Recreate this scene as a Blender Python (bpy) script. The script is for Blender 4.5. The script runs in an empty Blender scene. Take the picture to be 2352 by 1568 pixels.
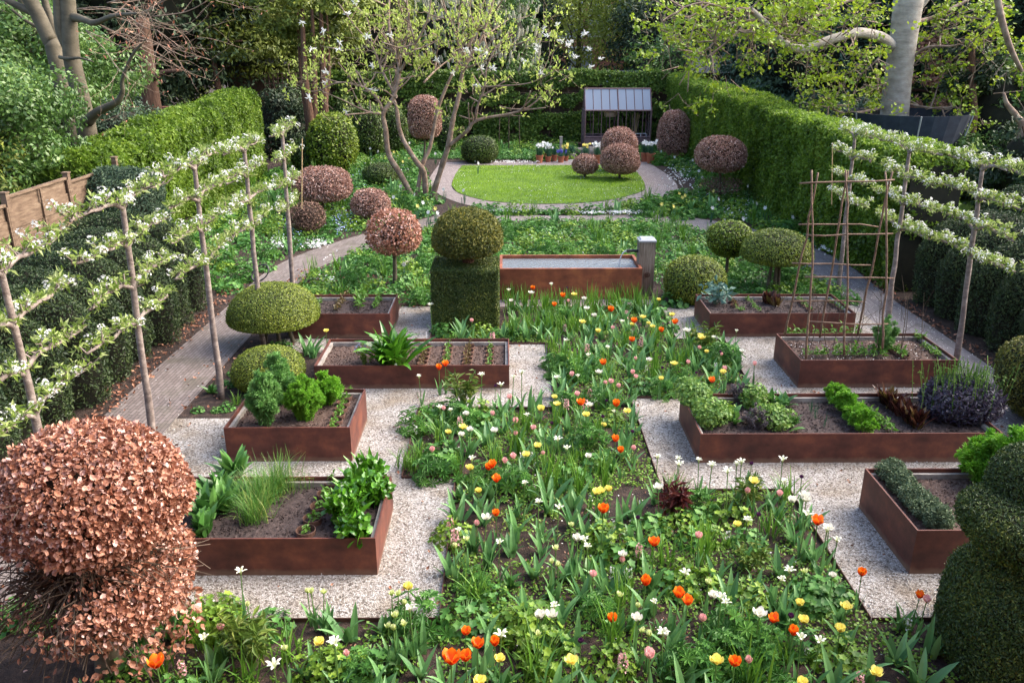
import bpy, math, random
import numpy as np
from mathutils import Vector
R = math.radians
random.seed(7); rng = np.random.default_rng(7)
S = bpy.context.scene; COL = S.collection
# ---------------------------------------------------------------- camera, sky, sun, exposure
cam = bpy.data.objects.new('camera', bpy.data.cameras.new('camera')); COL.objects.link(cam); S.camera = cam
cam.location = (0, 0, 5.2); cam.rotation_euler = (R(70), 0, R(-.39))
cam.data.sensor_width = 36; cam.data.lens = 29.08; cam.data.clip_start = .1; cam.data.clip_end = 600
SUN_EL, SUN_AZ = 42, 75      # azimuth clockwise from +Y: sun at the right, a little behind the garden
w = bpy.data.worlds.new('World'); S.world = w; w.use_nodes = True
nt = w.node_tree; bg = nt.nodes['Background']; sky = nt.nodes.new('ShaderNodeTexSky')
sky.sky_type = 'NISHITA'; sky.sun_disc = False; sky.sun_elevation = R(SUN_EL); sky.sun_rotation = R(SUN_AZ)
sky.air_density = 1.0; sky.dust_density = 4.0; sky.ozone_density = 1.0
nt.links.new(sky.outputs[0], bg.inputs[0]); bg.inputs[1].default_value = .15
sl = bpy.data.lights.new('sun', 'SUN'); sl.energy = 1.45; sl.angle = R(60); sl.color = (1, .93, .83)
so = bpy.data.objects.new('sun', sl); COL.objects.link(so)
so.rotation_euler = (R(90 - SUN_EL), 0, R(180 - SUN_AZ)); so.location = (20, 10, 20)
S.view_settings.view_transform = 'Standard'; S.view_settings.look = 'None'; S.view_settings.exposure = 1.95; S.view_settings.gamma = 1

# ---------------------------------------------------------------- helpers
def _ray(x, y):
    u = (x - 1176) / 1900; v = (784 - y) / 1900; t = R(20); a = R(-.39)
    dx, dy, dz = u, math.cos(t) + v * math.sin(t), -math.sin(t) + v * math.cos(t)
    return dx * math.cos(a) - dy * math.sin(a), dx * math.sin(a) + dy * math.cos(a), dz
def G(x, y, h=0.0):                       # where the sight line through a photo point meets height h
    d = _ray(x, y); t = (h - 5.2) / d[2]; return (d[0] * t, d[1] * t, h)
def at(x, y, Y):                          # the same at distance Y
    d = _ray(x, y); return (d[0] / d[1] * Y, Y, 5.2 + d[2] / d[1] * Y)
def unit(v):
    v = np.asarray(v, float); return v / (np.linalg.norm(v, axis=-1, keepdims=True) + 1e-9)
def noise(P, f=1.0, seed=0):              # smooth pseudo noise, about -1..1
    r = np.random.default_rng(seed); o = np.zeros(len(P))
    for k in range(5):
        d = unit(r.normal(size=3)) * f * (1 + .6 * k); o += np.sin(P @ d * 2 + r.uniform(0, 6.3) + 1.3 * np.sin(P @ np.roll(d, 1) * 1.3)) / (1 + .4 * k)
    return o / 2.6
class MB:
    def __init__(s): s.V = []; s.F = []; s.A = []; s.UV = []; s.n = 0
    def add(s, V, F, a=.5, uv=None):
        V = np.asarray(V, float).reshape(-1, 3)
        if len(V) == 0: return s
        F = [np.asarray(f, int) for f in (F if isinstance(F, list) and len(F) and isinstance(F[0], np.ndarray) else [np.asarray(F, int)])]
        for f in F: s.F.append(f + s.n)
        s.V.append(V); s.A.append(np.full(len(V), a) if np.isscalar(a) else np.asarray(a)); s.n += len(V)
        s.UV.append(np.zeros((len(V), 2)) if uv is None else uv)
        return s
    def box(s, c, d, rz=0, a=.5, taper=1.0):
        x, y, z = d[0] / 2, d[1] / 2, d[2] / 2
        v = np.array([(i * x * (taper if k > 0 else 1), j * y * (taper if k > 0 else 1), k * z) for k in (-1, 1) for j in (-1, 1) for i in (-1, 1)])
        cs, sn = math.cos(rz), math.sin(rz); v = np.stack([v[:, 0] * cs - v[:, 1] * sn, v[:, 0] * sn + v[:, 1] * cs, v[:, 2]], 1) + np.array(c)
        return s.add(v, np.array([(0, 2, 3, 1), (4, 5, 7, 6), (0, 1, 5, 4), (2, 6, 7, 3), (0, 4, 6, 2), (1, 3, 7, 5)]), a)
    def tubes(s, P, Rr, n=4, a=.5, cap=False):      # P (m,k,3)  Rr (m,k)
        P = np.asarray(P, float); m, k, _ = P.shape; Rr = np.broadcast_to(np.asarray(Rr, float), (m, k))
        T = unit(np.gradient(P, axis=1)); ref = np.where(np.abs(unit(P[:, -1] - P[:, 0])[:, 2:3]) > .9, np.array([[1., 0, 0]]), np.array([[0, 0, 1.]]))
        X = unit(np.cross(T, ref[:, None])); Y = np.cross(T, X)
        an = np.arange(n) * 2 * math.pi / n
        V = P[:, :, None] + Rr[:, :, None, None] * (np.cos(an)[None, None, :, None] * X[:, :, None] + np.sin(an)[None, None, :, None] * Y[:, :, None])
        b = (np.arange(m) * k * n)[:, None, None] + (np.arange(k - 1) * n)[None, :, None]; i = np.arange(n)[None, None]; j = (np.arange(n) + 1) % n; j = j[None, None]
        F = np.stack([b + i, b + j, b + j + n, b + i + n], -1).reshape(-1, 4)
        Fs = [F]
        if cap:
            e = (np.arange(m) * k * n)[:, None]; Fs += [e + (k - 1) * n + np.arange(n)[None], e + np.arange(n)[::-1][None]]
        A = a if np.isscalar(a) else np.repeat(a, k * n)
        return s.add(V.reshape(-1, 3), Fs, A)
    def tube(s, pts, r, n=8, a=.5, sub=0, cap=True):
        pts = np.asarray(pts, float); r = np.broadcast_to(np.asarray(r, float), (len(pts),)).copy()
        if sub:
            t = np.linspace(0, len(pts) - 1, (len(pts) - 1) * sub + 1); pts = crom(pts, t); r = np.interp(t, np.arange(len(r)), r)
        return s.tubes(pts[None], r[None], n, a, cap)
    def strips(s, P, side, W, cup=0.0, a=.5):       # blades: P (m,k,3), side (m,3), W (m,k) full width
        P = np.asarray(P, float); m, k, _ = P.shape; W = np.broadcast_to(np.asarray(W, float), (m, k))
        sd = unit(side)[:, None]; T = unit(np.gradient(P, axis=1)); N = np.cross(T, sd)
        Lf = P - sd * W[..., None] / 2; Rt = P + sd * W[..., None] / 2; Md = P - N * (W[..., None] * cup)
        V = np.stack([Lf, Md, Rt], 2)
        b = (np.arange(m) * k * 3)[:, None] + (np.arange(k - 1) * 3)[None]; b = b.reshape(-1)
        F = np.concatenate([np.stack([b, b + 1, b + 4, b + 3], 1), np.stack([b + 1, b + 2, b + 5, b + 4], 1)])
        return s.add(V.reshape(-1, 3), F, a if np.isscalar(a) else np.repeat(a, k * 3))
    def stamp(s, T, P, X, Y, Z, a):                 # copies of a template in local frames
        tv, tf = T; m = len(P)
        if m == 0: return s
        V = P[:, None] + tv[None, :, 0:1] * X[:, None] + tv[None, :, 1:2] * Y[:, None] + tv[None, :, 2:3] * Z[:, None]
        F = (np.arange(m) * len(tv))[:, None, None] + tf[None]
        return s.add(V.reshape(-1, 3), F.reshape(-1, tf.shape[1]), np.repeat(a, len(tv)))
    def leaves(s, P, N, L, W, jit=.6, T=None, droop=0.0, a=None, axis=None, lv=.35):
        P = np.asarray(P, float); n = len(P)
        if n == 0: return s
        N = unit(N + jit * rng.normal(size=(n, 3))); ax = rng.normal(size=(n, 3)) if axis is None else axis + .5 * rng.normal(size=(n, 3))
        ax = ax + np.array([0, 0, -droop]); D = unit(ax - N * (ax * N).sum(1, keepdims=True)); B = np.cross(N, D)
        l = L * (1 - lv + 2 * lv * rng.random((n, 1)))
        return s.stamp(T or LEAF, P, D * l, B * l * (W / L), N * l, rng.random(n) if a is None else a)
    def solid(s, c, r, p=2., rough=.03, f=1., seed=0, nu=28, nv=16, a=.5):   # closed lumpy superellipsoid
        u = np.linspace(0, 2 * math.pi, nu, endpoint=False); v = np.linspace(-math.pi / 2, math.pi / 2, nv)
        d = np.stack([np.outer(np.cos(v), np.cos(u)), np.outer(np.cos(v), np.sin(u)), np.outer(np.sin(v), np.ones(nu))], -1).reshape(-1, 3)
        V = blobmap(d, r, p); V = V * (1 + rough * noise(V + np.array(c), f, seed))[:, None] + np.array(c)
        i, j = np.meshgrid(np.arange(nv - 1), np.arange(nu), indexing='ij'); b = i * nu
        F = np.stack([b + j, b + (j + 1) % nu, b + nu + (j + 1) % nu, b + nu + j], -1).reshape(-1, 4)
        return s.add(V, F, a)
    def poly(s, pts, z, a=.5):
        V = [(p[0], p[1], z) for p in pts]; return s.add(V, [np.arange(len(V))[None]], a)
    def prism(s, pts, z0, z1, a=.5):
        n = len(pts); V = [(p[0], p[1], z0) for p in pts] + [(p[0], p[1], z1) for p in pts]; i = np.arange(n); j = (i + 1) % n
        return s.add(V, [np.arange(n)[None] + n, np.arange(n)[::-1][None], np.stack([i, j, j + n, i + n], 1)], a)
    def lathe(s, prof, c=(0, 0, 0), n=20, a=.5):
        m = len(prof); an = np.arange(n) * 2 * math.pi / n
        V = np.array([[(r * math.cos(t) + c[0], r * math.sin(t) + c[1], z + c[2]) for t in an] for r, z in prof]).reshape(-1, 3)
        i, j = np.meshgrid(np.arange(m - 1), np.arange(n), indexing='ij'); b = i * n
        return s.add(V, np.stack([b + j, b + (j + 1) % n, b + n + (j + 1) % n, b + n + j], -1).reshape(-1, 4), a)
    def mesh(s, name, m, o=(0, 0, 0), smooth=False):
        me = bpy.data.meshes.new(name)
        V = (np.concatenate(s.V) - np.array(o)).astype(np.float32); A = np.concatenate(s.A).astype(np.float32)
        loops = np.concatenate([f.reshape(-1) for f in s.F]).astype(np.int32); cnt = np.concatenate([np.full(len(f), f.shape[1]) for f in s.F]).astype(np.int32)
        st = np.concatenate([[0], np.cumsum(cnt)[:-1]]).astype(np.int32)
        me.vertices.add(len(V)); me.vertices.foreach_set('co', V.ravel())
        me.loops.add(len(loops)); me.loops.foreach_set('vertex_index', loops)
        me.polygons.add(len(st)); me.polygons.foreach_set('loop_start', st)
        me.polygons.foreach_set('use_smooth', np.full(len(st), smooth))
        at_ = me.attributes.new('v', 'FLOAT', 'POINT'); at_.data.foreach_set('value', A)
        UV = np.concatenate(s.UV)
        if UV.any():
            uv = me.uv_layers.new(name='UVMap'); uv.data.foreach_set('uv', UV[loops].astype(np.float32).ravel())
        me.update(calc_edges=True); me.validate(); me.materials.append(m); return me
def crom(P, t):
    P = np.asarray(P, float); n = len(P); i = np.clip(np.floor(t).astype(int), 0, n - 2); f = (t - i)[:, None]
    g = lambda k: P[np.clip(k, 0, n - 1)]
    a, b, c, d = g(i - 1), g(i), g(i + 1), g(i + 2)
    return .5 * (2 * b + (c - a) * f + (2 * a - 5 * b + 4 * c - d) * f ** 2 + (3 * b - a - 3 * c + d) * f ** 3)
def blobmap(d, r, p):
    q = (np.abs(d) ** p).sum(1) ** (-1 / p); rz = np.where(d[:, 2] > 0, r[2], r[3] if len(r) > 3 else r[2])
    return d * q[:, None] * np.stack([np.full(len(d), r[0]), np.full(len(d), r[1]), rz], 1)
def blob(n, c, r, p=2., rough=.03, f=1., seed=0, depth=.06, zmin=None):
    d = unit(rng.normal(size=(n, 3))); P = blobmap(d, r, p); u = P / np.stack([np.full(n, r[0]), np.full(n, r[1]), np.where(d[:, 2] > 0, r[2], r[3] if len(r) > 3 else r[2])], 1)
    N = unit(np.sign(u) * np.abs(u) ** (p - 1) / np.array([r[0], r[1], r[2]]))
    P = P * (1 + rough * noise(P + np.array(c), f, seed) - depth * rng.random(n) ** 2 + (.035 if r[0] < 1.2 else .01) * rng.random(n) ** 14)[:, None] + np.array(c)
    if zmin is not None: k = P[:, 2] > zmin; P, N = P[k], N[k]
    return P, N
LEAF = (np.array([(0, 0, 0), (.45, .5, .12), (1, 0, -.08), (.45, -.5, .12)]), np.array([(0, 1, 2), (0, 2, 3)]))
FLAT = (np.array([(0, 0, 0), (.45, .5, 0), (1, 0, 0), (.45, -.5, 0)]), np.array([(0, 1, 2, 3)]))
BEECH = (np.array([(0, 0, 0), (.3, .5, .16), (.7, .42, .05), (1, 0, .22), (.7, -.42, .12), (.3, -.5, .05), (.5, 0, -.1)]),
         np.array([(0, 6, 1), (1, 6, 2), (2, 6, 3), (3, 6, 4), (4, 6, 5), (5, 6, 0)]))
def fan(n, lobes, depth, cup=0.0):
    an = np.arange(n) * 2 * math.pi / n; r = .5 * (1 - depth * .5 * (1 + np.cos(an * lobes + math.pi)))
    V = np.concatenate([[(0, 0, 0)], np.stack([r * np.cos(an), r * np.sin(an), r * cup], 1)]); i = np.arange(n)
    return V, np.stack([np.zeros(n, int), i + 1, (i + 1) % n + 1], 1)
LOBED = fan(15, 5, .45, .25); DISC = fan(10, 5, .35, .2); PENT = fan(10, 5, .5, .35)
def palm(k, w=.2, spread=2 * math.pi, start=0.):
    V, F = [], []
    for i in range(k):
        t = start + spread * i / k; c, s_ = math.cos(t), math.sin(t); b = len(V)
        for x, y, z in ((0, 0, 0), (.3, w / 2, .1), (.5, 0, .02), (.3, -w / 2, .1)): V.append((x * c - y * s_, x * s_ + y * c, z))
        F += [(b, b + 1, b + 2), (b, b + 2, b + 3)]
    return np.array(V), np.array(F)
PALM = palm(8, .16); STAR = palm(8, .11); FEATHER = palm(5, .07, math.pi * 1.1, -math.pi * .45)
ORG = {}
def tag(o, label=None, cat=None, group=None, kind=None):
    for k, v in (('label', label), ('category', cat), ('group', group), ('kind', kind)):
        if v: o[k] = v
    return o
def thing(name, label, cat, loc=(0, 0, 0), group=None):
    o = bpy.data.objects.new(name, None); o.empty_display_size = .1; COL.objects.link(o); o.location = loc; ORG[o.name] = tuple(loc); return tag(o, label, cat, group)
def part(mb, name, m, parent, smooth=False, label=None):
    if mb.n == 0: return None
    og = ORG[parent.name]; o = bpy.data.objects.new(name, mb.mesh(name, m, og, smooth)); COL.objects.link(o); o.parent = parent; ORG[o.name] = og
    if label: o['label'] = label
    return o
def single(mb, name, m, label=None, cat=None, group=None, kind=None, smooth=False):
    o = bpy.data.objects.new(name, mb.mesh(name, m, (0, 0, 0), smooth)); COL.objects.link(o); ORG[o.name] = (0, 0, 0); return tag(o, label, cat, group, kind)
def kids(o): return [c for c in ALLKIDS.get(o.name, [])]
ALLKIDS = {}
def proto(o, *ch): ALLKIDS[o.name] = [c for c in ch if c]; return o
USED = set()
def place(o, loc, rz=0, sc=1.0, tilt=0):         # first use moves the prototype, later uses copy it and its parts
    if o.name not in USED: USED.add(o.name); r = o
    else:
        r = o.copy(); COL.objects.link(r)
        for c in ALLKIDS.get(o.name, []):
            d = c.copy(); COL.objects.link(d); d.parent = r
            for g in ALLKIDS.get(c.name, []): e = g.copy(); COL.objects.link(e); e.parent = d
    r.location = loc; r.rotation_euler = (tilt * math.sin(rz * 3), tilt * math.cos(rz * 5), rz); r.scale = (sc, sc, sc) if np.isscalar(sc) else sc
    return r
ORD = 'first second third fourth fifth sixth seventh eighth ninth tenth eleventh twelfth thirteenth fourteenth fifteenth sixteenth seventeenth eighteenth nineteenth twentieth'.split()
def ordw(i):
    if i < 20: return ORD[i]
    t = 'twenty thirty forty fifty sixty seventy'.split(); k, j = divmod(i + 1, 10)
    return t[k - 2] + '-' + ORD[j - 1] if j else {2: 'twentieth', 3: 'thirtieth', 4: 'fortieth', 5: 'fiftieth', 6: 'sixtieth', 7: 'seventieth'}[k]
ZONES = [(5.6, 'along the bottom edge'), (6.3, 'just above the bottom edge'), (7.1, 'in front of the nearest planters'), (8.0, 'level with the nearest planters'), (8.8, 'behind the nearest planters'), (9.7, 'between first and second planter rows'),
         (10.5, 'level with the second planter row'), (11.4, 'behind the second planter row'), (12.3, 'level with the third planter row'), (13.2, 'beside the third planter row'), (14.2, 'behind the third planter row'), (15.4, 'well short of the trough'), (16.8, 'close in front of the trough'),
         (18.7, 'level with the trough'), (20.0, 'right behind the trough'), (21.5, 'a little behind the trough'), (23.0, 'short of the crossing path'), (24.9, 'along the crossing path'), (27.5, 'level with the lawn front'), (30, 'beside the near lawn'), (33, 'beside the middle lawn'), (36.5, 'beside the far lawn'), (40, 'level with the pots'), (99, 'along the back hedge')]
def ranked(objs, what, zones=ZONES, where=''):
    """labels that count along a row of look-alikes: the row named by what it is level with"""
    rows = {}
    for o in objs:
        y = o.location[1]; k = next(i for i, z in enumerate(zones) if y < z[0]); rows.setdefault(k, []).append(o)
    for k, l in rows.items():
        l.sort(key=lambda o: o.location[0] / o.location[1])
        for i, o in enumerate(l):
            o['label'] = (ordw(i) + ' from left of ' if len(l) > 1 else 'the only one of ') + what + ' ' + zones[k][1] + where

# ---------------------------------------------------------------- materials
def newmat(name):
    m = bpy.data.materials.new(name); m.use_nodes = True; n = m.node_tree; return m, n, n.nodes['Principled BSDF']
def ramp(n, cols, pos=None):
    r = n.nodes.new('ShaderNodeValToRGB'); e = r.color_ramp.elements
    while len(e) < len(cols): e.new(.5)
    for i, c in enumerate(cols): e[i].position = pos[i] if pos else i / (len(cols) - 1); e[i].color = (*c, 1)
    return r
def leafmat(name, cols, trans=.25, rough=.5, pos=None, spec=.4, big=0.0):
    m, n, b = newmat(name); a = n.nodes.new('ShaderNodeAttribute'); a.attribute_name = 'v'; r = ramp(n, cols, pos)
    src = a.outputs['Fac']
    if big:       # patches of older and younger growth
        tc = n.nodes.new('ShaderNodeTexCoord'); nz = n.nodes.new('ShaderNodeTexNoise'); nz.inputs['Scale'].default_value = big; nz.inputs['Detail'].default_value = 3
        n.links.new(tc.outputs['Object'], nz.inputs['Vector']); mt = n.nodes.new('ShaderNodeMath'); mt.operation = 'MULTIPLY_ADD'; mt.inputs[1].default_value = 1.6; mt.inputs[2].default_value = -.8
        n.links.new(nz.outputs['Fac'], mt.inputs[0]); ad = n.nodes.new('ShaderNodeMath'); ad.operation = 'ADD'; n.links.new(src, ad.inputs[0]); n.links.new(mt.outputs[0], ad.inputs[1]); src = ad.outputs[0]
    n.links.new(src, r.inputs[0]); n.links.new(r.outputs[0], b.inputs['Base Color']); b.inputs['Roughness'].default_value = rough; b.inputs['Specular IOR Level'].default_value = spec
    if trans:
        t = n.nodes.new('ShaderNodeBsdfTranslucent'); n.links.new(r.outputs[0], t.inputs[0]); x = n.nodes.new('ShaderNodeMixShader'); x.inputs[0].default_value = trans
        n.links.new(b.outputs[0], x.inputs[1]); n.links.new(t.outputs[0], x.inputs[2]); n.links.new(x.outputs[0], n.nodes['Material Output'].inputs[0])
    return m
def noisemat(name, cols, scale=5., rough=.7, bump=0., bscale=None, stretch=(1, 1, 1), pos=None, metal=0., detail=6, dist=0., bd=.02, spec=.4):
    m, n, b = newmat(name); tc = n.nodes.new('ShaderNodeTexCoord'); mp = n.nodes.new('ShaderNodeMapping'); mp.inputs['Scale'].default_value = stretch
    nz = n.nodes.new('ShaderNodeTexNoise'); nz.inputs['Scale'].default_value = scale; nz.inputs['Detail'].default_value = detail; nz.inputs['Roughness'].default_value = .6; nz.inputs['Distortion'].default_value = dist
    n.links.new(tc.outputs['Object'], mp.inputs[0]); n.links.new(mp.outputs[0], nz.inputs['Vector']); r = ramp(n, cols, pos or [.3 + .4 * i / (len(cols) - 1) for i in range(len(cols))])
    n.links.new(nz.outputs['Fac'], r.inputs[0]); n.links.new(r.outputs[0], b.inputs['Base Color']); b.inputs['Roughness'].default_value = rough; b.inputs['Metallic'].default_value = metal; b.inputs['Specular IOR Level'].default_value = spec
    if bump:
        n2 = n.nodes.new('ShaderNodeTexNoise'); n2.inputs['Scale'].default_value = bscale or scale * 4; n2.inputs['Detail'].default_value = 5; n.links.new(mp.outputs[0], n2.inputs['Vector'])
        bm = n.nodes.new('ShaderNodeBump'); bm.inputs['Strength'].default_value = bump; bm.inputs['Distance'].default_value = bd; n.links.new(n2.outputs['Fac'], bm.inputs['Height']); n.links.new(bm.outputs[0], b.inputs['Normal'])
    return m
M = {}
M['soil'] = noisemat('soil', [(.018, .011, .009), (.045, .027, .02), (.10, .062, .046)], 9, .95, 1., 60, bd=.03, pos=[.35, .55, .72])
M['soil_fine'] = noisemat('soil_fine', [(0.024, 0.016, 0.0152), (0.048, 0.0328, 0.0296), (0.084, 0.06, 0.056)], 24, .95, 1., 90, bd=.012)
M['soil_sand'] = noisemat('soil_sand', [(0.0432, 0.0245, 0.0187), (0.0792, 0.0468, 0.036), (0.144, 0.108, 0.0936)], 40, .95, 1., 120, bd=.008)
M['soil_grey'] = noisemat('soil_grey', [(.07, .06, .062), (.14, .125, .13), (.32, .3, .3)], 70, .95, 1., 120, bd=.008)
def gravelmat():
    m, n, b = newmat('gravel'); tc = n.nodes.new('ShaderNodeTexCoord'); v = n.nodes.new('ShaderNodeTexVoronoi'); v.inputs['Scale'].default_value = 60; v.voronoi_dimensions = '2D'
    n.links.new(tc.outputs['Object'], v.inputs['Vector']); sp = n.nodes.new('ShaderNodeSeparateColor'); n.links.new(v.outputs['Color'], sp.inputs[0])
    r = ramp(n, [(.10, .08, .065), (.22, .19, .165), (.35, .32, .29), (.45, .425, .40), (.56, .55, .535)], [0, .15, .4, .7, 1]); n.links.new(sp.outputs[0], r.inputs[0])
    v2 = n.nodes.new('ShaderNodeTexVoronoi'); v2.voronoi_dimensions = '2D'; v2.feature = 'DISTANCE_TO_EDGE'; v2.inputs['Scale'].default_value = 60; n.links.new(tc.outputs['Object'], v2.inputs['Vector'])
    g = ramp(n, [(.16, .12, .09), (1, 1, 1)], [0.02, .14]); n.links.new(v2.outputs['Distance'], g.inputs[0])
    mx = n.nodes.new('ShaderNodeMix'); mx.data_type = 'RGBA'; mx.blend_type = 'MULTIPLY'; mx.inputs[0].default_value = 1; n.links.new(r.outputs[0], mx.inputs[6]); n.links.new(g.outputs[0], mx.inputs[7])
    nz = n.nodes.new('ShaderNodeTexNoise'); nz.inputs['Scale'].default_value = 1.6; nz.inputs['Detail'].default_value = 5; n.links.new(tc.outputs['Object'], nz.inputs['Vector'])
    d = ramp(n, [(.68, .6, .5), (1, 1, 1)], [.33, .55]); n.links.new(nz.outputs['Fac'], d.inputs[0])
    m2 = n.nodes.new('ShaderNodeMix'); m2.data_type = 'RGBA'; m2.blend_type = 'MULTIPLY'; m2.inputs[0].default_value = 1; n.links.new(mx.outputs[2], m2.inputs[6]); n.links.new(d.outputs[0], m2.inputs[7])
    n.links.new(m2.outputs[2], b.inputs['Base Color']); b.inputs['Roughness'].default_value = .8
    bm = n.nodes.new('ShaderNodeBump'); bm.inputs['Strength'].default_value = 1; bm.inputs['Distance'].default_value = .012; n.links.new(v2.outputs['Distance'], bm.inputs['Height']); n.links.new(bm.outputs[0], b.inputs['Normal']); return m
M['gravel'] = gravelmat()
def brickmat(name, c1, c2, mortar, moss, bw=.21, bh=.062):
    m, n, b = newmat(name); uv = n.nodes.new('ShaderNodeUVMap'); uv.uv_map = 'UVMap'; br = n.nodes.new('ShaderNodeTexBrick')
    br.inputs['Scale'].default_value = 1; br.inputs['Brick Width'].default_value = bw; br.inputs['Row Height'].default_value = bh; br.inputs['Mortar Size'].default_value = .005; br.inputs['Mortar Smooth'].default_value = .3
    br.inputs['Color1'].default_value = (*c1, 1); br.inputs['Color2'].default_value = (*c2, 1); br.inputs['Mortar'].default_value = (*mortar, 1); n.links.new(uv.outputs[0], br.inputs['Vector'])
    tc = n.nodes.new('ShaderNodeTexCoord'); nz = n.nodes.new('ShaderNodeTexNoise'); nz.inputs['Scale'].default_value = 1.7; nz.inputs['Detail'].default_value = 7; n.links.new(tc.outputs['Object'], nz.inputs['Vector'])
    r = ramp(n, [(0, 0, 0), (1, 1, 1)], [.52, .66]); n.links.new(nz.outputs['Fac'], r.inputs[0]); mx = n.nodes.new('ShaderNodeMix'); mx.data_type = 'RGBA'; mx.inputs[7].default_value = (*moss, 1)
    k = n.nodes.new('ShaderNodeMath'); k.operation = 'MULTIPLY'; k.inputs[1].default_value = .55; n.links.new(r.outputs[0], k.inputs[0]); n.links.new(k.outputs[0], mx.inputs[0]); n.links.new(br.outputs['Color'], mx.inputs[6])
    n.links.new(mx.outputs[2], b.inputs['Base Color']); b.inputs['Roughness'].default_value = .75
    bm = n.nodes.new('ShaderNodeBump'); bm.inputs['Strength'].default_value = .8; bm.inputs['Distance'].default_value = .01; bm.invert = True; n.links.new(br.outputs['Fac'], bm.inputs['Height']); n.links.new(bm.outputs[0], b.inputs['Normal']); return m
M['brick_left'] = brickmat('brick_paving_warm', (.135, .105, .095), (.20, .165, .15), (.035, .028, .022), (.075, .065, .04))
M['brick_right'] = brickmat('brick_paving_cool', (.13, .115, .12), (.19, .17, .175), (.04, .035, .035), (.08, .075, .065))
M['brick_far'] = brickmat('brick_paving_far', (.19, .15, .145), (.27, .225, .215), (.07, .06, .055), (.15, .125, .11), .2, .08)
M['flag'] = noisemat('flagstone', [(.17, .16, .16), (.26, .245, .24)], 3, .8, .3)
M['lawn'] = noisemat('lawn_turf', [(.05, .1, .008), (.09, .17, .012), (.14, .22, .02)], 1.2, .9, .6, 60)
def corten():
    m, n, b = newmat('corten_steel'); tc = n.nodes.new('ShaderNodeTexCoord')
    nz = n.nodes.new('ShaderNodeTexNoise'); nz.inputs['Scale'].default_value = 2.2; nz.inputs['Detail'].default_value = 9; nz.inputs['Roughness'].default_value = .68; n.links.new(tc.outputs['Object'], nz.inputs['Vector'])
    r = ramp(n, [(.052, .019, .015), (.10, .034, .024), (.19, .062, .034)], [.34, .52, .72]); n.links.new(nz.outputs['Fac'], r.inputs[0])
    mp = n.nodes.new('ShaderNodeMapping'); mp.inputs['Scale'].default_value = (1.5, 1.5, 5); n2 = n.nodes.new('ShaderNodeTexNoise'); n2.inputs['Scale'].default_value = 2; n2.inputs['Detail'].default_value = 6; n.links.new(tc.outputs['Object'], mp.inputs[0]); n.links.new(mp.outputs[0], n2.inputs['Vector'])
    r2 = ramp(n, [(.86, .83, .83), (1.12, 1.1, 1.08)], [.35, .7]); n.links.new(n2.outputs['Fac'], r2.inputs[0])
    mx = n.nodes.new('ShaderNodeMix'); mx.data_type = 'RGBA'; mx.blend_type = 'MULTIPLY'; mx.inputs[0].default_value = 1; n.links.new(r.outputs[0], mx.inputs[6]); n.links.new(r2.outputs[0], mx.inputs[7])
    # lime splash line along the foot
    sx = n.nodes.new('ShaderNodeSeparateXYZ'); n.links.new(tc.outputs['Object'], sx.inputs[0]); n3 = n.nodes.new('ShaderNodeTexNoise'); n3.inputs['Scale'].default_value = 9; n3.inputs['Detail'].default_value = 5; n.links.new(tc.outputs['Object'], n3.inputs['Vector'])
    ma = n.nodes.new('ShaderNodeMath'); ma.operation = 'MULTIPLY_ADD'; ma.inputs[1].default_value = -.09; n.links.new(n3.outputs['Fac'], ma.inputs[0]); n.links.new(sx.outputs[2], ma.inputs[2])
    rr = ramp(n, [(1, 1, 1), (0, 0, 0)], [0.0, .045]); n.links.new(ma.outputs[0], rr.inputs[0]); km = n.nodes.new('ShaderNodeMath'); km.operation = 'MULTIPLY'; km.inputs[1].default_value = .5; n.links.new(rr.outputs[0], km.inputs[0])
    m3 = n.nodes.new('ShaderNodeMix'); m3.data_type = 'RGBA'; m3.inputs[7].default_value = (.2, .13, .09, 1); n.links.new(km.outputs[0], m3.inputs[0]); n.links.new(mx.outputs[2], m3.inputs[6])
    n.links.new(m3.outputs[2], b.inputs['Base Color']); b.inputs['Roughness'].default_value = .62; b.inputs['Specular IOR Level'].default_value = .3
    bm = n.nodes.new('ShaderNodeBump'); bm.inputs['Strength'].default_value = .25; bm.inputs['Distance'].default_value = .004; n.links.new(nz.outputs['Fac'], bm.inputs['Height']); n.links.new(bm.outputs[0], b.inputs['Normal']); return m
M['corten'] = corten()
M['rust_edge'] = noisemat('rusty_edging', [(.05, .022, .016), (.1, .045, .03)], 8, .8)
M['oldwood'] = noisemat('weathered_timber', [(.13, .115, .105), (.27, .245, .22), (.36, .33, .3)], 6, .85, .5, 20, (1, 1, 1))
M['postwood'] = noisemat('oak_post', [(.07, .052, .038), (.19, .15, .115), (.28, .235, .19)], 5, .8, .6, 20, (9, 9, .5))
M['capmetal'] = noisemat('zinc_cap', [(.28, .3, .33), (.4, .42, .45)], 6, .45, metal=.4)
M['darkmetal'] = noisemat('dark_iron', [(.02, .02, .022), (.045, .042, .045)], 12, .5, metal=.3)
M['fencewood'] = noisemat('larch_fence', [(0.075, 0.045, 0.0263), (0.143, 0.0938, 0.06), (0.203, 0.146, 0.0975)], 3, .8, .4, 14, (1, 1, 6))
M['fencedark'] = noisemat('brown_fence', [(.035, .024, .017), (.075, .052, .036)], 3, .9, .4, 10, (6, 6, 1))
M['fencegreen'] = noisemat('mossy_fence', [(.12, .12, .06), (.22, .21, .12)], 3, .9, .4, 14, (1, 1, 8))
M['terracotta'] = noisemat('terracotta', [(.3, .09, .045), (.42, .15, .08)], 5, .8)
M['stonepot'] = noisemat('stone_pot', [(.2, .18, .15), (.34, .32, .28)], 14, .9, .4)
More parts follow.
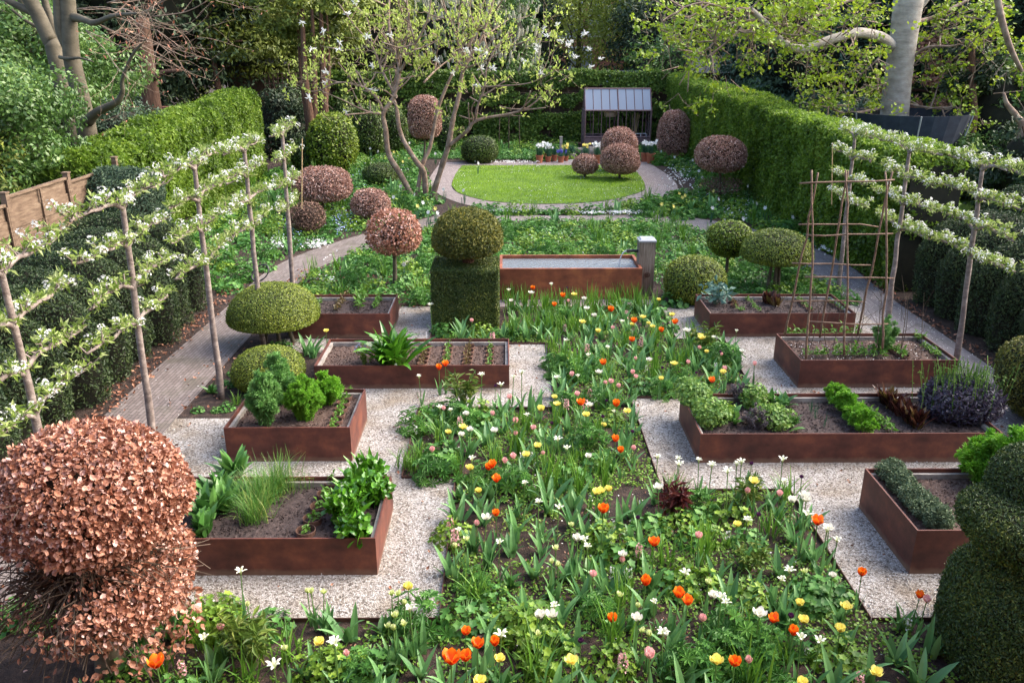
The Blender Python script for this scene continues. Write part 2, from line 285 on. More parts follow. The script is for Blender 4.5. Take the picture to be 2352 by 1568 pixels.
M['bark_grey'] = noisemat('smooth_grey_bark', [(.22, .19, .155), (.34, .3, .25), (.44, .4, .34)], 2.2, .8, .7, 9, (1, 1, 2.2), bd=.03)
M['bark_olive'] = noisemat('olive_beech_bark', [(0.0504, 0.0418, 0.0259), (0.0936, 0.0778, 0.0504), (0.13, 0.109, 0.0756)], 2.5, .8, .5, 12, (1, 1, 1.5), bd=.02)
M['bark_mag'] = noisemat('magnolia_bark', [(0.12, 0.078, 0.054), (0.228, 0.156, 0.114), (0.336, 0.264, 0.204)], 5, .85, .6, 18, bd=.02)
M['bark_pear'] = noisemat('pear_bark', [(.1, .075, .065), (.19, .15, .13), (.3, .25, .22)], 9, .85, .7, 30, (1, 1, 1.5), bd=.012)
M['bark_red'] = noisemat('red_brown_bark', [(.055, .028, .017), (.11, .055, .033), (.16, .09, .055)], 4, .9, 1., 10, (5, 5, .6), bd=.04)
M['twig'] = noisemat('twig', [(.05, .033, .022), (.10, .07, .048)], 8, .9)
M['hazel'] = noisemat('hazel_stick', [(.09, .05, .032), (.17, .10, .065), (.24, .16, .11)], 14, .75, .4, 40, bd=.006)
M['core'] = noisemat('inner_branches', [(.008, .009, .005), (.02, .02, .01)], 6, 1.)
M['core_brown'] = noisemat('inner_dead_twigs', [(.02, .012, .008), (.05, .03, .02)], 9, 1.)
M['beech'] = leafmat('copper_beech_leaves', [(0.13, 0.0485, 0.028), (0.33, 0.136, 0.0784), (0.5, 0.252, 0.168), (0.66, 0.446, 0.392)], .18, .55, [0, .35, .75, 1])
M['beech_far'] = leafmat('old_beech_leaves', [(0.134, 0.0616, 0.0448), (0.314, 0.157, 0.112), (0.493, 0.291, 0.224), (0.694, 0.515, 0.448)], .15, .6, [0, .35, .75, 1])
M['beech_dull'] = leafmat('dull_beech_leaves', [(.08, .045, .03), (.17, .095, .065), (.26, .16, .12)], .1, .7)
M['box'] = leafmat('box_leaves', [(0.0633, 0.103, 0.0115), (0.149, 0.201, 0.0207), (0.287, 0.333, 0.0345)], .2, .45, big=.9)
M['box_bright'] = leafmat('bright_box_leaves', [(.07, .12, .01), (.13, .2, .015), (.24, .3, .025)], .2, .45, big=.9)
M['box_dark'] = leafmat('dark_box_leaves', [(0.03, 0.06, 0.012), (0.0675, 0.112, 0.018), (0.12, 0.18, 0.03)], .2, .45, big=.9)
M['yew'] = leafmat('yew_needles', [(0.0192, 0.0408, 0.013), (0.0408, 0.072, 0.0216), (0.084, 0.12, 0.0346)], .1, .5, [0, .6, 1], big=.8)
M['yew_gold'] = leafmat('golden_yew_needles', [(0.0435, 0.0609, 0.0101), (0.123, 0.138, 0.0203), (0.275, 0.246, 0.0435)], .12, .5, big=.9)
M['yew_warm'] = leafmat('yew_needles_new', [(0.027, 0.054, 0.013), (0.0648, 0.103, 0.0173), (0.194, 0.216, 0.0378)], .1, .5, [0, .65, 1], big=.9)
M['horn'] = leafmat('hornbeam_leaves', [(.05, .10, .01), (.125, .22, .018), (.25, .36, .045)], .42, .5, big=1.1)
M['horn_dark'] = leafmat('hornbeam_leaves_shaded', [(.045, .09, .012), (.09, .165, .02), (.17, .26, .035)], .3, .5, big=.5)  # darker copy of the hornbeam leaves; shade is put into its colours
M['laurel'] = leafmat('glossy_evergreen_leaves', [(0.036, 0.084, 0.018), (0.084, 0.168, 0.036), (0.168, 0.264, 0.06)], .25, .35, big=.5)
M['conifer'] = leafmat('dark_conifer', [(0.0128, 0.0288, 0.0128), (0.032, 0.0576, 0.0224), (0.072, 0.112, 0.0352)], .1, .6, [0, .6, 1], big=.35)
M['conifer_y'] = leafmat('yellow_green_conifer', [(.05, .075, .01), (.13, .165, .02), (.25, .28, .035)], .15, .6, big=.35)
M['conifer_b'] = leafmat('blue_green_conifer', [(0.0203, 0.0473, 0.027), (0.0473, 0.0878, 0.0473), (0.101, 0.149, 0.081)], .1, .6, big=.35)
M['spring'] = leafmat('spring_leaves', [(.16, .22, .03), (.3, .36, .06), (.45, .5, .12)], .4, .5)
M['sycamore'] = leafmat('sycamore_leaves', [(.10, .19, .012), (.23, .33, .02), (.38, .46, .035)], .4, .45)
M['magleaf'] = leafmat('magnolia_buds', [(.3, .4, .06), (.45, .55, .1), (.6, .66, .2)], .4, .5)
M['pearleaf'] = leafmat('pear_leaves', [(.12, .2, .03), (.24, .33, .06), (.42, .48, .2)], .35, .45)
M['blossom'] = leafmat('white_blossom', [(.7, .7, .66), (.82, .82, .8)], .25, .6)
M['bracts'] = leafmat('cream_flower_spikes', [(.4, .38, .25), (.6, .57, .42)], .2, .7)
M['buds'] = leafmat('red_buds', [(.3, .1, .06), (.42, .2, .12)], .2, .6)
M['tulipleaf'] = leafmat('tulip_leaves', [(0.048, 0.144, 0.048), (0.102, 0.24, 0.072), (0.18, 0.36, 0.12)], .25, .4)
M['strapleaf'] = leafmat('strap_leaves', [(0.0473, 0.137, 0.0147), (0.105, 0.242, 0.0252), (0.189, 0.347, 0.042)], .28, .4)
M['daffleaf'] = leafmat('daffodil_leaves', [(.02, .08, .04), (.05, .15, .075)], .2, .45)
M['mound'] = leafmat('columbine_leaves', [(.06, .14, .012), (.14, .26, .02), (.25, .38, .035)], .3, .5)
M['mound_d'] = leafmat('geranium_leaves', [(0.0375, 0.125, 0.0225), (0.075, 0.213, 0.0375), (0.138, 0.312, 0.0562)], .3, .5)
M['lupin'] = leafmat('lupin_leaves', [(.035, .12, .02), (.07, .2, .03), (.12, .28, .045)], .3, .5)
M['peony'] = leafmat('peony_leaves', [(.05, .10, .015), (.11, .18, .025), (.2, .24, .05)], .3, .45)
M['redleaf'] = leafmat('dark_red_leaves', [(.06, .012, .012), (.13, .03, .025)], .2, .45)
M['weed'] = leafmat('ground_cover', [(0.066, 0.154, 0.0165), (0.143, 0.275, 0.0275), (0.242, 0.396, 0.055)], .3, .55)
M['weed_y'] = leafmat('yellow_ground_cover', [(.11, .16, .02), (.2, .27, .04), (.32, .36, .09)], .3, .55)
M['fern'] = leafmat('feathery_leaves', [(0.069, 0.218, 0.0138), (0.161, 0.38, 0.023), (0.276, 0.517, 0.0575)], .35, .55)
M['fern_b'] = leafmat('fennel_leaves', [(.07, .2, .045), (.15, .33, .08), (.26, .45, .14)], .35, .55)
M['chard'] = leafmat('chard_leaves', [(.03, .11, .008), (.065, .2, .012), (.12, .3, .025)], .2, .25, spec=.6)
M['foxg'] = leafmat('broad_leaves', [(.035, .11, .02), (.07, .19, .035), (.13, .28, .06)], .2, .4, spec=.5)
M['kale'] = leafmat('blue_kale', [(.07, .15, .12), (.14, .25, .19)], .15, .5)
M['lettuce'] = leafmat('red_lettuce', [(.035, .01, .01), (.09, .03, .02), (.16, .12, .03)], .2, .3, [0, .6, 1])
M['mizuna'] = leafmat('purple_leaves', [(.03, .02, .045), (.07, .055, .09), (.11, .11, .12)], .15, .5)
M['thyme'] = leafmat('thyme_leaves', [(.05, .085, .04), (.10, .15, .075), (.16, .21, .11)], .2, .6)
M['parsley'] = leafmat('celery_leaves', [(.06, .15, .025), (.14, .27, .05), (.25, .38, .08)], .3, .45)
M['chive'] = leafmat('chive_leaves', [(.05, .15, .02), (.12, .26, .04), (.3, .34, .08)], .25, .4, [0, .8, 1])
M['seedling'] = leafmat('seedling_leaves', [(.08, .19, .02), (.16, .32, .04)], .3, .45)
M['seedling_r'] = leafmat('red_seedling_leaves', [(.09, .05, .015), (.16, .13, .03)], .2, .45)
M['lavender'] = leafmat('grey_leaves', [(.10, .085, .085), (.2, .17, .18)], .1, .7)
M['collar'] = noisemat('rusty_collar', [(.09, .045, .032), (.16, .085, .06)], 20, .8)
M['stemg'] = leafmat('green_stem', [(.06, .14, .03), (.12, .22, .05)], .1, .5)
M['grass'] = leafmat('lawn_grass', [(.10, .2, .005), (.21, .36, .008), (.32, .5, .015)], .35, .6)
M['litter'] = leafmat('fallen_leaves', [(.14, .055, .03), (.28, .12, .07), (.4, .22, .14)], 0, .8)
M['petal'] = leafmat('fallen_petals', [(.6, .58, .55), (.75, .73, .7)], 0, .8)
M['black'] = noisemat('black_hose', [(.012, .012, .013), (.03, .03, .03)], 8, .4)
M['navy'] = noisemat('navy_net', [(.015, .02, .035), (.03, .04, .06)], 4, .8)
M['white'] = noisemat('white_paint', [(.65, .65, .64), (.78, .78, .77)], 3, .6)
M['basket'] = noisemat('wicker', [(.3, .19, .1), (.46, .33, .2)], 30, .8, .5, 60)
M['cane'] = noisemat('bamboo', [(.3, .2, .1), (.45, .33, .18)], 9, .6)
M['rooftile'] = noisemat('slate_roof', [(.035, .04, .045), (.075, .08, .085)], 4, .8, .4, 20)
M['shedwood'] = noisemat('brown_shed', [(.06, .035, .025), (.11, .065, .045)], 3, .9, .3, 10, (8, 1, 1))
M['brickwall'] = noisemat('red_brick', [(.16, .06, .045), (.3, .13, .09), (.38, .2, .15)], 9, .9, .5, 30)
M['roofgrey'] = noisemat('pale_roof', [(.22, .21, .2), (.34, .33, .32)], 6, .8)
M['stone'] = noisemat('rockery_stone', [(.09, .08, .07), (.2, .18, .16)], 5, .9, .8, 12)
def flowermat(name, base, tip, mid=None, trans=.25):
    m, n, b = newmat(name); a = n.nodes.new('ShaderNodeAttribute'); a.attribute_name = 'v'; r = ramp(n, [base, mid or tip, tip]); n.links.new(a.outputs['Fac'], r.inputs[0]); n.links.new(r.outputs[0], b.inputs['Base Color'])
    b.inputs['Roughness'].default_value = .45; t = n.nodes.new('ShaderNodeBsdfTranslucent'); n.links.new(r.outputs[0], t.inputs[0]); x = n.nodes.new('ShaderNodeMixShader'); x.inputs[0].default_value = trans
    n.links.new(b.outputs[0], x.inputs[1]); n.links.new(t.outputs[0], x.inputs[2]); n.links.new(x.outputs[0], n.nodes['Material Output'].inputs[0]); return m
M['f_o'] = flowermat('orange_petals', (.75, .06, .01), (.85, .28, .01), (.8, .12, .01))
M['f_w'] = flowermat('white_petals', (.6, .62, .38), (.76, .74, .66))
M['f_l'] = flowermat('ivory_petals', (.4, .5, .18), (.76, .76, .66), (.7, .71, .52))
M['f_y'] = flowermat('yellow_petals', (.8, .6, .06), (.84, .75, .2))
M['f_c'] = flowermat('greenish_petals', (.4, .52, .1), (.78, .8, .5), (.6, .68, .25))
M['f_p'] = flowermat('pink_petals', (.8, .58, .48), (.8, .45, .44))
M['f_u'] = flowermat('dark_purple_petals', (.035, .008, .04), (.07, .012, .07))
M['f_h'] = flowermat('salmon_petals', (.75, .3, .33), (.82, .5, .5))
M['f_b'] = flowermat('blue_petals', (.06, .06, .4), (.15, .14, .6))
m, n, b = newmat('glass'); b.inputs['Base Color'].default_value = (.75, .82, .9, 1); b.inputs['Roughness'].default_value = .05; b.inputs['Transmission Weight'].default_value = 1; b.inputs['IOR'].default_value = 1.02; b.inputs['Specular IOR Level'].default_value = .8; M['glass'] = m
m, n, b = newmat('dirty_roof_glass'); b.inputs['Base Color'].default_value = (.36, .41, .5, 1); b.inputs['Roughness'].default_value = .3; b.inputs['Transmission Weight'].default_value = .35; b.inputs['IOR'].default_value = 1.45; M['roofglass'] = m
m, n, b = newmat('rippled_water'); b.inputs['Base Color'].default_value = (.13, .145, .155, 1); b.inputs['Roughness'].default_value = .2; b.inputs['Specular IOR Level'].default_value = 1.  # grey base colour stands in for reflection of the bright sky
nz = n.nodes.new('ShaderNodeTexNoise'); nz.inputs['Scale'].default_value = 14; nz.inputs['Detail'].default_value = 4; tc = n.nodes.new('ShaderNodeTexCoord'); mp = n.nodes.new('ShaderNodeMapping'); mp.inputs['Scale'].default_value = (.7, 1.6, 1)
n.links.new(tc.outputs['Object'], mp.inputs[0]); n.links.new(mp.outputs[0], nz.inputs['Vector']); bm = n.nodes.new('ShaderNodeBump'); bm.inputs['Strength'].default_value = .9; bm.inputs['Distance'].default_value = .03; n.links.new(nz.outputs['Fac'], bm.inputs['Height']); n.links.new(bm.outputs[0], b.inputs['Normal']); M['water'] = m
m, n, b = newmat('falling_water'); b.inputs['Base Color'].default_value = (.75, .8, .85, 1); b.inputs['Roughness'].default_value = .15; b.inputs['Transmission Weight'].default_value = .6; b.inputs['IOR'].default_value = 1.33; M['jet'] = m
M['pebble'] = leafmat('pebble_stone', [(.12, .09, .075), (.25, .22, .19), (.38, .355, .33), (.5, .49, .475)], 0, .8)
# ================================================================ SETTING
gm = MB(); nx = 60
xs = np.concatenate([[-300, -120, -60], np.linspace(-30, 30, 61), [60, 120, 300]]); ys = np.concatenate([[-60, -20], np.linspace(-4, 60, 65), [90, 160, 400]])
gx, gy = np.meshgrid(xs, ys, indexing='ij'); V = np.stack([gx.ravel(), gy.ravel(), np.zeros(gx.size)], 1); a_, b_ = len(xs), len(ys)
i, j = np.meshgrid(np.arange(a_ - 1), np.arange(b_ - 1), indexing='ij'); q = i * b_ + j
gm.add(V, np.stack([q, q + b_, q + b_ + 1, q + 1], -1).reshape(-1, 4)); single(gm, 'ground', M['soil'], kind='structure')
GL = [(-4.83, 11.0), (-2.95, 11.0), (-3.0, 13.72), (-4.0, 13.72), (-4.1, 14.42), (-2.2, 14.42), (-2.2, 16.4), (-1.42, 16.4), (-1.42, 14.1), (.72, 14.1), (.72, 11.3), (-1.33, 11.3), (-1.33, 9.22), (-.65, 9.22), (-.65, 6.5), (-4.83, 6.5)]
GR = [(3.2, 16.4), (3.12, 14.3), (4.0, 14.26), (3.85, 11.68), (1.9, 11.68), (1.9, 8.88), (3.46, 8.88), (3.46, 6.47), (7.2, 6.47), (7.2, 16.4)]
single(MB().poly(GL, .012), 'gravel', M['gravel'], kind='structure'); single(MB().poly(GR, .012), 'gravel', M['gravel'], kind='structure')
def edging(P, closed, lab):
    mb = MB(); n = len(P)
    for k in range(n if closed else n - 1):
        a, b = np.array(P[k]), np.array(P[(k + 1) % n]); d = b - a; L = np.linalg.norm(d); mb.box((*(a + b) / 2, .022), (L - .012, .008, .05), math.atan2(d[1], d[0]))
    single(mb, 'steel_edging', M['rust_edge'], lab, 'edging')
edging(GL[5:], False, 'thin rusty steel strip between the left gravel and the tulip bed'); edging(GR[:9], False, 'thin rusty steel strip between the right gravel and the tulip bed')
def ribbon(name, L, Rt, m, z=.008, sub=12):
    n = len(L); t = np.linspace(0, n - 1, (n - 1) * sub + 1); A, B = crom(np.array(L, float), t), crom(np.array(Rt, float), t); k = 6
    mid = (A + B) / 2; s_ = np.concatenate([[0], np.cumsum(np.linalg.norm(np.diff(mid, axis=0), axis=1))]); V = []; UV = []
    for q in range(k + 1):
        f = q / k; P = A * (1 - f) + B * f; wd = np.linalg.norm(B - A, axis=1).mean(); V.append(np.stack([P[:, 0], P[:, 1], np.full(len(P), z)], 1)); UV.append(np.stack([s_, np.full(len(P), f * wd)], 1))
    V = np.stack(V, 1).reshape(-1, 3); UV = np.stack(UV, 1).reshape(-1, 2); i, j = np.meshgrid(np.arange(len(t) - 1), np.arange(k), indexing='ij'); b = i * (k + 1) + j
    mb = MB(); mb.add(V, np.stack([b, b + k + 1, b + k + 2, b + 1], -1).reshape(-1, 4), uv=UV + .001); return single(mb, name, m, kind='structure')
ribbon('brick_path', [(-5.95, 2.), (-5.95, 8), (-5.92, 12.5), (-5.8, 16.5), (-5.75, 19), (-5.3, 20.9), (-4.3, 22.9), (-3.1, 24.6), (-2.1, 26.0)], [(-4.84, 2.), (-4.84, 8), (-4.82, 12.5), (-4.76, 16.5), (-4.7, 18.8), (-4.3, 20.2), (-3.4, 22.), (-2.5, 23.6), (-1.7, 24.9)], M['brick_left'])
ribbon('brick_path', [(7.21, 2.), (7.21, 8), (7.21, 13), (7.2, 17.), (7.15, 19), (6.9, 21), (6.0, 23.2), (5.0, 24.4), (4.2, 25.2)], [(8.3, 2.), (8.28, 8), (8.2, 13), (8.25, 17), (8.4, 19.6), (8.1, 21.8), (7.0, 24.2), (5.6, 25.7), (4.6, 26.4)], M['brick_right'], .0085)
ribbon('brick_path', [(-2.3, 25.9), (-.5, 25.95), (1.5, 25.8), (3.5, 25.9), (5.2, 26.)], [(-2.1, 24.9), (-.5, 25.05), (1.5, 24.95), (3.5, 24.9), (5.0, 24.8)], M['brick_far'], .0125)
ribbon('brick_path', [(-.3, 16.35), (1.2, 16.38), (3.05, 16.35)], [(-.3, 16.85), (1.2, 16.88), (3.05, 16.84)], M['brick_far'], .0125)
LW = [(1061, 382), (1045, 404), (1037, 427), (1050, 443), (1079, 453.5), (1110, 461), (1149, 466), (1200, 469), (1255, 470), (1310, 469), (1360, 466), (1410, 459), (1448, 450), (1470, 443), (1481, 436), (1480, 422), (1472, 408), (1462, 396), (1448, 381)]
LW = [G(*p)[:2] for p in LW]; lc = np.mean(LW, axis=0)
inner = LW + [LW[0]]
outer = [G(*p)[:2] for p in [(1010, 376), (990, 404), (983, 426), (1008, 447), (1040, 462), (1075, 472), (1130, 482), (1190, 487), (1250, 489), (1320, 488), (1375, 482), (1440, 473), (1500, 460), (1543, 450), (1556, 436), (1552, 420), (1530, 400), (1505, 384), (1492, 373.5)]]
back = [G(1492, 372.5)[:2], G(1440, 372.)[:2], G(1250, 372.5)[:2], G(1100, 374)[:2], G(1010, 375)[:2]]
ribbon('brick_path', LW, outer, M['brick_far'], .0165, 4)
ribbon('brick_path', [G(1010, 384)[:2], G(1061, 382)[:2], G(1250, 381.5)[:2], G(1448, 381)[:2], G(1500, 381)[:2]], [G(1008, 374)[:2], G(1061, 373.5)[:2], G(1250, 373)[:2], G(1448, 373)[:2], G(1496, 373)[:2]], M['brick_far'], .0205, 4)
mb = MB(); fp = [G(*p)[:2] for p in [(1270, 373), (1275, 362), (1318, 360), (1375, 361), (1380, 373)]]; mb.poly(fp, .0245); single(mb, 'stone_paving', M['flag'], kind='structure')
single(MB().poly(LW, .03), 'lawn', M['lawn'], kind='structure')
def inpoly(P, poly):
    x, y = P[:, 0], P[:, 1]; o = np.zeros(len(P), bool); n = len(poly)
    for k in range(n):
        x1, y1 = poly[k]; x2, y2 = poly[(k + 1) % n]; c = ((y1 > y) != (y2 > y)) & (x < (x2 - x1) * (y - y1) / (y2 - y1 + 1e-12) + x1); o ^= c
    return o
def scatter(n, poly):
    q = np.array(poly); lo, hi = q.min(0), q.max(0); P = lo + rng.random((int(n), 2)) * (hi - lo); return P[inpoly(P, poly)]
def blades(mb, P, L, W, lean=.35, curl=.6, k=4, a=None, z0=0.0, az=None, prof=(.5, 1, .9, .1), cup=.12):
    n = len(P); az = rng.random(n) * 6.283 if az is None else az; ln = L * (.7 + .6 * rng.random(n)) if np.isscalar(L) else L
    le = lean * rng.random(n) * 1.6; cu = curl * (.3 + 1.2 * rng.random(n)); t = np.linspace(0, 1, k); ang = le[:, None] + cu[:, None] * t[None] ** 1.5
    st = (ln / (k - 1))[:, None]; h = np.concatenate([np.zeros((n, 1)), np.cumsum(np.sin(ang[:, :-1]) * st, 1)], 1); z = np.concatenate([np.zeros((n, 1)), np.cumsum(np.cos(ang[:, :-1]) * st, 1)], 1)
    Q = np.stack([P[:, 0:1] + h * np.cos(az)[:, None], P[:, 1:2] + h * np.sin(az)[:, None], z + (P[:, 2:3] if P.shape[1] > 2 else z0)], -1)
    sd = np.stack([-np.sin(az), np.cos(az), np.zeros(n)], 1); w_ = np.interp(t, np.linspace(0, 1, len(prof)), prof)[None] * (W * (.8 + .4 * rng.random((n, 1))))
    return mb.strips(Q, sd, w_, cup, rng.random(n) if a is None else a)
mb = MB(); P = scatter(30000, LW); nn = noise(np.c_[P, P[:, 0] * 0], 1.1, 5); hgt = .05 + .03 * np.clip(nn, 0, 1)
blades(mb, P, hgt * (.7 + .6 * rng.random(len(P))), .012, .5, .8, 3, a=np.clip(.5 + .35 * nn + .25 * rng.normal(size=len(P)), 0, 1), z0=.03)
single(mb, 'lawn_grass', M['grass'], kind='stuff', label='short bright green grass of the far lawn')
mb = MB(); P = scatter(1300, LW); P = P[noise(np.c_[P, P[:, 0] * 0], .8, 9) > -.1]; mb.leaves(np.c_[P, np.full(len(P), .085)], np.tile([0, 0, 1.], (len(P), 1)), .035, .035, .5, T=PENT)
single(mb, 'daisies', M['blossom'], kind='stuff', label='tiny white daisies dotted over the far lawn')

# ================================================================ PLANTERS
def planter(x0, x1, y0, y1, h, soil, label):
    t = thing('steel_planter', label, 'planter', ((x0 + x1) / 2, (y0 + y1) / 2, 0), 'rusty steel raised planters')
    th_ = .018; mb = MB(); P = [(x0, y0), (x1, y0), (x1, y1), (x0, y1)]; Q = [(x0 + th_, y0 + th_), (x1 - th_, y0 + th_), (x1 - th_, y1 - th_), (x0 + th_, y1 - th_)]
    V = [(*p, -.02) for p in P] + [(*p, h) for p in P] + [(*p, h) for p in Q] + [(*p, .0) for p in Q]; F = []
    for k in range(4):
        j = (k + 1) % 4; F += [(k, j, 4 + j, 4 + k), (4 + k, 4 + j, 8 + j, 8 + k), (8 + k, 8 + j, 12 + j, 12 + k)]
    mb.add(V, np.array(F)); part(mb, 'steel_wall', M['corten'], t)
    mb = MB(); g = th_ + .003; wd = .042; z = h - .05
    for c, d in ((((x0 + x1) / 2, y0 + g + wd / 2, z - .09), (x1 - x0 - 2 * g, wd, .18)), (((x0 + x1) / 2, y1 - g - wd / 2, z - .09), (x1 - x0 - 2 * g, wd, .18)),
                 ((x0 + g + wd / 2, (y0 + y1) / 2, z - .089), (wd, y1 - y0 - 2 * g - 2 * wd - .004, .18)), ((x1 - g - wd / 2, (y0 + y1) / 2, z - .089), (wd, y1 - y0 - 2 * g - 2 * wd - .004, .18))): mb.box(c, d)
    part(mb, 'timber_lining', M['oldwood'], t)
    nx_, ny_ = max(8, int((x1 - x0) / .03)), max(8, int((y1 - y0) / .03)); gx, gy = np.meshgrid(np.linspace(x0 + .03, x1 - .03, nx_), np.linspace(y0 + .03, y1 - .03, ny_), indexing='ij')
    V = np.stack([gx.ravel(), gy.ravel(), np.zeros(gx.size)], 1); V[:, 2] = h - .12 + .012 * noise(V, 7, 3) + .012 * noise(V, 17, 4) + np.abs(.011 * rng.normal(size=len(V))); i, j = np.meshgrid(np.arange(nx_ - 1), np.arange(ny_ - 1), indexing='ij'); q = i * ny_ + j
    mb = MB(); mb.add(V, np.stack([q, q + ny_, q + ny_ + 1, q + 1], -1).reshape(-1, 4)); part(mb, 'soil', M[soil], t, True); nc = int(900 * (x1 - x0)); P = np.c_[x0 + .07 + (x1 - x0 - .14) * rng.random(nc), y0 + .07 + (y1 - y0 - .14) * rng.random(nc), np.full(nc, h - .11)]; mb = MB(); mb.leaves(P, np.tile([0, 0, 1.], (nc, 1)), .02, .02, .6, T=(np.array([(0, 0, -.2), (.5, .5, -.1), (1, 0, -.2), (.5, -.5, -.1), (.5, 0, .6)]), np.array([(0, 1, 4), (1, 2, 4), (2, 3, 4), (3, 0, 4)])), lv=.6); part(mb, 'soil_crumbs', M[soil], t)['kind'] = 'stuff'; return t
HB = .47; SZ = HB - .12
planter(-4.02, -1.34, 7.22, 8.5, .45, 'soil_fine', 'rusty steel planter with chard, chives and broad dark leaves beside the copper beech')
planter(-3.66, -2.03, 9.68, 10.94, .5, 'soil_sand', 'rusty steel planter with feathery fennel and dill in front of the box mound')
planter(-3.03, .04, 12.09, 13.34, .4, 'soil_sand', 'long rusty steel planter with a lone horseradish and four rows of paper collars')
planter(-3.95, -2.15, 14.47, 15.7, .48, 'soil_fine', 'rusty steel planter half hidden behind the large box dome')
planter(3.75, 6.45, 14.47, 15.72, .47, 'soil_fine', 'rusty steel planter with blue kale and a dark lettuce beside the box mound')
planter(4.62, 7.1, 12.07, 13.34, .48, 'soil_sand', 'rusty steel planter carrying the hazel stick frame')
planter(2.5, 6.42, 9.6, 10.9, .43, 'soil_fine', 'longest rusty steel planter with celery, carrots and red lettuce')
planter(4.16, 6.9, 7.2, 8.5, .53, 'soil_sand', 'rusty steel planter with thyme next to the tall yew topiary')
# ---------------------------------------------------------------- water trough
x0, x1, y0, y1, h = -.15, 2.86, 16.85, 18.05, .69; t = thing('water_trough', 'rusty steel water trough full of rippling water between yew block and oak post', 'trough', (1.35, 17.45, 0))
mb = MB(); P = [(x0, y0), (x1, y0), (x1, y1), (x0, y1)]; e = .06; Q = [(x0 + e, y0 + e), (x1 - e, y0 + e), (x1 - e, y1 - e), (x0 + e, y1 - e)]
V = [(*p, -.02) for p in P] + [(*p, h) for p in P] + [(*p, h) for p in Q] + [(*p, .3) for p in Q]; F = []
for k in range(4):
    j = (k + 1) % 4; F += [(k, j, 4 + j, 4 + k), (4 + k, 4 + j, 8 + j, 8 + k), (8 + k, 8 + j, 12 + j, 12 + k)]
mb.add(V, np.array(F)); mb.poly(Q, .3); M['corten2'] = M['corten'].copy(); M['corten2'].name = 'bright_corten'
for nd in M['corten2'].node_tree.nodes:
    if nd.type == 'VALTORGB' and abs(nd.color_ramp.elements[0].color[0] - .055) < .01:
        for e_, c in zip(nd.color_ramp.elements, ((.11, .035, .02), (.22, .07, .035), (.36, .13, .05))): e_.color = (*c, 1)
part(mb, 'basin', M['corten2'], t)
mb = MB(); gx, gy = np.meshgrid(np.linspace(x0 + e, x1 - e, 60), np.linspace(y0 + e, y1 - e, 30), indexing='ij'); V = np.stack([gx.ravel(), gy.ravel(), np.full(gx.size, h - .07)], 1)
dd = np.hypot(V[:, 0] - 2.45, V[:, 1] - 17.45); V[:, 2] += .006 * np.sin(dd * 30) * np.exp(-dd * 1.2); i, j = np.meshgrid(np.arange(59), np.arange(29), indexing='ij'); q = i * 30 + j
mb.add(V, np.stack([q, q + 30, q + 31, q + 1], -1).reshape(-1, 4)); part(mb, 'water', M['water'], t, True)
px, py = 3.0, 17.35; t = thing('fountain_post', 'square weathered oak post with metal cap and water spout', 'post', (px, py, 0)); mb = MB(); mb.box((px, py, .58), (.34, .34, 1.18)); part(mb, 'post', M['postwood'], t)
mb = MB(); mb.box((px, py, 1.19), (.37, .37, .035)); mb.box((px, py, 1.2235), (.34, .34, .03), taper=.8); part(mb, 'cap', M['capmetal'], t)
mb = MB(); mb.tube([(px - .17, py, .95), (px - .42, py, .95)], .032, 12); part(mb, 'spout', M['darkmetal'], t)
mb = MB(); an = np.linspace(0, 6.283, 17); mb.tube([(px + .02 + .05 * math.cos(q), py - .2, .47 + .05 * math.sin(q)) for q in an], .009, 6)
for q in range(4): mb.tube([(px + .02 + .05 * math.cos(q * .785), py - .2, .47 + .05 * math.sin(q * .785)), (px + .02 - .05 * math.cos(q * .785), py - .2, .47 - .05 * math.sin(q * .785))], .005, 5)
mb.tube([(px + .02, py - .17, .47), (px + .02, py - .21, .47)], .014, 8); part(mb, 'valve_wheel', M['rust_edge'], t)
mb = MB(); mb.tube([(px - .42, py, .95), (px - .47, py, .93), (px - .52, py, .86), (px - .555, py, .74), (px - .57, py, .6)], [.02, .017, .014, .014, .02], 8, sub=3); part(mb, 'water_jet', M['jet'], t, True)
# ---------------------------------------------------------------- greenhouse
x0, x1, y0, y1, he, hr = 3.75, 7.35, 42.6, 44.0, 1.9, 2.95; he = at(1400, 254, 42.6)[2]; ym = (y0 + y1) / 2; hr = at(1400, 204, ym)[2]; x0 = at(1343, 300, 42.6)[0]; x1 = at(1494, 300, 42.6)[0]
t = thing('greenhouse', 'small dark framed greenhouse with pitched glass roof against the back hedge', 'greenhouse', ((x0 + x1) / 2, ym, 0)); M['ghframe'] = noisemat('maroon_frame', [(.11, .065, .07), (.17, .11, .115)], 9, .6)
fr = MB(); bb = .045
def bar(a, b, w_=bb): fr.tube([a, b], w_ * .7, 4, cap=True)
for X in (x0, x1):
    for Y in (y0, y1): bar((X, Y, 0), (X, Y, he), .07)
    bar((X, y0, he), (X, ym, hr)); bar((X, ym, hr), (X, y1, he)); bar((X, y0, .62), (X, y1, .62)); bar((X, y0, he), (X, y1, he)); bar((X, ym, .62), (X, ym, hr))
for Y in (y0, y1): bar((x0, Y, he), (x1, Y, he), .06); bar((x0, Y, .62), (x1, Y, .62)); bar((x0, Y, .05), (x1, Y, .05))
bar((x0, ym, hr), (x1, ym, hr), .06)
for k in range(1, 8):
    X = x0 + (x1 - x0) * k / 8; wv = .055 if k == 4 else .03
    for Y in (y0, y1): bar((X, Y, .62), (X, Y, he), wv); bar((X, Y, he), (X, ym, hr), wv)
part(fr, 'frame', M['ghframe'], t)
for Y in (y0, y1): part(MB().box(((x0 + x1) / 2, Y, .33), (x1 - x0 - .08, .02, .5)), 'base_panel', M['ghframe'], t)
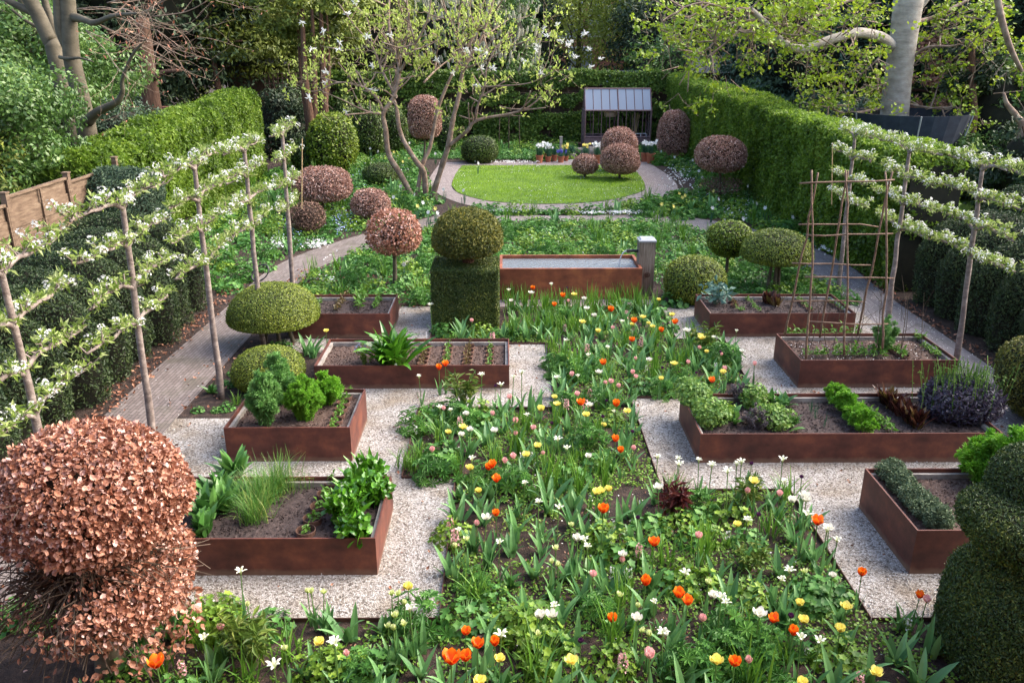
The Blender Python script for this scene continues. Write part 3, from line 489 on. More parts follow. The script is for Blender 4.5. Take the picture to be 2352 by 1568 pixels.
for X in (x0, x1): part(MB().box((X, ym, .33), (.02, y1 - y0 - .08, .5)), 'base_panel', M['ghframe'], t)
def pane(V, m, name='glass_pane'): mb = MB(); mb.add(V, np.array([(0, 1, 2, 3)])); o = part(mb, name, m, t); md = None; return o
for k in range(8):
    a, b = x0 + (x1 - x0) * k / 8 + .02, x0 + (x1 - x0) * (k + 1) / 8 - .02
    pane([(a, y0, he), (b, y0, he), (b, ym, hr), (a, ym, hr)], M['roofglass'], 'roof_pane'); pane([(a, y1, he), (b, y1, he), (b, ym, hr), (a, ym, hr)], M['roofglass'], 'roof_pane')
    pane([(a, y0, .64), (b, y0, .64), (b, y0, he), (a, y0, he)], M['glass'])
for X in (x0, x1): pane([(X, y0, .64), (X, y1, .64), (X, y1, he), (X, y0, he)], M['glass'])
t2 = thing('wicker_basket', 'pale wicker basket hanging under the greenhouse roof', 'basket', at(1402, 262, 43.1)); c = ORG[t2.name]; mb = MB(); mb.lathe([(0, -.12), (.3, -.12), (.34, 0), (.33, .1), (.3, .1), (.31, 0), (.27, -.1), (0, -.1)], c, 16); part(mb, 'bowl', M['basket'], t2)
c = at(1475, 330, 43.0); t2 = thing('wooden_tray', 'reddish wooden tray on the greenhouse bench', 'tray', c); part(MB().box(c, (.75, .4, .12)), 'box', M['terracotta'], t2)
c = at(1472, 313, 43.0); t2 = thing('cold_frame_lid', 'white framed glass lid standing on the greenhouse bench', 'lid', c); mb = MB()
for X in (-.3, 0, .3): mb.tube([(c[0] + X, c[1], c[2] - .12), (c[0] + X * .85, c[1] + .1, c[2] + .12)], .018, 4)
mb.tube([(c[0] - .3, c[1], c[2] - .12), (c[0] + .3, c[1], c[2] - .12)], .018, 4); mb.tube([(c[0] - .26, c[1] + .1, c[2] + .12), (c[0] + .26, c[1] + .1, c[2] + .12)], .018, 4); part(mb, 'frame', M['white'], t2)
c = at(1470, 338, 43.0); t2 = thing('potting_bench', 'wooden bench inside the greenhouse', 'bench', (c[0], c[1], 0)); part(MB().box((c[0], c[1], c[2]), (1.1, .6, .05)), 'bench_top', M['shedwood'], t2)
for X in (-.5, .5): part(MB().box((c[0] + X, c[1], c[2] / 2 - .015), (.06, .5, c[2] - .03)), 'leg', M['shedwood'], t2)
t2 = thing('bamboo_canes', 'bundle of bamboo canes leaning in the greenhouse corner', 'canes', at(1455, 335, 43.3)); mb = MB(); a = np.array(at(1450, 338, 43.3)); b = np.array(at(1463, 262, 43.5))
for k in range(12): mb.tube([a + rng.normal(size=3) * .07, b + rng.normal(size=3) * (.1, .05, .02)], .01, 4)
part(mb, 'canes', M['cane'], t2)
# ---------------------------------------------------------------- hazel bean frame
t = thing('bean_frame', 'tall frame of tied hazel sticks standing in the right planter', 'plant frame', (5.6, 12.7, SZ)); mb = None
def stick(name, pts, r, m='hazel'):
    b = MB(); pts = np.array(pts, float); n = max(4, int(np.linalg.norm(pts[-1] - pts[0]) / .25)); tt = np.linspace(0, len(pts) - 1, n); P = crom(pts, tt) if len(pts) > 2 else pts[0] + (pts[1] - pts[0]) * np.linspace(0, 1, n)[:, None]
    P = P + rng.normal(size=P.shape) * .009; b.tubes(P[None], np.linspace(r, r * .75, n)[None] * (1 + .12 * rng.random((1, n))), 7, cap=True); return part(b, name, M[m], t, True)
yf, yb = 12.25, 13.1; Z = lambda x, y: at(x, y, 0)
for (xb, yb_, xt, yt) in ((1851, 824, 1866, 395), (1937, 815, 1942, 392), (2027, 800, 2034, 395)): stick('upright_stick', [at(xb, yb_, yf), at((xb + xt) / 2 + 6, (yb_ + yt) / 2, 12.4), at(xt, yt, 12.6)], .0175)
for (xb, yb_, xt, yt) in ((1803, 768, 1878, 397), (1882, 775, 1947, 393), (1968, 770, 2046, 396)): stick('upright_stick', [at(xb, yb_, yb), at((xb + xt) / 2 + 2, (yb_ + yt) / 2, 12.95), at(xt, yt, 12.75)], .0175)
for (xa, ya, xb, yb2, yy) in ((1836, 421, 2053, 414, 12.57), (1833, 518, 2018, 521, 12.95), (1851, 541, 2053, 535, 12.5), (1820, 604, 2000, 609, 12.98), (1849, 636, 2053, 638, 12.41), (1802, 691, 1984, 694, 13.03), (1857, 739, 2043, 744, 12.33)): stick('cross_stick', [at(xa, ya, yy), at((xa + xb) / 2, (ya + yb2) / 2 + rng.normal() * 3, yy), at(xb, yb2, yy)], .0135)
for k in range(11):
    X = 4.85 + k * .19; Y = 12.5 + .35 * (k % 2); b = MB(); p = np.array((X, Y, SZ)); q = p + (.12 * rng.normal(), .05 * rng.normal(), .8 + .5 * rng.random()); b.tube([p, (p + q) / 2 + rng.normal(size=3) * .05, q], [.007, .005, .002], 4, sub=3)
    for u in range(3): r0 = p + (q - p) * (.4 + .2 * u); b.tube([r0, r0 + (.2 * rng.normal(), .05 * rng.normal(), .3)], [.004, .0015], 3)
    part(b, 'twig', M['twig'], t)
# ---------------------------------------------------------------- fences, sheds, net, house
def fence_line(P0, P1, h0, h1, n, m, label, wall=.0):
    t = thing('panel_fence', label, 'fence', (*P0, 0)); P0, P1 = np.array(P0), np.array(P1); d = P1 - P0; ang = math.atan2(d[1], d[0]); L = np.linalg.norm(d) / n
    for k in range(n + 1):
        p = P0 + d * k / n; h = h0 + (h1 - h0) * k / n; b = MB(); b.box((*p, h / 2 + .06), (.11, .11, h + .12), ang); b.box((*p, h + .135), (.14, .14, .03), ang); part(b, 'post', M[m], t)
        if k < n:
            c = P0 + d * (k + .5) / n; hh = h0 + (h1 - h0) * (k + .5) / n - (.12 if k % 2 else 0); b = MB(); nb = 8
            for q in range(nb): b.box((*(c + unit(np.array([-d[1], d[0]])) * (.03 * (q % 2))), .1 + (hh - .1) * (q + .5) / nb), (L - .12, .016, (hh - .1) / nb + .012), ang)
            b.box((*c, hh + .035), (L - .12, .06, .05), ang)
            for q in (-.48, 0, .48): b.box((*(c + d / n * q * .98 - unit(np.array([-d[1], d[0]])) * .035), hh / 2 + .05), (.05, .03, hh - .1), ang)
            part(b, 'panel', M[m], t)
    return t
fence_line((-9.35, 10.8), (-9.45, 20.3), 2.35, 2.42, 4, 'fencewood', 'pale larch lap fence with posts behind the left yew buttresses')
fence_line((-12.5, 45.2), (8.6, 45.2), 3.0, 3.05, 11, 'fencedark', 'dark brown board fence behind the back hedge')
fence_line((13.5, 32), (24, 33.5), 2.7, 2.7, 5, 'fencegreen', 'mossy horizontal board fence at the far right under the trees')
c = at(560, 190, 44); t = thing('garden_pavilion', 'dark slate roofed garden shed behind the left hornbeam hedge', 'shed', (c[0], 45, 0)); a = at(497, 150, 44); b = at(640, 165, 44); zt = at(560, 146, 44)[2]; zr = at(545, 118, 46)[2]
part(MB().box(((a[0] + b[0]) / 2, 46, zt / 2 - .1), (b[0] - a[0] - .6, 3, zt - .2)), 'wall', M['shedwood'], t); mb = MB(); X0, X1 = a[0] - .2, b[0] + .3; mb.add([(X0, 44.0, zt), (X1, 44.0, zt), (X1, 48, zt), (X0, 48, zt), (X0 + 1, 46, zr), (X1 - 1, 46, zr), (X0, 44.0, zt - .12), (X1, 44.0, zt - .12), (X1, 48, zt - .12), (X0, 48, zt - .12)],
    [np.array([(0, 1, 5, 4), (2, 3, 4, 5), (0, 6, 7, 1), (1, 7, 8, 2), (3, 2, 8, 9), (0, 3, 9, 6), (6, 9, 8, 7)]), np.array([(1, 2, 5), (3, 0, 4)])]); part(mb, 'roof', M['rooftile'], t)
t = thing('trellis_panel', 'brown square wooden trellis beside the garden shed', 'trellis', at(665, 200, 43)); mb = MB(); a = np.array(at(610, 208, 43)); b = np.array(at(700, 182, 43))
for k in range(10): X = a[0] + (b[0] - a[0]) * k / 9; mb.box((X, 43, (a[2] + b[2]) / 2 - .2), (.05, .03, 1.5))
for k in range(7): mb.box(((a[0] + b[0]) / 2, 43.032, (a[2] + b[2]) / 2 - .9 + k * .24), (b[0] - a[0], .03, .05))
part(mb, 'lattice', M['shedwood'], t)
t = thing('trampoline', 'dark blue trampoline with safety net behind the tree trunk', 'trampoline', at(2080, 330, 30)); mb = MB(); c = np.array(at(2072, 330, 30)); r = 2.0; zt = at(2072, 262, 29)[2]; zb = 1.0; an = np.linspace(0, 6.283, 25)
mb.lathe([(r * .82, zb), (r * 1.02, zt), (r * 1.0, zt), (r * .8, zb)], (c[0], 30, 0), 24); part(mb, 'net', M['navy'], t); mb = MB(); mb.lathe([(0, zb), (r * .84, zb), (r * .84, zb - .1), (0, zb - .1)], (c[0], 30, 0), 24); part(mb, 'mat', M['black'], t)
for k in range(6): q = k * 1.047 + .3; mb = MB(); mb.tube([(c[0] + 1.8 * math.cos(q), 30 + 1.8 * math.sin(q), 0), (c[0] + 1.75 * math.cos(q), 30 + 1.75 * math.sin(q), zb), (c[0] + r * 1.07 * math.cos(q), 30 + r * 1.07 * math.sin(q), zt)], .025, 6); part(mb, 'pole', M['capmetal'], t)
def house(name, label, X0, X1, Y, z1, m, wins, roof=True, mat2='rooftile'):
    t = thing(name, label, 'house', ((X0 + X1) / 2, Y + 4, 0)); mb = MB(); mb.box(((X0 + X1) / 2, Y + 4, z1 / 2), (X1 - X0, 8, z1)); part(mb, 'wall', M[m], t)
    for (xc, zc, ww, hh) in wins:
        b = MB(); f = .12
        for s_ in (-1, 1): b.box((xc + s_ * ww / 2, Y - .04, zc), (f, .12, hh + f)); b.box((xc, Y - .04, zc + s_ * hh / 2), (ww - f, .12, f))
        b.box((xc, Y - .03, zc), (.07, .06, hh - f)); b.box((xc, Y - .027, zc), (ww - f, .06, .07)); w1 = part(b, 'window', M['white'], t); part(MB().box((xc, Y - .01, zc), (ww - .05, .04, hh - .05)), 'pane', M['roofglass'], w1)
    mb = MB(); mb.add([(X0 - .4, Y - .4, z1 - .1), (X1 + .4, Y - .4, z1 - .1), (X1 + .4, Y + 8.4, z1 - .1), (X0 - .4, Y + 8.4, z1 - .1), (X0 - .4, Y + 4, z1 + 3), (X1 + .4, Y + 4, z1 + 3)], [np.array([(0, 1, 5, 4), (2, 3, 4, 5), (1, 0, 3, 2)]), np.array([(0, 4, 3), (1, 2, 5)])])
    part(mb, 'roof', M[mat2], t); return t
M['render'] = noisemat('white_render', [(.6, .6, .58), (.75, .75, .73)], 3, .8)
house('brick_house', 'red brick house with white windows glimpsed behind the magnolia', -9.5, -5.2, 76, 9.5, 'brickwall', [(-8.6, 7.3, 1.2, 2.2), (-6.5, 7.3, 1.2, 2.2)])
house('brick_house', 'brick and white house with tall windows showing between the trees beyond the lawn', 4, 14, 78, 11, 'brickwall', [(5.6, 7.0, 2.2, 3.2), (8.2, 7.0, 1.8, 3.0), (10.8, 7.0, 1.8, 3.0), (6.6, 3.6, 2, 2)])
c = at(1660, 150, 52); t = thing('garden_shed', 'pale felt roofed shed behind the right hedge', 'shed', (c[0], 53, 0)); z1 = at(1660, 168, 51)[2]; z2 = at(1660, 128, 53)[2]; part(MB().box((c[0], 53, z1 / 2), (5.2, 3, z1)), 'wall', M['shedwood'], t)
mb = MB(); mb.add([(c[0] - 2.9, 51.2, z1), (c[0] + 2.9, 51.2, z1), (c[0] + 2.9, 53, z2), (c[0] - 2.9, 53, z2), (c[0] + 2.9, 54.8, z1), (c[0] - 2.9, 54.8, z1)], [np.array([(0, 1, 2, 3), (2, 4, 5, 3)]), np.array([(1, 4, 2), (0, 3, 5)])]); part(mb, 'roof', M['roofgrey'], t)
c = at(1395, 165, 48); t = thing('summer_house', 'blue grey summer house roof showing above the back hedge', 'summer house', (c[0], 49, 0)); part(MB().box((c[0], 49, c[2] / 2), (3.6, 1.6, c[2])), 'wall', M['navy'], t); part(MB().box((c[0] + .4, 48.17, c[2] - .35), (1.1, .05, .5)), 'window', M['roofglass'], t)
t = thing('house_wall', 'brick back wall of the house the view is taken from', 'house', (1, -1.6, 0)); part(MB().box((1, -1.75, 4.5), (22, .3, 9)), 'masonry', M['brickwall'], t); part(MB().box((1, -1.5, 9.08), (22.6, 1, .16)), 'eaves', M['shedwood'], t)
# low red brick wall under the yews at the left
a = at(300, 285, 38); b = at(470, 240, 38); t = thing('brick_wall', 'dark red brick wall in shade under the left yews', 'wall', (a[0], 38, 0)); part(MB().box(((a[0] + b[0]) / 2, 38, .5 + (a[2] + .9) / 4), (b[0] - a[0] + 2, .3, a[2] + .9)), 'masonry', M['brickwall'], t)
# pots
PN = 'terracotta pots of spring bulbs by the greenhouse'
def pot(x, y, r, h, stuff, lab, m='terracotta', Y=None):
    c = G(x, y); t = thing('plant_pot', lab, 'pot', c, PN); mb = MB(); mb.lathe([(0, .0), (r * .72, 0), (r * .95, h * .86), (r * 1.07, h * .86), (r * 1.07, h), (r * .95, h), (r * .93, h * .93), (0, h * .92)], c, 18); part(mb, 'pot', M[m], t)
    fl = MB(); P = np.c_[c[0] + r * .6 * rng.normal(size=70) * .6, c[1] + r * .6 * rng.normal(size=70) * .6]
    nm = {'n': 'daffodils', 'b': 'grape_hyacinths', 'y': 'yellow_daffodils', 'g': 'leaves'}[stuff]
    t2 = thing(nm, None, 'flowers', (c[0], c[1], c[2] + h)); hh = .42 if stuff != 'b' else .22; blades(fl, P, hh * (.7 + .5 * rng.random(70)), .022, .3, .4, 4, z0=c[2] + h * .9); part(fl, 'leaves', M['daffleaf'], t2)
    if stuff != 'g':
        n = {'n': 16, 'b': 26, 'y': 9}[stuff]; F = MB(); Q = np.c_[c[0] + r * 1.0 * rng.normal(size=n) * .6, c[1] + r * .6 * rng.normal(size=n) * .6, c[2] + h + hh * (.85 + .35 * rng.random(n))]
        if stuff == 'b':
            for q in Q: PP, NN = blob(22, q, (.03, .03, .06)); F.leaves(PP, NN, .03, .03, .3, T=PENT)
            part(F, 'flower', M['f_b'], t2)
        else:
            for q in Q: F.leaves(q[None] + rng.normal(size=(2, 3)) * .02, np.tile([0, -.8, .5], (2, 1)), .13, .13, .3, T=PENT)
            part(F, 'flower', M['blossom' if stuff == 'n' else 'f_y'], t2)
    return t2
ls = [(1239, 375, .17, .36, 'n', 'leftmost terracotta pot of the group'), (1257, 368, .16, .3, 'n', 'terracotta pot partly behind the leftmost one'), (1259, 373, .14, .27, 'n', 'small terracotta pot with a white label'), (1273, 371, .14, .3, 'g', 'terracotta pot behind the blue flower pot'), (1288, 374, .16, .29, 'b', 'terracotta pot with blue grape hyacinths'), (1300, 371, .12, .25, 'y', 'small terracotta pot right of the blue flowers')]
nmz = ['white daffodils in the leftmost pot', 'white daffodils behind the leftmost pot', 'pale daffodils in the small labelled pot', 'green bulb leaves behind the blue flowers', 'blue grape hyacinths in a terracotta pot', 'yellow buds in the small pot beside the blue flowers']
for a, l in zip(ls, nmz): pot(*a)['label'] = l
pot(1312, 366, .2, .27, 'g', 'pale stone pot at the right end of the terracotta group', 'stonepot')['label'] = 'low green leaves in the pale stone pot'
pot(1343, 372, .16, .3, 'y', 'terracotta pot behind the smallest copper ball')['label'] = 'yellow daffodils behind the smallest copper ball'
pot(1372, 376, .21, .4, 'n', 'terracotta pot between the two copper balls on the lawn')['label'] = 'white daffodils between the two copper balls'
pot(1480, 372, .18, .42, 'n', 'terracotta pot on the left of the pair right of the copper ball')['label'] = 'white daffodils in the left pot of the right pair'
pot(1494, 376, .2, .46, 'n', 'terracotta pot at the right end beside the path')['label'] = 'white daffodils in the rightmost pot beside the path'
c = G(1288, 366); t = thing('wooden_stump_post', 'short grey wooden post behind the terracotta pots', 'post', c); part(MB().box((c[0], c[1], .5), (.13, .13, 1.0)), 'post', M['oldwood'], t); part(MB().box((c[0], c[1], 1.015), (.15, .15, .03)), 'cap', M['oldwood'], t)
c = G(1215, 372); t = thing('stick_tripod', 'thin stick support frame near the back hedge', 'plant support', c); mb = MB()
for dx in (-.5, 0, .55): mb.tube([(c[0] - .9 + dx, 42, 0), (c[0] - .9 + dx * .9, 42, 1.75)], .025, 5)
mb.tube([(c[0] - 1.45, 42, 1.65), (c[0] - .3, 42, 1.72)], .02, 5); part(mb, 'sticks', M['twig'], t)
for k, (x, y, s_, lb) in enumerate([(1330, 361, .35, 'right of the stone pot'), (1360, 362, .4, 'in front of the greenhouse'), (1412, 362, .45, 'rightmost behind the copper balls'), (1315, 358, .25, 'smallest beside the stone pot')]):
    c = G(x, y); mb = MB(); mb.solid((c[0], c[1], s_ * .4), (s_ * 1.5, s_ * .8, s_ * .9), 2.6, .1, 2., k, 16, 10); single(mb, 'rock', M['stone'], 'grey rockery stone ' + lb, 'rock', 'rockery stones')
# hose coil
c = (-5.6, 18.25, .05); mb = MB(); an = np.linspace(0, 6.283 * 3, 60); mb.tube(np.stack([c[0] + .2 * np.cos(an), c[1] + .1 * np.sin(an) + .03 * np.sin(an * .4), c[2] + .18 + .17 * np.sin(an + .4)], 1), .014, 6); single(mb, 'hose_coil', M['black'], 'coil of black hose leaning at the end of the yew buttresses', 'hose', smooth=True)
# ================================================================ HEDGES
def boxsurf(n, x0, x1, y0, y1, z0, z1, faces, amp=.1, f=.7, seed=1, rnd=.25):
    out = []; A = {'l': (y1 - y0) * (z1 - z0), 'r': (y1 - y0) * (z1 - z0), 'f': (x1 - x0) * (z1 - z0), 'b': (x1 - x0) * (z1 - z0), 't': (x1 - x0) * (y1 - y0)}; tot = sum(A[k] for k in faces); Ps, Ns = [], []
    for k in faces:
        m_ = int(n * A[k] / tot); u, v = rng.random(m_), rng.random(m_); X, Y, Z_ = x0 + (x1 - x0) * u, y0 + (y1 - y0) * v, z0 + (z1 - z0) * rng.random(m_)
        if k in 'lr': P = np.stack([np.full(m_, x0 if k == 'l' else x1), Y, Z_], 1); N = np.tile([-1. if k == 'l' else 1., 0, 0], (m_, 1))
        elif k in 'fb': P = np.stack([X, np.full(m_, y0 if k == 'f' else y1), Z_], 1); N = np.tile([0, -1. if k == 'f' else 1., 0], (m_, 1))
        else: P = np.stack([X, Y, np.full(m_, z1)], 1); N = np.tile([0, 0, 1.], (m_, 1))
        Ps.append(P); Ns.append(N)
    P, N = np.concatenate(Ps), np.concatenate(Ns); c = np.array([(x0 + x1) / 2, (y0 + y1) / 2, (z0 + z1) / 2]); hx, hy, hz = (x1 - x0) / 2, (y1 - y0) / 2, (z1 - z0) / 2
    # round the arrises
    for (i, h1), (j, h2) in (((0, hx), (2, hz)), ((1, hy), (2, hz)), ((0, hx), (1, hy))):
        e1 = np.clip((np.abs(P[:, i] - c[i]) - (h1 - rnd)) / rnd, 0, 1); e2 = np.clip((np.abs(P[:, j] - c[j]) - (h2 - rnd)) / rnd, 0, 1); k = np.minimum(e1, e2) * .3 * rnd
        if j == 2: k = k * (P[:, 2] > c[2])
        P[:, i] -= np.sign(P[:, i] - c[i]) * k; P[:, j] -= np.sign(P[:, j] - c[j]) * k; N = N + .8 * np.minimum(e1, e2)[:, None] * np.eye(3)[j] * np.sign(P[:, j] - c[j])[:, None]
    N = unit(N); nz_ = noise(P, f, seed) + .6 * noise(P, f * 4, seed + 1); P = P + N * (amp * nz_)[:, None] - N * (.12 * rng.random((len(P), 1)) ** 2); return P, N
t = thing('hornbeam_hedge', 'long clipped light green hornbeam hedge along the right side', 'hedge', (9.0, 30, 0), 'hornbeam hedges')
def zt_(y): return 2.95 + (y - 17.5) * .022
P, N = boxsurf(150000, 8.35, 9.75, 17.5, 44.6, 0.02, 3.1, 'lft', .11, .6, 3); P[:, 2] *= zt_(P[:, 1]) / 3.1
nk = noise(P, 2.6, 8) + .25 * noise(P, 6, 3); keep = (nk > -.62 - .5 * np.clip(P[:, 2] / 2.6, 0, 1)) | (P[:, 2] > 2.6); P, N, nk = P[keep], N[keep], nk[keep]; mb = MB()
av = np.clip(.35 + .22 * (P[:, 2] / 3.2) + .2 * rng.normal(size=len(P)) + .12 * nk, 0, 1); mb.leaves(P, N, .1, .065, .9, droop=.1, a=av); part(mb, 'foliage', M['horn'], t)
mb = MB(); 
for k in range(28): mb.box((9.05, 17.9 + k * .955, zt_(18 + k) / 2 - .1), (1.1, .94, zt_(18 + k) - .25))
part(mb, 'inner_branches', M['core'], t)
t = thing('hornbeam_hedge', 'light green trained hornbeam hedge along the back fence', 'hedge', (-2, 44.8, 0), 'hornbeam hedges')
n_ = 85000; P = np.stack([-12.2 + 20.6 * rng.random(n_), 44.75 + .1 * rng.normal(size=n_), .1 + 3.6 * rng.random(n_) ** .8], 1); nz_ = noise(P * [.6, 0, 2.6], 1.3, 4) + .5 * noise(P, 3, 6)
keep = (nz_ > .05) | (P[:, 2] > 3.0) & (nz_ > -.9) | (P[:, 2] < 1.6) & (nz_ > -.5); P = P[keep]; N = np.tile([0, -.8, .5], (len(P), 1)); P[:, 1] -= .25 * np.clip(noise(P, 1.5, 7), 0, 1); P[:, 2] += .1 * noise(P, 1.2, 9) * (P[:, 2] > 3)
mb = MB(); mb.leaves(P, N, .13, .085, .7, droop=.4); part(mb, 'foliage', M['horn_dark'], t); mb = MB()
for k in range(22): X = -12 + k * .95; mb.tube([(X, 44.9, 0), (X + .05, 44.9, 1.8), (X, 44.9, 3.4)], [.05, .04, .015], 5)
for k in range(6): mb.tube([(-12.2, 44.88, .6 + k * .5), (8.4, 44.88, .62 + k * .5)], .02, 4)
part(mb, 'stems', M['twig'], t)
t = thing('hornbeam_hedge', 'bright green hornbeam hedge rising behind the left pear trees', 'hedge', (-10, 27, 0), 'hornbeam hedges')
P, N = boxsurf(80000, -11.3, -9.75, 19.8, 34.5, .05, 3.0, 'frtb', .14, .6, 13, .4); P[:, 2] *= (1 + .018 * (P[:, 1] - 27)); mb = MB(); nk = noise(P, 1.1, 18); mb.leaves(P, N, .12, .075, .75, droop=.3, a=np.clip(.45 + .25 * rng.normal(size=len(P)) + .15 * nk, 0, 1)); part(mb, 'foliage', M['horn'], t)
mb = MB(); mb.box((-10.53, 27.15, 1.25), (1.2, 14.2, 2.5)); part(mb, 'inner_branches', M['core'], t)

# ================================================================ TOPIARY
def topiary(name, label, cat, base, c, r, m, L, W, group=None, p=2.2, dens=3., rough=.03, f=1.5, stems=None, core='core', coremul=.9, jit=.6, T=None, depth=.07, bark='bark_olive', twn=0, droop=0, stemr=.05, seed=None, rb=1.0):
    t = thing(name, label, cat, base, group); seed = seed if seed is not None else abs(hash(label)) % 997 if False else int(base[0] * 31 + base[1] * 17) % 997
    A = 4 * math.pi * ((r[0] * r[1]) ** 1.6 / 3 + 2 * (r[0] * r[2]) ** 1.6 / 3) ** (1 / 1.6) * rb; n = int(dens * 2 * A / (L * W)); P, N = blob(n, c, r, p, rough, f, seed, depth, .03)
    mb = MB(); mb.leaves(P, N, L, W, jit, T, droop); part(mb, 'foliage', M[m], t)
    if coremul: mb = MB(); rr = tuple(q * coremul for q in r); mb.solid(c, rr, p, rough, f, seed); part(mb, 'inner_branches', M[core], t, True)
    if twn:
        d = unit(rng.normal(size=(twn, 3))); d[:, 2] = np.abs(d[:, 2]) * np.where(rng.random(twn) < .45, -1, 1); E_ = blobmap(d, r, p) * (.6 + .4 * rng.random((twn, 1))) + np.array(c)
        S0 = np.array(c) + np.array([0, 0, -1]) * r[-1] * .3 + rng.normal(size=(twn, 3)) * r[0] * .12; tt = np.linspace(0, 1, 5)[None, :, None]; Q = S0[:, None] * (1 - tt) + E_[:, None] * tt + rng.normal(size=(twn, 5, 3)) * r[0] * .045 * np.sin(tt * 3.1)
        mb = MB(); mb.tubes(Q, np.linspace(.012, .003, 5)[None] * (r[0] / .8), 3); part(mb, 'twigs', M['twig'], t)
    if stems:
        for s_ in stems: mb = MB(); mb.tube(s_, [stemr * q for q in np.linspace(1.15, .75, len(s_))], 8, sub=3); part(mb, 'trunk' if len(stems) == 1 else 'stem', M[bark], t, True)
    return t
def dims(xc, y, wpx, hpx_top, Y):     # centre, half width from photo measures at distance Y
    a = at(xc - wpx / 2, y, Y); b = at(xc + wpx / 2, y, Y); return (a[0] + b[0]) / 2, (b[0] - a[0]) / 2
def zz(y, Y, x=1176): return at(x, y, Y)[2]
BE = 'clipped copper beech balls'
# front copper beech in two tiers
bx, by = -3.5, 5.92; t = thing('copper_beech', 'large two tiered copper beech with crisp rust brown leaves in the lower left corner', 'tree', (bx, by, 0))
def beechtier(c, r, n, p=2.2, zlo=-9, L=.075, gap=0, seed=1, side=0):
    P, N = blob(n, c, r, p, .06, 1.2, seed, .16); k = P[:, 2] > zlo
    if gap: k &= (noise(P, 2.2, 5) > -gap)
    if side: k &= rng.random(len(P)) < np.clip(.5 + side * (P[:, 0] - c[0]) / r[0] + .35 * noise(P, 1.5, 31), .1, 1)
    return P[k], N[k]
uc = (-3.22, 6.05, 2.02); ur = (.93, .9, .62, .45); lc_ = (-3.3, 5.95, 1.1); lr = (1.12, 1.0, .42, .5)
c1 = at(215, 1120, 6.0); uc = (c1[0], 6.0, zz(1150, 6.0)); ur = (.74, .76, zz(950, 6.2) - zz(1150, 6.0) - .02, .36); c2_ = at(205, 1330, 5.95); lc_ = (c2_[0] + .03, 5.95, c2_[2]); lr = (.82, .8, .3, .42)
mb = MB(); P, N = beechtier(uc, ur, 27000, 2.1); sx = (P[:, 0] - uc[0]) / ur[0]; k = rng.random(len(P)) < np.clip(.62 + (P[:, 2] - uc[2]) * 2.2 + .6 * sx + .35 * noise(P, 3, 91), .03, .9); mb.leaves(P[k], N[k], .046, .03, .95, BEECH, droop=.5, lv=.45)
P, N = blob(17000, lc_, lr, 2.2, .08, 1.6, 4, .35); sx = (P[:, 0] - lc_[0]) / lr[0] + .35 * noise(P, 2.2, 31); k = (P[:, 2] > .2) & (rng.random(len(P)) < np.clip(.0 + 1.0 * sx, .035, .75)); mb.leaves(P[k], N[k], .046, .03, 1., BEECH, droop=.4, lv=.45)
P, N = blob(1500, (lc_[0] + .1, lc_[1], lc_[2] - .45), (.75, .7, .35), 2., .1, 1.5, 3, .4, .12); k = rng.random(len(P)) < np.clip(.15 + .9 * (P[:, 0] - lc_[0]), .05, 1); mb.leaves(P[k], N[k], .062, .04, .9, BEECH, droop=.5); part(mb, 'foliage', M['beech'], t)
mb = MB(); mb.tube([(bx, by, -.05), (bx + .0, by, .35), (bx - .03, by + .02, 1.0), (uc[0] - .03, by + .05, 1.5), (uc[0], 6.0, uc[2] + .1)], [.15, .1, .085, .06, .03], 10, sub=4); part(mb, 'trunk', M['bark_olive'], t, True)
def radial_twigs(cs, n, r, r0=.02, m='twig', flat=1., wig=.07, k=7):
    d = unit(rng.normal(size=(n, 3)) * [1, 1, flat]); E_ = cs[1] + blobmap(d, r, 2) * (.5 + .5 * rng.random((n, 1))); S0 = np.array([cs[0]]) * np.ones((n, 1)) + np.stack([np.zeros(n), np.zeros(n), rng.normal(size=n) * .12], 1); tt = np.linspace(0, 1, k)[None, :, None]
    Q = S0[:, None] * (1 - tt) + E_[:, None] * tt; Q[:, :, 2] += .08 * np.sin(tt[:, :, 0] * 3.1); W_ = np.cumsum(rng.normal(size=(n, k, 3)) * wig * .5, 1) * tt; return Q + W_, np.linspace(r0, .0025, k)[None] * (.5 + rng.random((n, 1)))
mb = MB(); Q, W_ = radial_twigs(((uc[0], uc[1], uc[2] - .35), np.array(uc)), 200, ur, .016); mb.tubes(Q, W_, 4); q2 = Q[:, 3:, :].copy(); q2[:, 1:] += rng.normal(size=q2[:, 1:].shape) * .09; mb.tubes(q2, .004, 3); part(mb, 'twigs', M['twig'], t)
mb = MB(); Q, W_ = radial_twigs(((bx - .02, by, .95), np.array(lc_)), 330, (lr[0], lr[1], .45, .5), .018, flat=.6); mb.tubes(Q, W_, 4)
for _ in range(2): q2 = Q[:, 2:, :].copy(); q2 += np.cumsum(rng.normal(size=q2.shape) * .06, 1) - 0; mb.tubes(q2, .0045, 3)
Q, W_ = radial_twigs(((bx, by, .6), np.array((lc_[0], lc_[1], .55))), 150, (.8, .75, .35), .014, flat=.5); mb.tubes(Q, W_, 4); part(mb, 'twigs', M['twig'], t)
mb = MB(); mb.solid((uc[0], uc[1], uc[2] + .12), (.45, .48, ur[2] * .55, .05), 2.4, .1); part(mb, 'inner_branches', M['core_brown'], t, True)
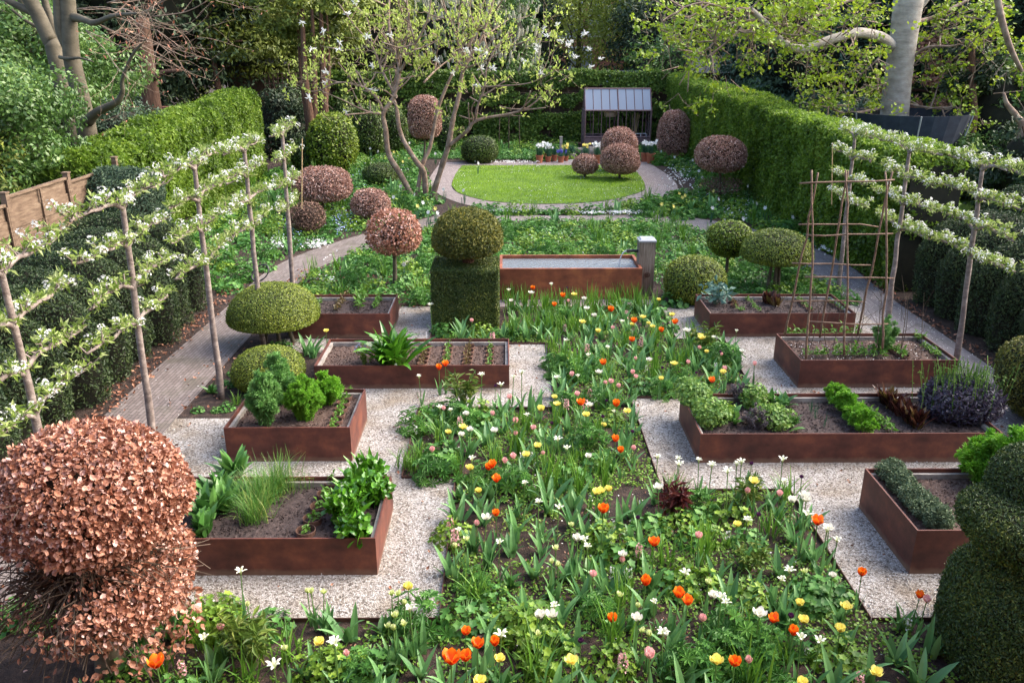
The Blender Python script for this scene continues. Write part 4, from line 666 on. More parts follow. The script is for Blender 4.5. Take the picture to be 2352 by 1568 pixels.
def beech(lab, basex, basey, cx, y0, y1, wpx, p=2.3, m='beech_far', dens=1.6, Y=None, twn=200, L=.058, asp=1, group=BE, cm=.8, name='copper_beech_ball', **k):
    b = G(basex, basey); Y = Y or b[1]; X, hw = dims(cx, (y0 + y1) / 2, wpx, 0, Y); yf = Y - hw * .3; zt2, zb = zz(y0, Y), zz(y1, Y - hw * .5); zc = zb + (zt2 - zb) * .42
    return topiary(name, lab, 'shrub', (b[0], Y, 0), (X, Y, zc), (hw, hw, zt2 - zc, zc - zb), m, L, L * .6, group, p, dens, .04, 2, [[(b[0], Y, -.03), (b[0] * .5 + X * .5, Y, zb * .6), (X, Y, zc)]], 'core_brown', cm, .8, LEAF, .12, 'bark_olive', twn, .4, stemr=.05, **k)
beech('round copper beech on a slim trunk beside the brick path bend', 907, 658, 905, 482, 588, 122, m='beech', L=.06, cm=.5, dens=1.2, twn=320)
beech('wide copper beech dome behind the smaller brown one left of the path', 740, 492, 740, 383, 466, 130, p=2.6)
beech('small dull brown beech ball in front of the wide copper dome', 707, 540, 705, 464, 530, 82, m='beech_dull', dens=1.0, twn=260, cm=.7)
beech('low copper beech ball left of the magnolia trunks', 851, 508, 851, 434, 502, 88)
beech('tall copper beech pillar on a stem behind the magnolia', 973, 388, 976, 220, 318, 76, p=3)
beech('tall oval copper beech standing against the right hedge', 1547, 366, 1547, 253, 365, 72, p=2.7)
beech('copper beech mushroom with ragged lower tier by the right hedge', 1652, 465, 1656, 313, 398, 113, p=2.4)
b = G(1652, 465); tt_ = [o for o in bpy.data.objects if o.get('label', '').startswith('copper beech mushroom')][0]; mb = MB(); P, N = blob(900, (b[0], b[1], zz(425, b[1])), (.75, .75, .3), 2, .1, 2, 3, .6); mb.leaves(P, N, .07, .04, .9); part(mb, 'lower_tier', M['beech_dull'], tt_)
beech('copper beech ball on the lawn nearest the greenhouse', 1422, 402, 1422, 292, 372, 84, Y=35.2)
beech('copper beech ball on a short trunk at the front right of the lawn', 1422, 413, 1425, 330, 402, 90)
beech('smallest copper beech ball on the lawn', 1342, 409, 1344, 354, 402, 59, p=2)
BX = 'clipped green box shapes'
def boxb(lab, basex, basey, cx, y0, y1, wpx, p=2.2, m='box', flat=.3, stems=None, Y=None, L=.032, dens=1.3, cat='shrub', name='box_topiary', zb=None, far=False):
    b = G(basex, basey); Y = Y or b[1]; X, hw = dims(cx, y0 * .4 + y1 * .6, wpx, 0, Y); zt2 = zz(y0, Y + hw * .15); zb = zb if zb is not None else (max(0, zz(y1, Y - hw * .75)) if stems else -.05); zc = zb + (zt2 - zb) * flat
    st = [[(X + q[0], Y + q[1], -.03), (X + q[0] * .8, Y + q[1] * .8, (zb) * .6), (X + q[0] * .5, Y, zc)] for q in stems] if stems else None
    return topiary(name, lab, cat, (X, Y, 0), (X, Y, zc), (hw, hw, zt2 - zc, zc - zb), m, L, L * .62, BX, p, dens, .018 if not far else .04, 1.6, st, 'core', .94, .55, FLAT, .05, 'bark_olive', 0, 0, .04)
boxb('largest box dome on short stems beside the left brick path', 640, 790, 629, 648, 768, 206, 2.15, 'box', .2, [(-.25, .1), (.05, 0), (.3, .05)], L=.022)
boxb('box mound directly in front of the largest box dome', 617, 888, 617, 794, 897, 163, 2.2, 'box', .45, L=.022)
boxb('low box mound left of the kale planter', 1596, 690, 1596, 587, 702, 139, 2.2, 'box', .45, L=.035)
boxb('bright round box ball on a single stem behind the right planters', 1674, 642, 1674, 507, 600, 101, 2.1, 'box_bright', .55, [(0, 0)], L=.045)
boxb('wide box dome on pale stems behind the kale planter', 1783, 672, 1784, 526, 619, 161, 2.15, 'box', .25, [(-.12, 0), (.02, -.05), (.14, .05)], L=.035)
boxb('clipped box ball left of the pots on the far side of the lawn', 1101, 373, 1102, 311, 373, 84, 2.4, 'box_dark', .5, L=.06, dens=1.2)
boxb('box ball nestled left of the magnolia', 877, 427, 877, 373, 430, 86, 2.2, 'box_dark', .5, L=.05, dens=1.2)
YD = 'large yellow green clipped yews'
def yewdome(lab, cx, y0, y1, wpx, Y, m='yew_gold', p=2.4, flat=.45):
    X, hw = dims(cx, (y0 + y1) / 2, wpx, 0, Y); zt2 = zz(y0, Y); zc = zt2 * flat; return topiary('yew_dome', lab, 'shrub', (X, Y, 0), (X, Y, zc), (hw, hw, zt2 - zc, zc), m, .1, .055, YD, p, 1.6, .04, 1.2, None, 'core', .92, .7, FLAT, .08)
yewdome('tall yellow green clipped yew cone behind the copper domes', 763, 260, 388, 114, 35, 'box_bright'); yewdome('darker clipped yew mound left of the yellow green yew cone', 715, 316, 390, 92, 35.3, 'box_dark')
yewdome('round clipped yew behind the magnolia left of its trunks', 845, 237, 325, 80, 40, 'box_dark'); yewdome('small clipped yew showing behind the yellow green cone', 795, 222, 300, 52, 42, 'box_dark'); yewdome('clipped yew between the magnolia trunks', 905, 246, 335, 62, 41, 'box_dark'); yewdome('dark narrow clipped yew right of the copper pillar', 1026, 267, 355, 44, 41, 'box_dark')
# yew block with dome
t = thing('yew_block', 'dark square yew block topped by a clipped yew dome beside the trough', 'topiary', (-.82, 15.5, 0)); bxx = (-1.42, -.16, 14.95, 16.15, 0, 1.08)
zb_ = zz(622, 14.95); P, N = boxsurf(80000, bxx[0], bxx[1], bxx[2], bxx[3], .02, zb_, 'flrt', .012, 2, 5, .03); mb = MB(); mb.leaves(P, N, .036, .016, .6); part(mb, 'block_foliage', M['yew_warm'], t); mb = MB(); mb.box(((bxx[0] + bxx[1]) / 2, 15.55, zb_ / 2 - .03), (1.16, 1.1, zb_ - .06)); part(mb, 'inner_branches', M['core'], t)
Yd = 15.55; X, hw = dims(1074, 545, 158, 0, Yd); zt2, zb2 = zz(480, Yd), zz(598, Yd - .45); zc = zb2 + (zt2 - zb2) * .3; P, N = blob(34000, (X, Yd, zc), (hw, hw, zt2 - zc, zc - zb2), 2.25, .03, 2, 9, .1); mb = MB(); mb.leaves(P, N, .05, .022, .7); part(mb, 'dome_foliage', M['yew_gold'], t)
mb = MB(); mb.solid((X, Yd, zc), (hw * .9, hw * .9, (zt2 - zc) * .9, (zc - zb2) * .88), 2.25, .03); part(mb, 'inner_branches', M['core'], t, True); mb = MB()
for k in range(16): q = k * .39; mb.tube([(X + .05 * math.cos(q), Yd + .05 * math.sin(q), zb_ - .15), (X + .12 * math.cos(q), Yd + .12 * math.sin(q), zb2 - .02), (X + .45 * math.cos(q), Yd + .45 * math.sin(q), zb2 + .12)], [.035, .03, .012], 5, sub=2)
part(mb, 'stems', M['bark_red'], t, True)
# front right yew
t = thing('yew_topiary', 'tall dark yew topiary of stacked rounded tiers in the lower right corner', 'topiary', (4.5, 6.0, 0)); Yq = 6.0
tiers = [(2400, 1500, 245, .0, 1.9, 3.0), (2385, 1190, 165, 0, 0, 2.4), (2400, 1075, 110, 0, 0, 2.2)]
def yt(cx, cy, hwpx, hz_up, hz_dn, n, Yq, p=2.4, L=.03):
    c = at(cx, cy, Yq); hw = at(cx + hwpx, cy, Yq)[0] - c[0]; P, N = blob(n, c, (hw, hw, hz_up, hz_dn), p, .035, 1.6, 3, .08); k = P[:, 2] > .02; mb.leaves(P[k], N[k], L, L * .42, .65); kb.solid(c, (hw * .92, hw * .92, hz_up * .92, hz_dn * .92), p, .035, 1.6, 3)
mb, kb = MB(), MB(); yt(2400, 1430, 212, .72, 1.3, 130000, 5.9, 2.3); yt(2375, 1200, 150, .21, .3, 32000, 6.05, 2.5); yt(2410, 1130, 130, .42, .3, 28000, 6.3, 2.2)
part(mb, 'foliage', M['yew_warm'], t); part(kb, 'inner_branches', M['core'], t, True)
yb_ = G(2350, 965); t = topiary('yew_ball', 'round yew ball at the right edge beyond the long planter', 'topiary', (7.75, 10.9, 0), (7.85, 10.9, .75), (.72, .72, .5, .75), 'yew_gold', .045, .02, None, 2.3, 1.3, .03, 1.5, None, 'core', .93)
YC = 'dark yew buttresses of the side hedges'
def buttress(X0, X1, Y, r, h, m, lab, sd):
    t = thing('yew_buttress', lab, 'hedge', ((X0 + X1) / 2, Y, 0), YC); c = ((X0 + X1) / 2, Y, h * .42); rr = ((X1 - X0) / 2, r, h * .58, h * 1.2); P, N = blob(23000, c, rr, 2.25, .05, 1.3, sd, .07, .02); mb = MB(); mb.leaves(P, N, .05, .023, .7); part(mb, 'foliage', M[m], t); mb = MB(); mb.solid(c, tuple(q * .93 for q in rr), 2.25, .05, 1.3, sd); part(mb, 'inner_branches', M['core'], t, True)
ys_ = [6.2, 7.1, 8.0, 8.95, 9.85, 10.75, 11.7, 12.6, 13.5, 14.4, 15.3, 16.2]
for k, y in enumerate(ys_): buttress(-9.1, -6.0 - .06 * (k % 3), y + .05 * rng.normal(), .46, 1.72 + .02 * k + .08 * rng.random(), 'yew', ordw(len(ys_) - 1 - k) + ' yew buttress from the far end of the left row', 20 + k)
ysr = [9.0, 9.95, 10.9, 11.85, 12.8, 13.75, 14.7, 15.65, 16.55]
for k, y in enumerate(ysr): buttress(8.48 + .05 * (k % 2), 11.2, y, .52, 1.62 + .1 * rng.random() + .03 * k, 'yew', ordw(len(ysr) - 1 - k) + ' yew buttress from the far end of the right row', 40 + k)
for k, (x, y, z, r) in enumerate([(11.6, 14.2, .9, 1.0), (11.9, 16.3, 1.0, 1.1), (12.2, 18.8, 1.0, 1.2)]): topiary('yew_ball', ('nearest', 'middle', 'farthest')[k] + ' of the rounded yews behind the right buttresses', 'shrub', (x, y, 0), (x, y, z), (r, r, r * .9, z), 'yew', .08, .035, 'rounded yews beyond the right row', 2.2, 1.4, .04)
topiary('conifer_shrub', 'rounded dark blue green shrub at the end of the larch fence', 'shrub', (-9.0, 19.4, 0), (-9.0, 19.4, 1.5), (.95, 1.1, .95, 1.5), 'conifer_b', .09, .03, None, 2.1, 2.2, .12, 2, None, 'core', .85, .9, droop=.3)

# ================================================================ ESPALIERED PEARS
PG = {'l': 'espaliered pear trees on the left', 'r': 'espaliered pear trees on the right'}
def espalier(lab, base, top, tiers, half, side, dens=1., seed=0, far=False):
    if side == 'l': dens *= .72
    rr = random.Random(seed); t = thing('espaliered_pear', lab, 'fruit tree', base, PG[side]); base, top = np.array(base), np.array(top); zs = np.linspace(0, 1, 9)[:, None]; tr = base + (top - base) * zs; tr[1:-1, :2] += rng.normal(size=(7, 2)) * .007
    mb = MB(); mb.tube(tr, np.linspace(.052, .03, 9) * (1 + .05 * rng.normal(size=9)), 10, sub=3); part(mb, 'trunk', M['bark_pear'], t, True)
    LP, LN, LA, BP = [], [], [], []
    for z in tiers:
        f = (z - base[2]) / (top[2] - base[2]); o = base + (top - base) * min(f, 1); 
        for s_ in (-1, 1):
            n = 9; u = np.linspace(0, 1, n); Q = np.stack([o[0] + .05 * np.sin(u * 5 + rr.random() * 6) * u, o[1] + s_ * half * u, o[2] - .1 * np.clip(1 - u * 6, 0, 1) + .014 * np.sin(u * 4 + rr.random() * 6) * u + .03], 1); Q[1:] += rng.normal(size=(n - 1, 3)) * .009
            mb = MB(); mb.tube(Q, np.linspace(.027, .015, n), 7, sub=3)
            ns = int(24 * half / 1.2); tt = (np.arange(ns) + rng.random(ns)) / ns * (n - 1); B0 = crom(Q, tt); d = unit(np.stack([rng.normal(size=ns) * .8, rng.normal(size=ns) * .5, .35 + .6 * rng.random(ns)], 1)); ln = .05 + .12 * rng.random(ns) ** 1.5
            if z == tiers[-1]: ln *= 1.25
            E_ = B0 + d * ln[:, None]; mid = (B0 + E_) / 2 + rng.normal(size=(ns, 3)) * .02; mb.tubes(np.stack([B0, mid, E_], 1), np.array([[.012, .008, .005]]), 4); part(mb, 'branch', M['bark_pear'], t, True)
            for q in range(ns):
                for (pt, k) in ((E_[q], 10), (mid[q], 5)):
                    k = int(k * dens); nn_ = unit(rng.normal(size=(k, 3)) * .9 + [0, 0, .45]); LP.append(pt + nn_ * .015); LA.append(nn_); LN.append(unit(rng.normal(size=(k, 3)) + [0, 0, .8]))
                if rr.random() < (.5 if side == 'r' else .27) * (1.3 if z == tiers[-1] else 1): BP.append(E_[q] + d[q] * .04)
    P, A_, N = np.concatenate(LP), np.concatenate(LA), np.concatenate(LN); mb = MB(); mb.leaves(P, N, .078, .027, .25, axis=A_ * 1.6); part(mb, 'leaves', M['pearleaf'], t)
    if BP:
        BP = np.array(BP); m = 17; C = np.repeat(BP, m, 0); d = unit(rng.normal(size=(len(C), 3)) + [0, 0, .35]); mb = MB(); P = C + d * .045 * np.repeat(.75 + .5 * rng.random((len(BP), 1)), m, 0); mb.leaves(P, d, .03, .03, .35, T=PENT); part(mb, 'blossom', M['blossom'], t)
    return t
TZ = (2.2, 2.68, 3.12, 3.6)
TZR = (1.95, 2.42, 2.88, 3.36)
def lean(b, x, y): return at(x, y, b[1])
espalier('nearest espaliered pear on the left, at the edge behind the copper beech', (-4.56, 7.35, 0), (-4.62, 7.35, 3.3), (1.82, 2.27, 2.75, 3.25), 1.15, 'l', seed=1)
espalier('second espaliered pear from the left edge, rising from behind the copper beech', (-4.52, 9.5, 0), at(280, 462, 9.5), (2.02, 2.5, 3.0, 3.45), 1.15, 'l', seed=2)
espalier('espaliered pear whose bare trunk foot shows beside the small green plants left of the dill', (-4.41, 11.75, 0), at(446, 378, 11.75), TZ, 1.15, 'l', seed=3)
espalier('espaliered pear whose foot is behind the large box dome, left of the last one', (-4.4, 14.06, 0), at(560, 342, 14.06), (2.2, 2.65, 3.1, 3.55), 1.15, 'l', seed=4)
espalier('last espaliered pear of the left row beside a bamboo cane', (-4.32, 16.1, 0), at(647, 292, 16.1), (2.15, 2.6, 3.1, 3.55), .85, 'l', seed=5)
espalier('espaliered pear at the right edge with its trunk outside the picture', (7.85, 10.75, 0), (7.6, 10.75, 3.4), TZR, 1.15, 'r', seed=6)
espalier('nearest visible trunk of the right espaliered pears, beside the purple leaved plant', (7.62, 13.0, 0), at(2258, 378, 13.0), TZR, 1.15, 'r', seed=7)
espalier('middle espaliered pear of the right row behind the bean frame planter', (7.35, 15.1, 0), at(2090, 342, 15.1), TZR, 1.15, 'r', seed=8)
espalier('farthest espaliered pear of the right row seen through the bean frame', (7.2, 17.2, 0), at(1964, 305, 17.2), (2.05, 2.5, 2.95, 3.4), .9, 'r', seed=9)
for (xb, yb2, xt, yt2, Y, l) in ((693, 480, 694, 318, 16.95, 'left'), (1910, 470, 1912, 328, 18.15, 'right')): mb = MB(); mb.tube([at(xb, yb2, Y), at(xt, yt2, Y)], .012, 6); single(mb, 'bamboo_cane', M['cane'], 'thin bamboo cane at the far end of the %s pear row' % l, 'cane', 'bamboo canes of the pear rows')

# ================================================================ TREES
def grow(p, d, L, r, depth, out, tips, spread=.6, up=.15, seg=4, shrink=.72, kids_=(2, 3), wig=.12):
    pts = [p]; v = unit(d)
    for k in range(seg): v = unit(v + rng.normal(size=3) * wig + np.array([0, 0, up * .3])); pts.append(pts[-1] + v * L / seg)
    out.append((np.array(pts), np.linspace(r, r * .6, seg + 1)))
    if depth == 0: tips.append((pts[-1], v)); tips.append((pts[-2], v)); return
    for k in range(random.randint(*kids_)):
        i = seg if k == 0 else random.randint(seg // 2, seg); nd = unit(v + rng.normal(size=3) * spread); grow(pts[i], nd, L * shrink * random.uniform(.8, 1.15), r * .58, depth - 1, out, tips, spread, up, seg, shrink, kids_, wig)
def put_branches(out, parent, m, name, thin=.014):
    big = [o for o in out if o[1][0] > thin]; sm = [o for o in out if o[1][0] <= thin]
    if big:
        for P, r_ in sorted(big, key=lambda o: -o[1][0])[:90]: mb = MB(); mb.tube(P, r_, 7, sub=2); part(mb, 'branch', M[m], parent, True)
    if sm: mb = MB(); mb.tubes(np.array([o[0] for o in sm]), np.array([o[1] for o in sm]), 3); part(mb, 'twigs', M[m], parent)
# magnolia
Ym = 28.6; t = thing('magnolia_tree', 'multi stemmed star magnolia with lime buds and white flowers beside the lawn', 'tree', (-2.95, Ym, 0)); Zm = lambda x, y, dy=0: np.array(at(762.6 + x * .3516 * 1.0883, y * .3516 * 1.0883 * .9188 if False else y / 2.8444, Ym + dy))
def Zm(x, y, dy=0): return np.array(at(762.6 + x / 2.8444, y / 2.8444, Ym + dy))
stems = [([(540, 1310, 0), (440, 1130, -.1), (370, 1010, -.2), (350, 850, -.3), (335, 740, -.3), (400, 640, -.2), (440, 480, -.1), (425, 380, 0), (375, 200, .2), (372, 0, .5), (360, -150, .6)], .17, .05),
 ([(612, 1300, .2), (600, 1130, .1), (540, 1040, 0), (450, 880, .1), (420, 700, .2), (400, 600, .4), (470, 300, .6), (500, 150, .8), (480, -60, 1.)], .17, .045),
 ([(550, 1300, .1), (590, 1080, .3), (640, 960, .4), (690, 720, .5), (750, 560, .6), (830, 370, .7), (800, 200, .9), (740, 60, 1.), (700, -100, 1.2)], .13, .04),
 ([(650, 1300, 0), (720, 1080, -.2), (760, 950, -.4), (790, 780, -.4), (830, 620, -.3), (860, 450, -.2), (960, 280, 0), (1010, 150, .2), (1060, -20, .3), (1100, -150, .3)], .17, .04),
 ([(760, 955, -.4), (880, 860, -.7), (950, 785, -.8), (1180, 740, -.9), (1300, 690, -1.), (1440, 560, -1.)], .12, .025), ([(935, 800, -.75), (950, 700, -.9), (1000, 560, -1.), (1010, 450, -1.), (1080, 300, -.9), (1180, 225, -.8)], .08, .02),
 ([(340, 745, -.3), (250, 735, -.5), (150, 695, -.7), (60, 650, -.8), (-60, 600, -.8)], .07, .015), ([(330, 720, -.3), (290, 640, -.3), (200, 570, -.3), (40, 540, -.4), (-110, 600, -.3), (-220, 560, 0)], .09, .015),
 ([(420, 640, -.2), (330, 470, .2), (260, 300, .5), (140, 160, .8), (40, 20, 1.)], .08, .03), ([(440, 480, -.1), (520, 330, -.6), (620, 140, -.9), (650, -40, -1)], .08, .03), ([(830, 380, .7), (930, 230, 1.), (900, 60, 1.2), (930, -60, 1.3)], .07, .025),
 ([(860, 450, -.2), (1000, 400, -.6), (1180, 300, -1), (1350, 250, -1.2)], .06, .015), ([(600, 540, .2), (700, 440, 1.4), (900, 300, 2), (1150, 130, 2.4)], .06, .015), ([(950, 570, -.9), (1150, 560, -1.3), (1300, 540, -1.5), (1450, 470, -1.6)], .05, .015), ([(260, 300, .5), (100, 330, 1.2), (-80, 300, 1.6)], .05, .012)]
out, tips = [], []
for pts, r0, r1 in stems:
    P = np.array([Zm(*q) for q in pts]); tt = np.linspace(0, len(P) - 1, (len(P) - 1) * 4 + 1); C = crom(P, tt); mb = MB(); rad = np.linspace(r0, r1, len(C)) * (1 + .06 * rng.normal(size=len(C))); mb.tube(C, rad * .62, 9); part(mb, 'trunk' if r0 > .12 else 'branch', M['bark_mag'], t, True)
    L_ = len(C)
    for k in range(int(L_ * .42)):
        i = rng.integers(int(L_ * (.5 if r0 > .12 else .25)), L_); v = unit(C[min(i + 1, L_ - 1)] - C[max(i - 1, 0)]); d = unit(v * .5 + rng.normal(size=3) * [.9, .9, .6] + [0, 0, .25]); grow(C[i], d, random.uniform(.6, 1.15), min(.03, rad[i] * .55), 2, out, tips, .65, .12, 4, .7)
put_branches(out, t, 'bark_mag', 'branches', .012)
TP = np.array([q[0] for q in tips]); TD = np.array([q[1] for q in tips]); k = np.repeat(np.arange(len(TP)), 3); mb = MB(); mb.leaves(TP[k] + rng.normal(size=(len(k), 3)) * .05, rng.normal(size=(len(k), 3)), .115, .06, .3, axis=TD[k] * .6 + [0, 0, 1.4]); part(mb, 'leaf_buds', M['magleaf'], t)
fl = [(45, 280), (40, 320), (380, 232), (270, 590), (90, 738), (685, 397), (875, 330), (900, 352), (955, 330), (790, 478), (975, 447), (950, 558), (1045, 447), (1005, 352), (1335, 300), (1330, 335), (1385, 190), (1465, 168), (1410, 235), (1495, 270), (1540, 300), (1560, 280), (1650, 225), (1585, 372), (1250, 398), (1700, 440), (1360, 483), (1680, 325), (1755, 385), (-60, 200), (-40, 470), (262, 437), (230, 240), (-200, 150), (-130, 320), (150, 15), (100, 90), (-150, 640), (-40, 540)]
for x, y in fl:
    F = MB()
    c = Zm(x, y, rng.normal() * .8); n = 11; q = rng.random(n) * 6.28; ax = np.stack([np.cos(q), np.sin(q) * .9, .5 * rng.normal(size=n) + .35], 1); F.leaves(np.tile(c, (n, 1)), rng.normal(size=(n, 3)), .14, .05, .3, axis=ax * 2); part(F, 'flower', M['blossom'], t)
def crown(mb, c, r, n, L, W, K=40, rc=.35, droop=0., jit=.7, seed=0, p=2., hollow=.4, T=FLAT, flat=1.):
    d = unit(rng.normal(size=(K, 3))); C = blobmap(d, r, p) * (hollow + (1 - hollow) * rng.random((K, 1)) ** .5) + np.array(c); k = rng.integers(0, K, n); q = unit(rng.normal(size=(n, 3))); R0 = min(r[:3]) * rc * (.6 + .8 * rng.random(K))[k][:, None]
    P = C[k] + q * R0 * (.7 + .3 * rng.random((n, 1))) * [1.15, 1.15, .75 * flat]; P[:, 2] -= droop * R0[:, 0] * (q[:, 0] ** 2 + q[:, 1] ** 2); ok = P[:, 2] > .05
    mb.leaves(P[ok], (q + [0, 0, .35])[ok], L, W, jit, T, droop, a=np.clip(rng.random(ok.sum()) * .6 + .4 * rng.random(K)[k][ok], 0, 1)); return C
NB = [0]
def bgtree(name, lab, X, Y, z0, z1, r, n, m, L=.22, W=.1, K=70, droop=0., trunk=.22, bark='bark_red', rc=.3, group='trees and shrubs behind the hedges', flat=1., corek=.72, hollow=.45, cat='tree', p=2.2, lean_=(0, 0)):
    t = thing(name, lab, cat, (X, Y, 0), group); mb = MB(); c = (X, Y, (z0 + z1) / 2); rr = (r, r * .9, (z1 - z0) / 2); C = crown(mb, c, rr, n, L, W, K, rc, droop, p=p, flat=flat, hollow=hollow); part(mb, 'crown', M[m], t)
    if corek: mb = MB(); mb.solid(c, tuple(q * corek for q in rr), p, .12, .6, int(X * 7) % 90); part(mb, 'inner_branches', M['core'], t, True)
    mb = MB(); mb.tube([(X + lean_[0], Y + lean_[1], -.1), (X + lean_[0] * .4, Y, z0 + .3), (X, Y, z1 * .75)], [trunk * 1.25, trunk, trunk * .3], 10, sub=4); part(mb, 'trunk', M[bark], t, True)
    out = []
    for q in C[:14]: a = np.array([X, Y, z0 + (z1 - z0) * random.uniform(.0, .5)]); out.append((np.array([a, a * .5 + q * .5 + rng.normal(size=3) * .2, q]), np.array([trunk * .35, trunk * .2, .03])))
    mb = MB(); mb.tubes(np.array([o[0] for o in out]), np.array([o[1] for o in out]), 5); part(mb, 'limbs', M[bark], t); return t
def Xat(x, Y, y=100): return at(x, y, Y)[0]
B = bgtree
# far left
B('evergreen_bush', 'large glossy light green evergreen bush at the left edge above the fence', -16.0, 27.5, -1, 6.5, 3.9, 120000, 'laurel', .14, .07, 260, .1, cat='shrub', rc=.24, corek=.6)
B('evergreen_bush', 'yellowish feathery cypress at the far left edge', -12.9, 19.2, 0, 5.2, 1.5, 30000, 'conifer_y', .14, .05, 90, .5, cat='shrub', rc=.3, corek=.55)
B('evergreen_bush', 'bright green leafy shrub behind the larch fence below the beech trunks', -12.9, 20.6, -1, 5.0, 2.5, 90000, 'laurel', .11, .055, 170, .1, cat='shrub', rc=.28, corek=.55)
B('conifer_tree', 'dark drooping yew filling the shade at the upper left', Xat(330, 43), 43, 2.2, 13, 5.2, 42000, 'conifer', .28, .09, 120, .8, .5)
B('conifer_tree', 'dark yew behind the bare beech branches at the top left', Xat(120, 46), 46, 0, 14, 5.5, 32000, 'conifer', .3, .1, 110, .8, .4)
B('conifer_tree', 'spreading yellow green yew above the garden shed', Xat(540, 45), 45, 4.2, 13, 4.6, 60000, 'conifer_y', .26, .09, 130, .6, .4)
B('conifer_tree', 'olive green yew to the right of the garden shed', Xat(690, 48), 48, 3.6, 13, 3.6, 36000, 'conifer_y', .26, .09, 110, .6, .3)
B('conifer_tree', 'dark yew standing left of the magnolia crown', Xat(850, 55), 55, 0, 12, 3.2, 26000, 'conifer_y', .26, .09, 90, .6, .3)
B('evergreen_bush', 'small grey green bush in shade right of the large beech trunk', Xat(295, 26, 300), 26, 0, 3.6, 1.3, 9000, 'conifer_b', .1, .04, 50, .2, .05, cat='shrub', rc=.4)
B('evergreen_bush', 'dark ivy covered bush between hedge and magnolia', Xat(650, 40, 250), 40, 0, 3.3, 1.3, 14000, 'conifer', .12, .07, 50, .2, .05, cat='shrub', rc=.4)
# centre
B('laurel_bush', 'tall laurel with cream flower spikes behind the magnolia', Xat(1090, 54), 54, 0, 8.9, 4.2, 40000, 'laurel', .22, .09, 120, .1, cat='tree', rc=.22)
tl = bpy.data.objects['laurel_bush']; d = unit(rng.normal(size=(520, 3)) + [0, -1.1, .5]); P = blobmap(d, (4.2, 3.9, 4.5), 2.2) * (.93 + .1 * rng.random((520, 1))) + [Xat(1090, 54), 54, 4.4]; mb = MB(); tt = np.linspace(0, 1, 3)[None, :, None]; mb.tubes(P[:, None] + tt * (d[:, None] * .12 + [0, 0, .4]), np.array([[.07, .075, .025]]), 5, a=rng.random(520)); part(mb, 'flower_spikes', M['bracts'], tl)['kind'] = 'stuff'
B('ivy_tree', 'ivy clad tree behind the laurel at the top centre', Xat(1210, 60), 60, 0, 9.5, 2.4, 16000, 'conifer', .24, .14, 70, .3)
B('spring_tree', 'pale budding tree in front of the brick and white house', Xat(1330, 62), 62, 3, 12, 4.2, 16000, 'spring', .2, .1, 160, 0, .2, 'bark_olive', corek=0, hollow=.1)
B('spring_tree', 'thin yellow green tree between the house and the dark yew', Xat(1470, 60), 60, 4, 13, 4.2, 20000, 'spring', .2, .1, 160, 0, .3, 'bark_olive', corek=0, hollow=.1)
B('spring_tree', 'thin budding tree at the top centre left of the house windows', Xat(1180, 66), 66, 4, 13, 4.0, 5000, 'spring', .2, .1, 100, 0, .2, 'bark_olive', corek=0, hollow=.1)
B('conifer_tree', 'broad dark green yew behind the right end of the back hedge', Xat(1560, 56), 56, 0, 9.3, 4.0, 36000, 'conifer', .25, .09, 120, .5, .3)
B('rhododendron', 'dark rhododendron with long leaves above the greenhouse corner', Xat(1530, 49), 49, 0, 5.6, 2.2, 9000, 'laurel', .3, .08, 60, .5, .1, cat='shrub', rc=.35)
B('conifer_tree', 'olive conifer in the gap left of the big grey trunk', Xat(1690, 60), 60, 0, 13, 4.2, 26000, 'conifer_y', .28, .09, 110, .5, .3)
B('conifer_tree', 'blue green drooping conifer beside the big grey trunk', Xat(1880, 44), 44, .5, 13, 4.6, 46000, 'conifer_b', .26, .08, 130, .9, .35, 'bark_grey')
B('conifer_tree', 'second blue green conifer just right of the pale roofed shed', Xat(1760, 50), 50, .5, 11, 3.0, 24000, 'conifer_b', .26, .08, 90, .9, .3)
B('conifer_tree', 'dark conifer with rusty dead sprays right of the big grey trunk', Xat(2210, 42), 42, 1.5, 13, 4.8, 40000, 'conifer', .28, .09, 130, .9, .35)
B('conifer_tree', 'very dark conifer at the upper right edge', Xat(2420, 38), 38, 2, 13, 4.2, 30000, 'conifer_b', .28, .09, 110, .9, .35)
tl = thing('dead_branches', 'rusty brown dead conifer sprays right of the big grey trunk', 'branches', at(2150, 180, 37)); mb = MB(); c = at(2160, 180, 37.2); crown(mb, c, (2.6, .8, 1.9), 6000, .22, .06, 30, .25, .9); part(mb, 'sprays', M['litter'], tl); mb = MB()
for k in range(14): q = np.array(c) + rng.normal(size=3) * [1.8, .5, 1.2]; mb.tube([(Xat(2210, 42), 41, q[2] - .4), (q + [0, 1, 0]), q], [.08, .05, .02], 5)
part(mb, 'limbs', M['bark_red'], tl)
B('viburnum', 'grey green flowering bush at the right edge above the fence', Xat(2330, 31), 31, 0, 4.8, 1.7, 12000, 'laurel', .16, .08, 60, .1, .08, cat='shrub')
for k in range(7): x = 1480 + k * 160; B('low_shrub', 'dark shrub number %s from the left behind the right hedge' % ordw(k), 11.2 + k * 1.1, 46 - k * 4.0, 0, 2.6 + .5 * (k % 2), 1.7, 9000, ('conifer_b', 'laurel', 'conifer')[k % 3], .15, .07, 50, .3, .05, cat='shrub', group='low shrubs behind the right hedge', rc=.35)
for k in range(4): B('low_shrub', ordw(k) + ' low green shrub from the left in front of the mossy fence', 15 + 1.6 * k, 29 - .5 * k, 0, 1.5, 1.1, 6000, ('conifer_b', 'box_dark')[k % 2], .12, .06, 40, .1, .04, cat='shrub', group='low shrubs at the far right', rc=.4)
mb = MB(); mb.poly([(10.2, 18), (26, 18), (26, 30), (10.2, 34)], .014); single(mb, 'neighbour_lawn', M['lawn'], kind='structure')
k_ = 0
